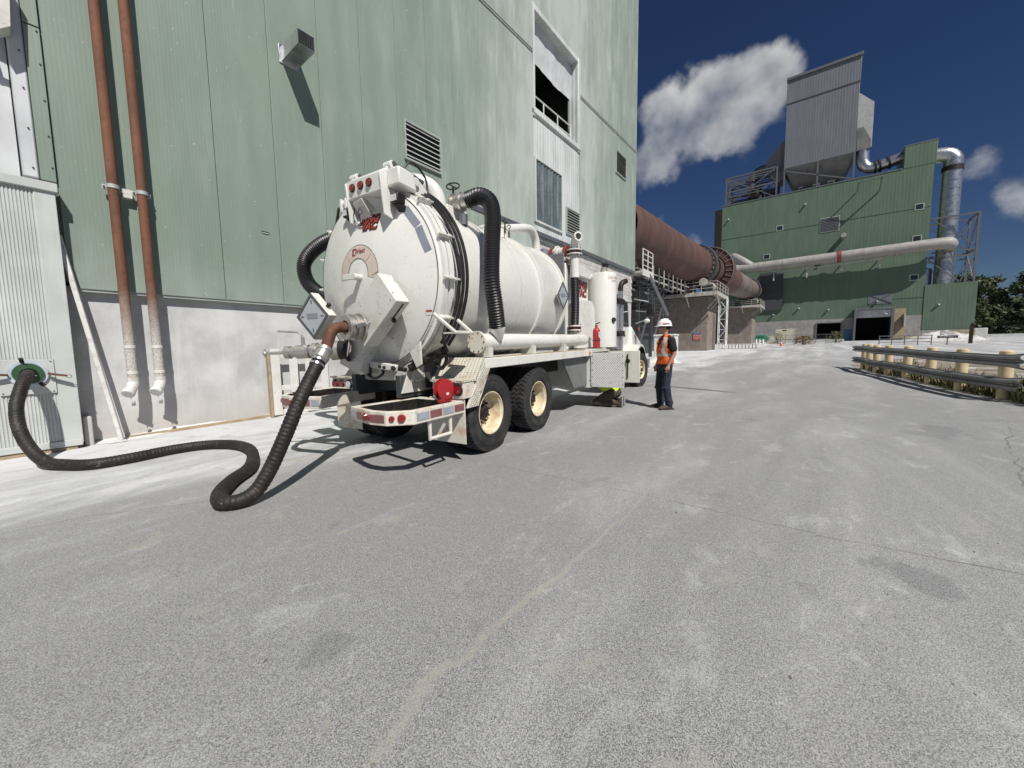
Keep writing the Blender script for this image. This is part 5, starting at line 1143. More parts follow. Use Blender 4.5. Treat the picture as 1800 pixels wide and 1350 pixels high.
o = MB().box(28, 40.5, 13.2, 15, .3, 11).box(40.5, 60, 13.2, 15, 7.0, 12).build('dark_shed', M['steel_dark']); tag(o, 'dark shed wall in the shade under the kiln', 'shed')

# ------------------------------------------------------------------ far plant building
FX = 104.0; K = 104/97
def fy(y): return y*K
def fz(z): return 1.45+(z-1.45)*K
fb = empty('far_plant_building', 'large dark green plant building at the end of the yard', 'building'); fb.location = (FX, 0, 2)
FI = Matrix.Translation((-FX, 0, -2))
def fp(b, name, m, parent=None, **k):
    o = b.build(name, M[m], None, **k); o.data.transform(FI); o.parent = parent or fb; return o
def holed(x0, x1, ya, yb, za, zb, holes):
    ys = sorted({ya, yb, *[h[0] for h in holes], *[h[1] for h in holes]}); zs = sorted({za, zb, *[h[2] for h in holes], *[h[3] for h in holes]}); b = MB()
    for y0, y1 in zip(ys, ys[1:]):
        for z0, z1 in zip(zs, zs[1:]):
            cy, cz = (y0+y1)/2, (z0+z1)/2
            if any(h[0] < cy < h[1] and h[2] < cz < h[3] for h in holes): continue
            b.box(x0, x1, y0, y1, z0, z1)
    return b
D1 = (fy(-11.05), fy(-6.4), 1.9, fz(6.3)); D2 = (fy(-4.35), fy(-.8), 1.9, fz(5.5))
fp(holed(FX, FX+.3, fy(-15.1), fy(16.5), fz(4.1), fz(31.5), [D1, D2]), 'front_cladding', 'green_far', smooth=0)
fp(holed(FX-.02, FX+.3, fy(-15.1), fy(16.5), 1.2, fz(4.1), [D1, D2]), 'plinth_wall', 'far_conc', smooth=0)
fp(MB().box(FX+.31, FX+28, fy(-15.1), fy(-11.6), 1.2, fz(31.5)).box(FX+.31, FX+28, fy(-.5), fy(16.5), 1.2, fz(31.5)).box(FX+14, FX+28, fy(-11.6), fy(-.5), 1.2, fz(31.5)).box(FX+.31, FX+14, fy(-11.6), fy(-.5), fz(7.5), fz(31.5)), 'building_mass', 'void_box', smooth=0)
fp(MB().box(FX+.5, FX+28, fy(-15.12), fy(-15.1)+.01, 1.2, fz(31.5)), 'side_cladding', 'green_far')
fp(MB().box(FX-.15, FX+9, fy(16.5), fy(17.9), 1.2, fz(31)), 'corner_leg', 'grease')
fp(MB().box(FX-.05, FX+9, fy(-15.3), fy(-11.4), fz(31.5), fz(35.15)), 'roof_stub', 'green_far', bevel=.05)
fp(MB().box(FX-.08, FX+9.1, fy(-15.35), fy(-11.35), fz(35.15), fz(35.35)), 'stub_coping', 'steel_grey')
fp(MB().box(FX-.08, FX+.4, fy(-11.3), fy(16.6), fz(31.5), fz(31.7)), 'roof_coping', 'steel_grey')
fp(holed(FX-.1, FX+20, fy(-21.1), fy(-15.1)-.02, fz(3.75), fz(11.35), []), 'low_wing', 'green_far')
fp(MB().box(FX-.05, FX+20, fy(-21.1), fy(-15.1)-.02, 1.0, fz(3.75)), 'wing_plinth', 'far_conc')
for (z, y0, y1) in ((24.45, -15, 16.4), (9.3, -15, -8.0)): fp(MB().box(FX-.04, FX-.002, fy(y0), fy(y1), fz(z), fz(z)+.07), 'girt_seam', 'steel_dark')
def fwin(y, z, w, h):
    q = fp(MB().box(FX-.06, FX-.004, fy(y)-w/2, fy(y)+w/2, fz(z)-h/2, fz(z)+h/2), 'window', 'louver')
    fp(MB().box(FX-.075, FX-.061, fy(y)-w/2+.14, fy(y)+w/2-.14, fz(z)-h/2+.14, fz(z)+h/2-.14), 'pane', 'glass', parent=q)
for (y, z) in ((6.0, 25.0), (-13.7, 24.7), (-13.7, 19.4), (-13.7, 12.8), (8.0, 19.7)): fwin(y, z, 1.25, 1.15)
q = fp(MB().box(FX-.08, FX-.004, fy(-3.3), fy(-.35), fz(22.8), fz(25.5)), 'louver_vent', 'louver')
for k in range(9): fp(MB().box(FX-.13, FX-.082, fy(-3.2), fy(-.45), fz(22.95)+.3*k, fz(22.95)+.3*k+.2), 'louver_blade', 'steel_dark', parent=q)
q = fp(MB().box(FX-.06, FX-.004, fy(-11.2), fy(-8.0), fz(8.6), fz(10.4)), 'patch_panel', 'grey_clad')
fp(MB().beam((FX-.09, fy(-11.1), fz(8.7)), (FX-.09, fy(-8.1), fz(10.3)), .1, .06).beam((FX-.09, fy(-8.1), fz(8.7)), (FX-.09, fy(-11.1), fz(10.3)), .1, .06), 'patch_cross', 'steel_grey', parent=q)
# door surrounds, strip curtain
fp(MB().box(FX-1.6, FX-.01, fy(-6.4), fy(-6.1), 1.6, fz(7.9)).box(FX-1.6, FX-.01, fy(-11.45), fy(-11.05), 1.6, fz(7.9)).box(FX-1.6, FX-.01, fy(-11.05), fy(-6.4), fz(7.5), fz(7.9)), 'door_hood', 'steel_grey', bevel=.03)
fp(MB().box(FX-.6, FX-.5, fy(-11.05), fy(-6.4), fz(6.2), fz(7.5)), 'rolled_shutter', 'tarp')
fp(MB().prism([(FX-1.3, fy(-11.05), fz(7.4)), (FX-1.3, fy(-9.2), fz(7.4)), (FX-1.3, fy(-11.05), fz(6.2))], (.05, 0, 0)), 'torn_flap', 'tarp')
fp(MB().box(FX-.25, FX-.01, fy(-13.0), fy(-11.5), fz(2.4), fz(7.6)), 'timber_jamb', 'wood')
fp(MB().box(FX-.2, FX-.02, fy(-.8), fy(-.6), 1.7, fz(5.6)).box(FX-.2, FX-.02, fy(-4.5), fy(-4.35), 1.7, fz(5.6)).box(FX-.2, FX-.02, fy(-4.35), fy(-.8), fz(5.5), fz(5.65)), 'door_frame', 'steel_grey')
fp(MB().box(FX-.1, FX-.01, fy(-5.95), fy(-4.85), 1.9, fz(4.2)), 'man_door', 'blue')
fp(MB().box(FX-.4, FX-.05, fy(5.0), fy(8.9), fz(8.6), fz(16.3)), 'kiln_hood_sheet', 'steel_dark')
for (y, z) in ((2.2, 8.6), (-2.4, 8.0), (-9.2, 9.0), (6.4, 7.6), (-16.9, 7.8), (15.2, 28.5), (2.0, 28.6)):
    q = fp(MB().box(FX-.55, FX-.05, fy(y)-.12, fy(y)+.12, fz(z), fz(z)+.22), 'wall_lamp', 'cord')
for (y, z, L) in ((-12.8, 5.6, 1.6),): fp(MB().box(FX-1.4, FX-.02, fy(y)-.1, fy(y)+.1, fz(4.4), fz(6.6)), 'wing_baffle', 'louver')
fp(MB().beam((FX-.1, fy(-8.5), fz(28.6)), (FX-3.0, fy(-8.5), fz(30.3)), .18, .22).beam((FX-.1, fy(-5.5), fz(29.2)), (FX-2.4, fy(-5.5), fz(30.2)), .14, .16).beam((FX-2.6, fy(-8.7), fz(30.1)), (FX-2.3, fy(-5.3), fz(30.1)), .14, .16), 'davit_frame', 'green_far')
q = fp(MB().cyl((FX-.02, fy(-3.9), fz(21.4)), (FX-2.2, fy(-3.9), fz(21.4)), .42, n=18), 'vent_stub', 'duct')
# ---- the long limed duct along the face
dc = empty('horizontal_duct', 'long limed pipe duct running along the face of far building', 'duct'); dc.location = (FX-2.2, 0, fz(17.5))
dl = [(0, fy(14.5), -.15), (0, fy(0), .0), (0, fy(-15.2), .2), (.8, fy(-17.2), .2), (2.6, fy(-17.6), .1)]
P = catmull(dl, 10); MB().tube(P, 1.02, 24).build('duct_run', M['duct'], dc)
for y in (13.0, 9, 5, 1, -3.0, -7, -11): MB().lathe([(-.12, 1.02), (-.12, 1.09), (.12, 1.09), (.12, 1.02)], (0, fy(y), -.15+.2*(14.5-y)/30), (0, 1, 0), 24).build('duct_band', M['duct'], dc)
MB().lathe([(-.35, 1.02), (-.35, 1.12), (.35, 1.12), (.35, 1.02)], (0, fy(-3.4), .05), (0, 1, 0), 24).build('expansion_joint', M['redrust'], dc)
MB().tube(catmull([(0, fy(10.5), .3), (.3, fy(12.0), 1.6), (1.2, fy(13.6), 2.9), (2.1, fy(14.2), 3.2)], 6), .85, 20).build('branch_duct', M['duct'], dc)
MB().beam((0, fy(6), -1.75), (0, fy(-9.5), -1.2), .2, .28).build('support_beam', M['platform'], dc)
for y in (6.5, 1.2, -3.9, -9.0):
    MB().beam((0, fy(y), -.9), (0, fy(y), -3.4 if y > 0 else -2.6), .22, .22, (1, 0, 0)).build('support_leg', M['platform'], dc); MB().beam((0, fy(y), -1.2), (2.1, fy(y), -1.2), .2, .2).build('support_arm', M['platform'], dc)
# ---- dust collector on the roof
bh = empty('dust_collector', 'tall grey ribbed dust collector box standing on the far roof', 'dust collector'); bh.location = (FX+1, fy(.4), fz(31.5))
def bz(z): return fz(z)-fz(31.5)
y0, y1 = fy(-5.0)-fy(.4), fy(5.85)-fy(.4)
MB().box(0, 9, y0, y1, bz(36.7), bz(49.0)).build('housing', M['grey_clad'], bh, bevel=.05)
MB().box(-.06, 9.06, y0-.08, y1+.06, bz(49.05), bz(53.3)).build('penthouse', M['grey_clad'], bh, bevel=.05)
MB().box(-.35, 9.3, y0-.25, y1+.15, bz(53.3), bz(53.75)).build('roof_cap', M['steel_grey'], bh, bevel=.03)
MB().box(-.12, 9.1, y0-.1, y1+.1, bz(48.95), bz(49.06)).build('belt_flashing', M['steel_grey'], bh)
cy = (y0+y1)/2
MB().add([(0.1, y0+.1, bz(36.7)), (0.1, y1-.1, bz(36.7)), (8.9, y1-.1, bz(36.7)), (8.9, y0+.1, bz(36.7)), (2.5, cy-3.2, bz(31.6)), (2.5, cy+3.2, bz(31.6)), (6.5, cy+3.2, bz(31.6)), (6.5, cy-3.2, bz(31.6))], [(0,1,5,4),(1,2,6,5),(2,3,7,6),(3,0,4,7),(4,5,6,7)]).build('hopper', M['hopper'], bh, smooth=0)
for yy in (y0+.15, y1-.15, cy): MB().box(0, .3, yy-.15, yy+.15, 0, bz(36.7)).build('leg', M['steel_grey'], bh)
MB().beam((.1, y0+.2, bz(32)), (.1, y1-.2, bz(36.3)), .2, .25).build('brace', M['steel_grey'], bh)
for k in range(3):
    q = MB().box(1.2, 2.6, cy-2.9+2.4*k, cy-1.7+2.4*k, .1, 1.5).build('hatch', M['steel_grey'], bh); MB().box(1.1, 1.19, cy-2.7+2.4*k, cy-1.9+2.4*k, .4, 1.2).build('hatch_cover', M['grease'], bh)
MB().add([(1.5, y0-.05, bz(37.5)), (7, y0-.05, bz(37.5)), (7, y0-.05, bz(46.6)), (1.5, y0-.05, bz(47.6)), (1.5, y0-2.4, bz(37.5)), (7, y0-2.4, bz(37.5)), (7, y0-2.4, bz(44.2)), (1.5, y0-2.4, bz(45.2))], [(0,1,2,3),(4,7,6,5),(0,4,5,1),(3,2,6,7),(0,3,7,4),(1,5,6,2)]).build('clean_air_plenum', M['plenum'], bh, smooth=0)
MB().add([(.6, y0-.1, bz(41)), (.6, y0-1.0, bz(41)), (.6, y0-2.2, bz(38.4)), (.6, y0-2.2, bz(37.0)), (.6, y0-.1, bz(37.0)), (3, y0-.1, bz(41)), (3, y0-1.0, bz(41)), (3, y0-2.2, bz(38.4)), (3, y0-2.2, bz(37.0)), (3, y0-.1, bz(37.0))], [(0,1,2,3,4),(9,8,7,6,5),(0,5,6,1),(1,6,7,2),(2,7,8,3),(3,8,9,4),(4,9,5,0)]).build('outlet_transition', M['hopper'], bh, smooth=0)
P = catmull([(1.6, y0-1.2, bz(37.2)), (1.6, y0-1.2, bz(35.2)), (1.6, y0-1.9, bz(33.9)), (1.6, y0-3.4, bz(33.7)), (1.6, fy(-11.4)-fy(.4), bz(34.3))], 8); MB().tube(P, 1.0, 22).build('outlet_duct', M['galv'], bh)
for t_ in (.72, .8, .9): p = P[int(t_*(len(P)-1))]; p2 = P[int(t_*(len(P)-1))-1]; MB().lathe([(-.15, 1.0), (-.15, 1.2), (.15, 1.2), (.15, 1.0)], p, (p-p2), 22).build('duct_flange', M['grease'], bh)
MB().add([(2, y1, bz(43)), (6, y1, bz(43)), (6, y1, bz(35)), (2, y1, bz(35)), (2, y1+1.0, bz(42.4)), (6, y1+1.0, bz(42.4)), (6, y1+1.0, bz(35.4)), (2, y1+1.0, bz(35.4)), (3, y1+3.6, bz(40.0)), (5, y1+3.6, bz(40.0)), (5, y1+3.6, bz(38)), (3, y1+3.6, bz(38))], [(0,1,5,4),(1,2,6,5),(2,3,7,6),(3,0,4,7),(4,5,9,8),(5,6,10,9),(6,7,11,10),(7,4,8,11),(8,9,10,11),(3,2,1,0)]).build('inlet_transition', M['grey_and_shade'], bh, smooth=0)
P = catmull([(4, y1+3.4, bz(39)), (4, y1+4.8, bz(38.8)), (4, y1+5.8, bz(38.0)), (4, y1+6.1, bz(36.6)), (4, y1+6.1, bz(34)), (4, y1+6.1, bz(31.6))], 7); MB().tube(P, 1.0, 20).build('inlet_duct', M['steel_grey'], bh)
# ---- steel frame on the roof
sf = empty('roof_steel_frame', 'open braced steel frame on the far roof left of collector', 'steel frame'); sf.location = (FX+.6, fy(11.3), fz(31.5))
W_, H_ = 5.0, 6.3
for x in (0, 4.5, 8):
    for y in (-W_+.3, W_): MB().beam((x, y, 0), (x, y, H_), .28, .28, (1, 0, 0)).build('column', M['steel_grey'], sf)
    for z in (H_/2, H_): MB().beam((x, -W_+.3, z), (x, W_, z), .22, .28).build('girder', M['steel_grey'], sf)
    for z0 in (0, H_/2):
        MB().beam((x, -W_+.3, z0+H_/2), (x, 0.15, z0), .14, .14).build('brace', M['steel_grey'], sf) if z0 else MB().beam((x, .15, H_/2), (x, -W_+.3, 0), .14, .14).build('brace', M['steel_grey'], sf)
        MB().beam((x, W_, z0+H_/2 if z0 else 0), (x, .15, z0 if z0 else H_/2), .14, .14).build('brace', M['steel_grey'], sf)
for y in (-W_+.3, W_):
    for z in (H_/2, H_): MB().beam((0, y, z), (8, y, z), .22, .28).build('girder', M['steel_grey'], sf)
    MB().beam((0, y, 0), (8, y, H_), .14, .14).build('brace', M['steel_grey'], sf)
for k in range(6): MB().beam((.8+1.2*k, -W_+.3, H_-.3), (.8+1.2*k, W_, H_-.3), .16, .2).build('joist', M['steel_grey'], sf)
for k in range(4): MB().beam((.8+1.8*k, -W_+.3, H_/2-.3), (.8+1.8*k, W_, H_/2-.3), .16, .2).build('joist', M['steel_grey'], sf)
MB().lathe([(0, 2.0), (1.8, 2.0), (2.6, 1.2), (4.4, 1.0), (4.6, .4), (4.6, 0)], (4, -.6, 0), (0, 0, 1), 24).build('cyclone', M['grease'], sf)
MB().box(2.2, 6, -4.2, -2.2, 0, 2.4).build('fan_housing', M['steel_dark'], sf, bevel=.1)
# ---- silver stack and its frame on the low wing
sk = empty('silver_stack', 'shiny galvanized round stack bending over the far roof', 'stack'); sk.location = (FX+2.5, fy(-17.6), fz(11.4))
zt = fz(33.0)-fz(11.4)
P = catmull([(0, 0, 0), (0, 0, zt*.5), (0, 0, zt-2.5), (0, .05, zt-.9), (0, .9, zt), (0, 2.4, zt+.3), (0, 4.0, zt+.3)], 8)
MB().tube(P, 1.28, 30).build('stack_tube', M['galv'], sk)
for k in range(14): MB().lathe([(-.06, 1.28), (-.06, 1.33), (.06, 1.33), (.06, 1.28)], (0, 0, .8+1.35*k), (0, 0, 1), 30).build('stack_band', M['galv'], sk)
MB().lathe([(-.4, 1.29), (-.4, 1.40), (.4, 1.40), (.4, 1.29)], (0, 0, zt-2.6), (0, 0, 1), 30).build('expansion_joint', M['grease'], sk)
MB().lathe([(0, 1.1), (3.2, 1.1), (3.4, .7), (3.4, 0)], (1.0, 2.4, 0), (0, 0, 1), 22).build('fan_casing', M['galv'], sk)
fr = empty('stack_frame', 'dark steel lattice frame around the foot of the stack', 'steel frame'); fr.location = (FX+.5, 0, fz(11.4))
ya, yb, hh = fy(-15.3), fy(-20.7), fz(22.4)-fz(11.4)
for x in (0, 5):
    MB().beam((x, yb, 0), (x, yb, hh), .3, .3, (1, 0, 0)).build('column', M['steel_grey'], fr)
    for z in (hh*.40, hh*.48, hh): MB().beam((x, ya, z), (x, yb, z), .24, .26).build('girder', M['steel_grey'], fr)
    MB().beam((x, ya, hh), (x, yb, hh*.52), .16, .16).build('brace', M['steel_grey'], fr); MB().beam((x, yb, hh), (x, (ya+yb)/2, hh*.5), .16, .16).build('brace', M['steel_grey'], fr)
    MB().beam((x, ya, hh*.38), (x, yb+1.5, 0), .16, .16).build('brace', M['steel_grey'], fr); MB().beam((x, yb, hh*.38), (x, yb+1.7, 0), .16, .16).build('brace', M['steel_grey'], fr)
for z in (hh*.48, hh): MB().beam((0, yb, z), (5, yb, z), .24, .26).build('girder', M['steel_grey'], fr)
MB().beam((0, yb, hh), (5, yb, hh*.5), .16, .16).build('brace', M['steel_grey'], fr); MB().beam((0, yb, 0), (5, yb, hh*.45), .16, .16).build('brace', M['steel_grey'], fr)

# ------------------------------------------------------------------ guard rail
PO = [(21.42, -1.77), (20.79, -1.87), (19.35, -1.95), (18.41, -2.16), (17.19, -2.43), (15.5, -2.65), (13.97, -2.91), (12.56, -3.23)]
gr = empty('guard_rail', 'grey double beam guard rail on fat pale yellow posts', 'guard rail'); gr.location = (17, -2.4, gz(17))
g0 = gr.location
def GL(b): b.v = [(v[0]-g0.x, v[1]-g0.y, v[2]-g0.z) for v in b.v]; return b
for (x, y) in PO:
    tl_ = rnd.uniform(-.015, .015)
    pst = GL(MB().lathe([(-.1, .106), (.97, .106), (1.0, .098), (1.02, .07), (1.025, 0)], (x, y, gz(x)), (tl_*2, rnd.uniform(-.03, .03), 1), 22)).build('post', M['yellow_pale'], gr)
WP0 = [(-.155, -.02), (-.155, .0), (-.13, .0), (-.105, .075), (-.055, .08), (-.02, .012), (.02, .012), (.055, .08), (.105, .075), (.13, .0), (.155, .0), (.155, -.02)]
WP = [(h*.76, o) for h, o in WP0]
pathp = [V((22.1, -1.62, 0))]+[V((x, y, 0)) for x, y in PO]+[V((12.0, -3.42, 0))]
def wbeam(pts, zc):
    b = MB(); P_ = catmull(pts, 5); n = len(WP)
    for i, p in enumerate(P_):
        t_ = (P_[min(i+1, len(P_)-1)]-P_[max(0, i-1)]).normalized(); nn = V((t_.y, -t_.x, 0))
        if nn.y < 0: nn = -nn
        sc = 1+.35*max(0, (i-(len(P_)-5))/4)
        for (h, o) in WP: q = p+nn*(.125+o); b.v.append((q.x, q.y, gz(p.x)+zc+h*sc))
    b.f = [(i*n+k, i*n+k+1, (i+1)*n+k+1, (i+1)*n+k) for i in range(len(P_)-1) for k in range(n-1)]
    return b
for zc in (.815, .345):
    o = GL(wbeam(pathp, zc)).build('rail_beam', M['railgalv'], gr, smooth=50); q = o.modifiers.new('sheet', 'SOLIDIFY'); q.thickness = .006
    for (x, y) in PO[2::2]: GL(MB().cyl((x+.02, y+.14, gz(x)+zc), (x+.02, y+.165, gz(x)+zc), .022, n=8)).build('rail_bolt', M['cord'], gr)
gr2 = empty('return_rail', 'pale guard rail piece turning away behind the yellow posts', 'guard rail'); gr2.location = (13.2, -4.6, gz(13)); g0 = gr2.location
GL(wbeam([V((12.0, -3.75, 0)), V((12.8, -4.4, 0)), V((14.2, -5.6, 0)), V((16, -7.2, 0))], .82)).build('rail_beam', M['galv'], gr2, smooth=50)
for (x, y) in ((12.9, -4.75), (15.0, -6.6)): GL(MB().cyl((x, y, gz(x)-.1), (x, y, gz(x)+1.0), .1, n=14)).build('post', M['yellow_pale'], gr2)

# ------------------------------------------------------------------ verge with weeds
def dirtmat():
    m, nt, p = NM('verge_soil'); t = NT(nt)
    c = t.mix(t.ramp(t.noise(1.3, 6, .7), .3, .7), (.16, .12, .085), (.32, .29, .25)); c = t.mix(t.ramp(t.noise(.5, 5, .7), .5, .66), c, (.6, .6, .59))
    t.put(p.inputs['Base Color'], c); p.inputs['Roughness'].default_value = .9; t.put(p.inputs['Normal'], t.bump(t.noise(12, 5, .7), .6, .04)); return m
b = MB(); edge = [(9.0, -4.2), (10.5, -3.75)] + [(x, y+.12+rnd.uniform(-.1, .1)) for x, y in reversed(PO)] + [(24, -1.5), (27, -2.4), (30, -4)]
for (x, y) in edge: b.v += [(x, y, gz(x)+.006), (x+.6, y-2.6, gz(x)+.05), (x+1.4, y-6.5, gz(x)+.008)]
b.f = [(3*i+k, 3*i+3+k, 3*i+4+k, 3*i+1+k) for i in range(len(edge)-1) for k in range(2)]
o = b.build('verge', dirtmat()); tag(o, 'brown soil verge behind the guard rail', 'verge', kind='structure')
def blades(n, fn, m, name, label, h=(.12, .4), w=.012, spread=.5):
    b = MB(); r = random.Random(len(name)+n)
    for _ in range(n):
        x, y = fn(r); z = gz(x)+.01; hh = r.uniform(*h); a = r.uniform(0, 2*PI); dx, dy = math.cos(a)*hh*spread, math.sin(a)*hh*spread; px_, py_ = -math.sin(a)*w, math.cos(a)*w
        b.add([(x-px_, y-py_, z), (x+px_, y+py_, z), (x+dx*.4+px_*.8, y+dy*.4+py_*.8, z+hh*.65), (x+dx*.4-px_*.8, y+dy*.4-py_*.8, z+hh*.65), (x+dx, y+dy, z+hh)], [(0, 1, 2, 3), (3, 2, 4)])
    return tag(b.build(name, M[m], smooth=0), label, 'weeds', kind='stuff')
def verge_pt(r):
    while True:
        i = r.randrange(len(PO)-1); t_ = r.random(); x = PO[i][0]+(PO[i+1][0]-PO[i][0])*t_; y = PO[i][1]+(PO[i+1][1]-PO[i][1])*t_
        d = abs(r.gauss(0, .55)); return x+r.uniform(-.1, .4), y+.05-d
blades(5200, verge_pt, 'weed', 'verge_weeds', 'green weeds growing along the foot of the guard rail', (.08, .36))
blades(2600, verge_pt, 'dry', 'dry_grass', 'dry brown grass tangled among the guard rail posts', (.10, .42))
blades(1500, lambda r: (r.uniform(11.4, 13.2), r.uniform(-4.9, -3.25)), 'weed', 'corner_weeds', 'thick green weeds at the near end of the guard rail', (.15, .5), .016)
def bush(x, y, r_, h, n, m, name, label, z=None, group=None):
    e = empty(name, label, 'bush', group); e.location = (x, y, gz(x) if z is None else z); R2 = random.Random(int(x*10+y*100)); b = MB(); st = MB()
    for k in range(7):
        a = R2.uniform(0, 2*PI); q = R2.uniform(.2, .8)*r_; st.tube([(0, 0, 0), (math.cos(a)*q*.5, math.sin(a)*q*.5, h*.45), (math.cos(a)*q, math.sin(a)*q, h*R2.uniform(.6, .95))], [r_*.03, r_*.02, r_*.008], 5)
    for _ in range(n):
        a = R2.uniform(0, 2*PI); ph = R2.uniform(.05, 1); q = r_*math.sqrt(R2.random())*(1-.5*ph*ph); p = V((math.cos(a)*q, math.sin(a)*q, h*ph)); s_ = r_*R2.uniform(.06, .14)
        d1 = V((R2.gauss(0, 1), R2.gauss(0, 1), R2.gauss(0, .6))).normalized(); d2 = d1.cross(V((R2.gauss(0, 1), R2.gauss(0, 1), R2.gauss(0, 1)))).normalized()
        b.add([p-d1*s_, p+d2*s_*.45, p+d1*s_, p-d2*s_*.45], [(0, 1, 2, 3)])
    b.build('foliage', M[m], e, smooth=0); st.build('stems', M['bark'], e); return e
bush(20.3, -2.9, .35, .5, 220, 'weed', 'roadside_bush', 'small green bush behind the middle of the guard rail')
bush(79, -3.0, 1.0, 1.9, 420, 'weed', 'roadside_bush', 'round green bush beside the far fence end near the dark doorway')
bush(72, .9, 1.5, 1.3, 420, 'dry', 'roadside_bush', 'wide dry bush in front of the far chain fence')
bush(76, 4.2, .9, 1.9, 300, 'weed', 'roadside_bush', 'thin green bush beside the tan tote box')

# ------------------------------------------------------------------ trees on the right
def tree(x, y, h, r_, seed, label):
    e = empty('tree', label, 'tree', 'trees beyond the plant'); R2 = random.Random(seed); e.location = (x, y, gz(x)-.3)
    tb = MB().tube(catmull([(0, 0, 0), (R2.uniform(-.3, .3), R2.uniform(-.3, .3), h*.35), (R2.uniform(-.6, .6), R2.uniform(-.6, .6), h*.8)], 4), [.42-.34*i/8 for i in range(9)], 8)
    cl = []
    for k in range(15):
        a = R2.uniform(0, 2*PI); zz = R2.uniform(.22, .97); q = r_*R2.uniform(.25, .9)*math.sqrt(max(.05, 1-((zz-.5)/.56)**2)); c = V((math.cos(a)*q, math.sin(a)*q, h*zz)); cl.append((c, r_*R2.uniform(.26, .44)))
        tb.tube([(0, 0, h*min(.75, zz*.7)), c*.5+V((0, 0, h*zz*.4)), c], [.16, .1, .04], 5)
    tb.build('trunk', M['bark'], e); b = MB()
    for c, cr_ in cl:
        for _ in range(230):
            d = V((R2.gauss(0, 1), R2.gauss(0, 1), R2.gauss(0, .8))); d.normalize(); p = c+d*cr_*(R2.random()**.4); s_ = R2.uniform(.22, .5)
            u = V((R2.gauss(0, 1), R2.gauss(0, 1), R2.gauss(0, .5))).normalized(); w = u.cross(d+V((.01, 0, .3))).normalized()
            b.add([p-u*s_, p+w*s_*.55, p+u*s_, p-w*s_*.55], [(0, 1, 2, 3)])
    b.build('crown', M['leaf'], e, smooth=0); return e
tl_ = [(165, -34.5, 17.0, 5.0, 'dark tree nearest the corner of the green wing'), (172, -40.0, 16.0, 4.8, 'dark tree second from the green wing in the front row'), (168, -45.5, 17.0, 5.2, 'dark tree third from the green wing in the front row'), (172, -51.0, 17.0, 5.2, 'dark tree at the right edge of the picture in front row'),
       (192, -38.5, 21.5, 6.0, 'tall dark tree in back row above the green wing corner'), (196, -46.5, 20.0, 6.0, 'tall dark tree in the middle of the back row'), (192, -55.0, 21.0, 6.4, 'tall dark tree in back row at the right edge'), (176, -57.5, 16, 5.0, 'dark front row tree just off the right edge'), (150, -41.0, 9.0, 4.0, 'low bushy dark tree in front of the tree row'), (152, -36.0, 7.5, 3.4, 'smallest low dark tree near the block wall')]
for i, (x, y, h, r_, lb_) in enumerate(tl_): tree(x, y, h, r_, i*7+3, lb_)
o = MB().box(120, 120.6, -60, -23.5, 2.0, 3.0).build('low_wall', M['concrete']); tag(o, 'low grey wall in front of the dark trees', 'wall')
b = MB(); R2 = random.Random(5)
for _ in range(5200):
    x, y = R2.uniform(150, 230), R2.uniform(-75, -30); z = 2.2+R2.random()*(7+ (x-150)*.08); s_ = R2.uniform(.4, .9); u = V((R2.gauss(0, 1), R2.gauss(0, 1), R2.gauss(0, .6))).normalized(); w = u.cross(V((R2.gauss(0, 1), R2.gauss(0, 1), 1))).normalized(); p = V((x, y, z))
    b.add([p-u*s_, p+w*s_*.6, p+u*s_, p-w*s_*.6], [(0, 1, 2, 3)])
tag(b.build('undergrowth', M['leaf'], smooth=0), 'dark undergrowth filling the wood under the trees', 'undergrowth', kind='stuff')
tag(MB().add([(235, -140, 2), (235, 20, 2), (300, 20, 22), (300, -140, 24), (420, -160, 30), (420, 40, 26)], [(0, 1, 2, 3), (3, 2, 5, 4)]).build('wooded_hill', M['leaf']), 'dark wooded rise behind the trees', 'hill', kind='structure')

# ------------------------------------------------------------------ things on the far side of the yard
def wheels_on(e, pts, r_, w):
    for (x, y) in pts:
        q = MB().cyl((x-w/2, y, r_), (x+w/2, y, r_), r_, n=20).build('wheel', M['tyre'], e, bevel=.03); MB().cyl((x-w/2-.02, y, r_), (x-w/2, y, r_), r_*.5, n=14).build('rim', M['tan_box'], q)
e = empty('box_trailer', 'tan box trailer parked against the far green building', 'trailer'); e.location = (100, 4.45, gz(100))
MB().box(-1.1, 1.1, -1.75, 1.55, .55, 2.75).build('body', M['tan_box'], e, bevel=.06); MB().box(-1.13, -1.101, -.35, .35, 2.35, 2.6).build('vent', M['steel_dark'], e)
for y in (-1.72, 1.5): MB().box(-1.14, -1.101, y-.04, y+.06, .55, 2.75).build('corner_post', M['louver'], e)
MB().box(-1.13, -1.101, -1.7, 1.5, .55, .66).build('skirt', M['louver'], e); wheels_on(e, [(-.95, -.85)], .36, .24)
MB().beam((0, -1.7, .6), (0, -2.9, .55), .1, .1).build('drawbar', M['steel_dark'], e)
e = empty('compressor_trailer', 'teal green engine compressor trailer left of the tan trailer', 'trailer'); e.location = (100, 8.4, gz(100))
MB().prism([(-.9, -1.2, .55), (-.9, 1.35, .55), (-.9, 1.35, 1.3), (-.9, 1.0, 1.62), (-.9, -.6, 1.70), (-.9, -1.2, 1.15)], (1.8, 0, 0)).build('hood', M['green_machine'], e, bevel=.05)
MB().box(-.93, -.901, -.3, .7, 1.1, 1.35).build('grille', M['steel_dark'], e); wheels_on(e, [(-.8, .1)], .36, .22); MB().beam((0, -1.2, .5), (0, -2.2, .45), .08, .08).build('drawbar', M['steel_dark'], e)
e = empty('tote_box', 'small tan tote box standing in front of the tan trailer', 'box'); e.location = (86, 5.5, gz(86))
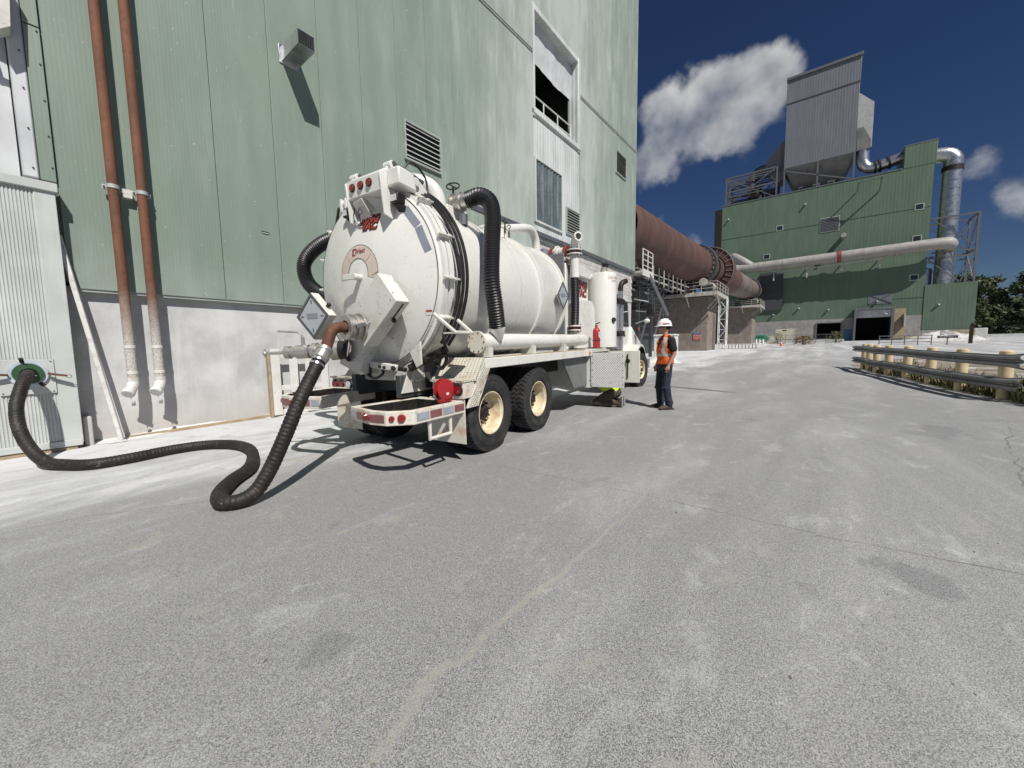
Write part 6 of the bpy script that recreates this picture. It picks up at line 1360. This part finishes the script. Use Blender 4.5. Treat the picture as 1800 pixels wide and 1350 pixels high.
MB().box(-.6, .6, -.65, .65, .15, 1.45).build('body', M['tan_box'], e, bevel=.05); MB().box(-.64, .64, -.68, .68, 0, .15).build('pallet', M['wood'], e)
MB().box(-.62, -.601, -.25, .25, .6, 1.0).build('label_plate', M['sign_white'], e)
o = holed(88, 88.5, -4.5, 6.5, 1.2, 2.35, []).build('loading_ledge', M['concrete']); tag(o, 'low concrete ledge in front of the far doorways', 'ledge')
e = empty('chain_fence', 'thin grey chain fence in front of the far ledge', 'fence'); e.location = (84, 0, gz(84))
for k in range(8): MB().cyl((0, -3.4+1.4*k, 0), (0, -3.4+1.4*k, 1.5), .035, n=6).build('post', M['steel_grey'], e)
for z in (.75, 1.48): MB().cyl((0, -3.4, z), (0, 6.4, z), .025, n=6).build('rail', M['steel_grey'], e)
b = MB()
for k in range(66): y = -3.4+.15*k; b.cyl((0, y, .05), (0, min(6.4, y+.7), .75), .007, n=3, caps=False).cyl((0, y, .75), (0, max(-3.4, y-.7), 1.48), .007, n=3, caps=False)
b.build('wire_mesh', M['steel_grey'], e)['kind'] = 'stuff'
e = empty('traffic_cone', 'orange traffic cone on the white lime by the fence', 'cone'); e.location = (66, 3.3, gz(66))
MB().lathe([(.03, .19), (.72, .045), (.74, 0)], (0, 0, 0), (0, 0, 1), 16).build('cone_body', M['cone'], e); MB().box(-.25, .25, -.25, .25, 0, .04).build('cone_base', M['cone'], e); MB().lathe([(.36, .127), (.50, .098)], (0, 0, .0), (0, 0, 1), 16).build('cone_band', M['sign_white'], e)
e = empty('barrier_fence', 'dark low panel fence between the two concrete kiln piers', 'fence'); e.location = (53, 7.2, gz(53))
for k in range(12): MB().box(-.04, .04, -2.2+.35*k, -2.12+.35*k, 0, .55).build('upright', M['steel_grey'], e)
for z in (.05, .5): MB().box(-.05, .05, -2.3, 1.8, z, z+.08).build('rail', M['platform'], e)
for k, y in enumerate((6.6, 7.1, 7.6)):
    e = empty('white_bollard', ('leftmost', 'middle', 'rightmost')[2-k]+' of three short white bollards beside the far pier', 'bollard', 'white bollards by the far pier'); e.location = (80, y, gz(80))
    MB().lathe([(0, .13), (.82, .13), (.9, .08), (.92, 0)], (0, 0, 0), (0, 0, 1), 14).build('shaft', M['cord'], e); MB().cyl((0, 0, 0), (0, 0, .04), .2, n=12).build('base', M['cord'], e)
e = empty('yellow_railing', 'yellow safety railing on the dock near far wing', 'railing'); e.location = (98, -17, gz(98))
for k in range(7):
    y = 3.6-1.35*k; MB().cyl((0, y, -.4+.12*k), (0, y, .75+.14*k), .05, n=8).build('post', M['yellow'], e)
for dz in (.0, -.5): MB().tube([(0, 3.6, .3+dz), (0, 2.3, .75+dz), (0, -.6, 1.2+dz), (0, -4.6, 1.5+dz)], .05, 8).build('rail', M['yellow'], e, smooth=20)
MB().box(-.1, .1, -1.6, -.3, -.3, .7).build('panel', M['yellow'], e)
e = empty('lime_pile', 'heap of white lime in front of the far wing', 'pile'); e.location = (86, -15.4, gz(86)-.1)
b = MB(); R2 = random.Random(9); nr, na = 16, 60
for i in range(nr+1):
    for k in range(na):
        a = 2*PI*k/na; q = i/nr; hgt = 1.25*(1-q**1.5)*(1+.25*math.sin(3*a+1)+.12*math.sin(7*a+i*.8))+R2.uniform(-.12, .12)*(1-q); b.v.append((2.6*q*math.cos(a), 5.2*q*math.sin(a)*(1+.1*math.sin(2*a)), max(0, hgt)))
b.f = [(i*na+k, i*na+(k+1) % na, (i+1)*na+(k+1) % na, (i+1)*na+k) for i in range(nr) for k in range(na)]
b.build('heap', M['lime'], e, fix=True)
b = MB()
for k in range(40):
    a, q = R2.uniform(0, 2*PI), R2.uniform(.7, 1.25); b.sph((2.4*q*math.cos(a), 4.4*q*math.sin(a), .05), (R2.uniform(.06, .2), R2.uniform(.06, .2), R2.uniform(.05, .12)), 6, 4)
b.build('loose_lumps', M['lime'], e)['kind'] = 'stuff'
e = empty('direction_sign', 'small black sign board on a post by the lime heap', 'sign'); e.location = (60, -11.3, gz(60))
MB().cyl((0, 0, 0), (0, 0, .95), .05, n=8).build('post', M['steel_grey'], e); MB().box(-.05, .02, -.72, .72, .72, .98).build('board', M['inkblack'], e)
me = text_mesh('RECEIVING >', .2)
for v in me.vertices: v.co = (-.056, -v.co.x, .85+v.co.y)
link('lettering', me, M['sign_white'], e)
e = empty('pipe_barrier', 'grey pipe barrier rail beyond the guard rail', 'barrier'); e.location = (62, -8.2, gz(62))
for k in range(5): MB().cyl((0, 1.9-1.05*k, -.2), (0, 1.9-1.05*k, 1.05), .045, n=8).build('post', M['steel_grey'], e)
for z in (.35, .7, 1.05): MB().cyl((0, 1.9, z), (0, -2.3, z), .04, n=8).build('rail', M['steel_grey'], e)
e = empty('lamp_post', 'dark short post with cables at the corner of far wing', 'post'); e.location = (66, -14.2, gz(66))
MB().box(-.12, .12, -.14, .14, 0, 2.0).build('post', M['grease'], e); MB().beam((0, 0, 1.9), (0, -.4, 2.5), .1, .1).build('arm', M['grease'], e); MB().sph((0, -.1, 2.1), .2, 10, 6).build('lamp_head', M['grease'], e)
e = empty('end_block', 'tall pale concrete block at the end of the far wing', 'block'); e.location = (100, -22.4, gz(100)-1.6)
MB().box(-.8, .8, -.75, .75, 0, 3.4).build('block', M['concrete'], e, bevel=.08); MB().box(-.83, .83, -.78, .78, 1.7, 1.76).build('joint', M['concrete'], e)
# stacked barrier blocks by the cab
e = empty('barrier_block', 'two limed concrete barrier blocks standing beyond the truck cab', 'block'); e.location = (24.5, 7.35, gz(24))
for y in (.0, -.62): MB().box(-.3, .5, y-.3, y+.3, 0, 1.62).build('block', M['white_block'], e, bevel=.03)
MB().box(-.36, .55, -.95, .33, 1.62, 1.72).build('cap_sheet', M['white_block'], e, bevel=.02)
b = MB(); R2 = random.Random(3); nr, na = 6, 22
for i in range(nr+1):
    for k in range(na):
        a = 2*PI*k/na; q = i/nr; b.v.append((-.45+.55*q*math.cos(a), -.3+1.1*q*math.sin(a), max(0, .65*(1-q)**1.2+R2.uniform(-.03, .03)*(1-q))))
b.f = [(i*na+k, i*na+(k+1) % na, (i+1)*na+(k+1) % na, (i+1)*na+k) for i in range(nr) for k in range(na)]
b.build('spilled_lime', M['white_block'], e, fix=True)

# ------------------------------------------------------------------ people
def organic(b, name, m, parent, vox=.012, it=4, fac=.5):
    o = b.build(name, M[m], parent, smooth=180)
    r = o.modifiers.new('skin', 'REMESH'); r.mode = 'VOXEL'; r.voxel_size = vox; r.use_smooth_shade = True
    q = o.modifiers.new('soft', 'SMOOTH'); q.iterations = it; q.factor = fac
    return o
def hand(b, w, d, side, s_=1.0):     # w wrist, d direction of the fingers, side = thumb side vector
    d = V(d).normalized(); side = V(side).normalized(); nn = d.cross(side).normalized(); w = V(w)
    b.tube([w, w+d*.05*s_, w+d*.095*s_], [.027*s_, .036*s_, .034*s_], 10)
    for k, L in enumerate((.070, .080, .074, .058)):
        r0 = w+d*.085*s_+side*(.030-.020*k)*s_
        b.tube([r0, r0+d*L*.5*s_+nn*.006, r0+d*L*.85*s_+nn*.026, r0+d*L*s_+nn*.04], [.0105*s_, .010*s_, .009*s_, .007*s_], 7)
    b.tube([w+d*.03*s_+side*.025*s_, w+d*.06*s_+side*.05*s_, w+d*.10*s_+side*.056*s_+nn*.01], [.014*s_, .012*s_, .009*s_], 7)
# ---- standing worker
pw = empty('person', 'worker in orange vest and white hard hat standing beside the truck', 'person'); pw.location = (8.24, 2.37, gz(8.24)); pw.rotation_euler = (0, 0, R_(134))
HL, HR = V((.0, .10, .93)), V((.0, -.10, .93)); KL, KR_ = V((.035, .135, .50)), V((.05, -.135, .50)); AL, AR = V((-.02, .155, .09)), V((.0, -.155, .09))
b = MB()
b.rings([((0, 0, .86), .10, .15), ((0, 0, .95), .115, .165), ((.0, 0, 1.08), .10, .145), ((.01, 0, 1.22), .115, .16), ((.0, 0, 1.36), .115, .185), ((-.01, 0, 1.44), .085, .17), ((-.01, 0, 1.49), .062, .09), ((.0, 0, 1.53), .052, .055), ((.01, -.0, 1.58), .050, .052)], 18)
for h_, k_, a_ in ((HL, KL, AL), (HR, KR_, AR)): b.limb([h_, h_.lerp(k_, .5), k_, k_.lerp(a_, .4), a_], [.095, .08, .058, .055, .040])
SL, EL, WL = V((-.02, .205, 1.41)), V((-.06, .255, 1.14)), V((.05, .235, .91)); SR, ER, WR = V((-.02, -.205, 1.41)), V((-.05, -.255, 1.14)), V((.07, -.22, .92))
b.limb([SL, SL.lerp(EL, .4), EL, EL.lerp(WL, .4), WL], [.058, .052, .041, .040, .027]); b.limb([SR, SR.lerp(ER, .4), ER, ER.lerp(WR, .4), WR], [.058, .052, .041, .040, .027])
hand(b, WL, (.15, -.05, -1), (1, .1, .1)); hand(b, WR, (.15, .05, -1), (1, -.1, .1))
hy = R_(-22); hc, hs_ = math.cos(hy), math.sin(hy)
def hd_(x, y, z): return V((.025+x*hc-y*hs_, x*hs_+y*hc, z))
hb = MB()
hb.sph((0, 0, 1.675), (.098, .076, .108), 18, 12); hb.sph((.035, 0, 1.62), (.062, .056, .065), 14, 10); hb.tube([(.092, 0, 1.685), (.112, 0, 1.652), (.105, 0, 1.640)], [.010, .016, .012], 8)
hb.sph((.085, 0, 1.605), (.022, .030, .012), 10, 6); hb.sph((.072, 0, 1.575), (.024, .026, .020), 10, 6)
for s in (-1, 1): hb.sph((-.005, s*.076, 1.655), (.020, .010, .032), 10, 8); hb.sph((.082, s*.032, 1.705), (.016, .026, .008), 8, 6)
b.add([hd_(*v) for v in hb.v], hb.f)
organic(b, 'body', 'skin', pw, .011, 3)
b = MB()
for s in (-1, 1): c = hd_(.088, s*.032, 1.682); b.sph(c, .011, 10, 8)
b.build('eyes', M['sign_white'], pw)
# clothes
b = MB().rings([((0, 0, .99), .122, .168), ((.0, 0, 1.10), .118, .165), ((.01, 0, 1.22), .13, .175), ((.0, 0, 1.36), .13, .198), ((-.01, 0, 1.44), .10, .185), ((-.01, 0, 1.495), .075, .105), ((-.005, 0, 1.515), .066, .075)], 18)
b.limb([SL, SL.lerp(EL, .35), SL.lerp(EL, .66)], [.078, .075, .073]); b.limb([SR, SR.lerp(ER, .35), SR.lerp(ER, .66)], [.078, .075, .073])
organic(b, 'tee_shirt', 'black_cloth', pw, .012, 3)
b = MB().rings([((0, 0, .80), .11, .16), ((0, 0, .92), .125, .175), ((0, 0, 1.02), .122, .168)], 18)
for h_, k_, a_ in ((HL, KL, AL), (HR, KR_, AR)): b.limb([h_, h_.lerp(k_, .5), k_, k_.lerp(a_, .5), a_+V((0, 0, .02))], [.108, .096, .080, .077, .076])
for q in (KL+V((.02, 0, -.05)), KR_+V((.02, 0, -.06)), AL+V((.01, 0, .10)), AR+V((.01, 0, .12)), AL+V((-.01, 0, .05)), AR+V((.0, 0, .05))): b.torus(q, (.1, 0, 1), .066, .018, 16, 6)
organic(b, 'jeans', 'denim', pw, .013, 4)
def shell(zs, prof, keep, off=0.0):
    na = 44; b = MB()
    for z in zs:
        rx, ry, cx_ = prof(z)
        for k in range(na):
            a = 2*PI*k/na; w = .006*math.sin(5*a+z*21)+.004*math.sin(9*a-z*40); b.v.append((cx_+(rx+off+w)*math.cos(a), (ry+off+w)*math.sin(a), z))
    for i in range(len(zs)-1):
        for k in range(na):
            a = 2*PI*(k+.5)/na; a = a-2*PI if a > PI else a
            if keep((zs[i]+zs[i+1])/2, a): b.f.append((i*na+k, i*na+(k+1) % na, (i+1)*na+(k+1) % na, (i+1)*na+k))
    return b
def tprof(z):
    T_ = [(.93, .155, .205, 0), (1.0, .150, .200, 0), (1.1, .142, .192, 0), (1.22, .150, .198, .01), (1.36, .148, .212, 0), (1.44, .118, .196, -.01), (1.50, .085, .13, -.01), (1.53, .075, .095, -.01)]
    for (z0, *p0), (z1, *p1) in zip(T_, T_[1:]):
        if z <= z1: t_ = (z-z0)/(z1-z0); return tuple(q0+(q1-q0)*t_ for q0, q1 in zip(p0, p1))
    return T_[-1][1:]
zs = [.93+.02*i for i in range(31)]
def vest_keep(z, a):
    if z > 1.20 and abs(a) < (z-1.20)*1.75: return False
    if z > 1.24 and abs(abs(a)-PI/2*1.0) < .36: return False
    return True
o = shell(zs, tprof, vest_keep).build('safety_vest', M['orange'], pw, smooth=60); q = o.modifiers.new('cloth', 'SOLIDIFY'); q.thickness = .006
o = shell([1.09+.01*i for i in range(6)], tprof, lambda z, a: abs(a) > .05, .007).build('vest_tape', M['silver_tape'], pw, smooth=60)
o = shell([1.14+.02*i for i in range(18)], tprof, lambda z, a: vest_keep(z, a) and ((.52 < abs(a) < .98) or 2.2 < abs(a) < 2.6), .007).build('vest_tape', M['silver_tape'], pw, smooth=60)
for a_, yaw in ((AL, .06), (AR, .0)):
    b = MB(); c = V((a_.x, a_.y, 0))
    b.tube([c+V((0, 0, .16)), c+V((0, 0, .06))], [.060, .058], 12); b.tube([c+V((-.065, 0, .045)), c+V((.0, 0, .05)), c+V((.10, 0, .045)), c+V((.185, 0, .035))], [.042, .050, .048, .034], 12); b.sph(c+V((.185, 0, .038)), (.04, .042, .032)); b.box(c.x-.10, c.x+.20, c.y-.04, c.y+.04, .0, .03)
    organic(b, 'boot', 'boot', pw, .010, 3)
b = MB().lathe([(0, .142), (.02, .138), (.06, .128), (.095, .105), (.122, .065), (.132, .02), (.133, 0)], (0, 0, 1.72), (0, 0, 1), 32)
b.v = [tuple(hd_(v[0]*1.0, v[1]*.86, v[2])) for v in b.v]
hm = b.build('hard_hat', M['helmet'], pw)
b = MB(); pts = []
for k in range(25):
    a = 2*PI*k/24; r1 = .140; ex = .055*max(0, math.cos(a))**.6 + .010
    pts.append((a, r1, ex))
for (a, r1, ex) in pts:
    for (rr_, zz) in ((r1, 1.722), (r1+ex, 1.708), (r1+ex, 1.703), (r1, 1.712)): b.v.append(tuple(hd_(rr_*math.cos(a), rr_*.86*math.sin(a), zz)))
b.f = [(4*i+k, 4*i+(k+1) % 4, 4*i+4+(k+1) % 4, 4*i+4+k) for i in range(24) for k in range(4)]
b.build('hat_brim', M['helmet'], hm)
b = MB(); b.tube([hd_(-.07, 0, 1.846), hd_(.0, 0, 1.857), hd_(.08, 0, 1.838)], .008, 6); b.build('hat_ridge', M['helmet'], hm)
b = MB()
for k in range(4):
    a = R_(72+k*13); a2 = R_(72+(k+1)*13)
    b.add([hd_(.1375*math.cos(a), .1375*.87*math.sin(a), 1.735), hd_(.1375*math.cos(a2), .1375*.87*math.sin(a2), 1.735), hd_(.1335*math.cos(a2), .1335*.87*math.sin(a2), 1.760), hd_(.1335*math.cos(a), .1335*.87*math.sin(a), 1.760)], [(0, 1, 2, 3)])
b.v = [tuple(V(v)*1.0) for v in b.v]; o = b.build('hat_sticker', M['inkred'], hm); q = o.modifiers.new('film', 'SOLIDIFY'); q.thickness = .006; q.offset = 1
b = MB().sph((-.02, 0, 1.685), (.092, .083, .075), 16, 10); b.v = [tuple(hd_(v[0]-.012, v[1], v[2])) for v in b.v if True]; b.build('hair', M['hair'], pw)
b = MB(); b.tube([hd_(.02, .082, 1.690), hd_(.092, .072, 1.688), hd_(.106, .04, 1.685), hd_(.110, 0, 1.687), hd_(.106, -.04, 1.685), hd_(.092, -.072, 1.688), hd_(.02, -.082, 1.690)], .009, 8); 
for s in (-1, 1): b.sph(hd_(.100, s*.036, 1.682), (.014, .028, .018), 10, 8)
b.build('safety_glasses', M['inkblack'], pw)
# ---- kneeling worker behind the open toolbox door
kw = empty('person', 'kneeling worker in lime yellow shirt behind the open toolbox door', 'person'); kw.location = (8.02, 3.28, gz(8.1)); kw.rotation_euler = (0, 0, R_(100))
b = MB()
hipz = .31
for s in (-1, 1):
    h_, k_, a_ = V((.10, s*.10, hipz)), V((.47, s*.13, .075)), V((.06, s*.11, .085)); b.limb([h_, h_.lerp(k_, .5), k_], [.09, .08, .06]); b.limb([k_, k_.lerp(a_, .5), a_], [.058, .056, .04])
sh = V((.56, 0, .74)); pv = V((.08, 0, hipz))
b.tube([pv, pv.lerp(sh, .35), pv.lerp(sh, .7), sh, V((.64, 0, .85))], [.14, .135, .15, .13, .06], 16)
hdc = V((.74, 0, .90)); b.sph(hdc, (.10, .078, .11)); b.tube([V((.62, 0, .84)), hdc], .05, 10)
for s in (-1, 1):
    a0, a1, a2 = V((.57, s*.19, .78)), V((.72, s*.24, .58)), V((.90, s*.16, .66)); b.limb([a0, a1, a2], [.055, .042, .03]); hand(b, a2, (1, -.2*s, .1), (0, -s, .3))
organic(b, 'body', 'skin', kw, .013, 3)
b = MB()
for s in (-1, 1):
    h_, k_, a_ = V((.10, s*.10, hipz)), V((.47, s*.13, .085)), V((.06, s*.11, .095)); b.limb([h_, h_.lerp(k_, .5), k_], [.125, .105, .08]); b.limb([k_, k_.lerp(a_, .5), a_], [.078, .082, .066])
b.sph((.08, 0, hipz), (.15, .18, .13))
organic(b, 'work_trousers', 'brown_cloth', kw, .015, 3)
b = MB().tube([V((.03, 0, hipz+.0)), pv.lerp(sh, .3), pv.lerp(sh, .7), sh+V((-.01, 0, -.01))], [.185, .175, .178, .15], 18)
for s in (-1, 1): b.limb([V((.57, s*.17, .78)), V((.65, s*.22, .68))], [.08, .07])
organic(b, 'shirt', 'hivis', kw, .015, 3)
for s in (-1, 1):
    b = MB().tube([(.09, s*.11, .09), (-.02, s*.11, .085), (-.05, s*.11, .075)], [.055, .058, .05], 12).tube([(-.06, s*.11, .20), (-.06, s*.11, .11), (-.05, s*.11, .035)], [.040, .05, .042], 12)
    b.sph((-.045, s*.11, .035), (.05, .045, .035))
    bo = organic(b, 'boot', 'boot', kw, .011, 3)
    MB().prism([(-.098, s*.11-.045, .015), (-.098, s*.11+.045, .015), (-.102, s*.11+.05, .16), (-.102, s*.11+.03, .25), (-.102, s*.11-.03, .25), (-.102, s*.11-.05, .16)], (-.022, 0, 0)).build('sole', M['sole'], bo, bevel=.008)
b = MB().lathe([(0, .135), (.05, .125), (.09, .09), (.115, .03), (.117, 0)], (.75, 0, .94), (.25, 0, 1), 24); b.build('hard_hat', M['helmet'], kw)

# ------------------------------------------------------------------ loose grit and lime drifted against the wall
b = MB(); R2 = random.Random(21)
for _ in range(420):
    x, y = R2.uniform(.3, 9), R2.uniform(-5, 6)
    if R2.random() < .5: x, y = R2.uniform(.2, 4), R2.uniform(-2.5, 4)
    r_ = R2.uniform(.003, .008) if R2.random() < .93 else R2.uniform(.009, .015); a = R2.uniform(0, 2*PI); z = gz(x)
    b.add([(x+r_*math.cos(a+k*1.57)*R2.uniform(.7, 1.2), y+r_*math.sin(a+k*1.57)*R2.uniform(.7, 1.2), z) for k in range(4)]+[(x+R2.uniform(-.3, .3)*r_, y+R2.uniform(-.3, .3)*r_, z+r_*R2.uniform(.5, .9))], [(0, 1, 4), (1, 2, 4), (2, 3, 4), (3, 0, 4)])
tag(b.build('loose_grit', mat('loose_grit_stone', (.16, .155, .15), .9, 0, .5, 40), smooth=0), 'small loose stones scattered over the asphalt yard', 'grit', kind='stuff')
b = MB(); nx, ny = 150, 6
for i in range(nx+1):
    x = -.2+7.4*i/nx; wd = .20+.12*math.sin(x*2.1)+.07*math.sin(x*5.3+1)+R2.uniform(-.02, .02); ht = .055+.03*math.sin(x*3.1+2)+R2.uniform(-.006, .006)
    for j in range(ny+1): q = j/ny; b.v.append((x, 9.29-max(.06, wd)*q, gz(x)+.003+max(.012, ht)*(1-q)**1.6+R2.uniform(-.003, .003)*(1-q)))
b.f = [(i*(ny+1)+j, i*(ny+1)+j+1, (i+1)*(ny+1)+j+1, (i+1)*(ny+1)+j) for i in range(nx) for j in range(ny)]
tag(b.build('lime_drift', mat('drifted_lime_powder', (.70, .70, .69), .95, 0, .06, 6, (.5, .46, .4), .4, 3, bump=.5, bscale=30), fix=True), 'white lime powder drifted along the foot of concrete wall', 'powder', kind='stuff')
bpart(MB().tube([(3.36, YW-.004, 3.975), (3.44, YW-.006, 3.965), (3.52, YW-.004, 3.965)], [.004, .013, .004], 8), 'wall_puncture', M['inkblack'])
bpart(MB().tube([(3.35, YW-.008, 3.952), (3.44, YW-.014, 3.940), (3.54, YW-.008, 3.945)], [.003, .009, .003], 8), 'puncture_lip', M['cord'])
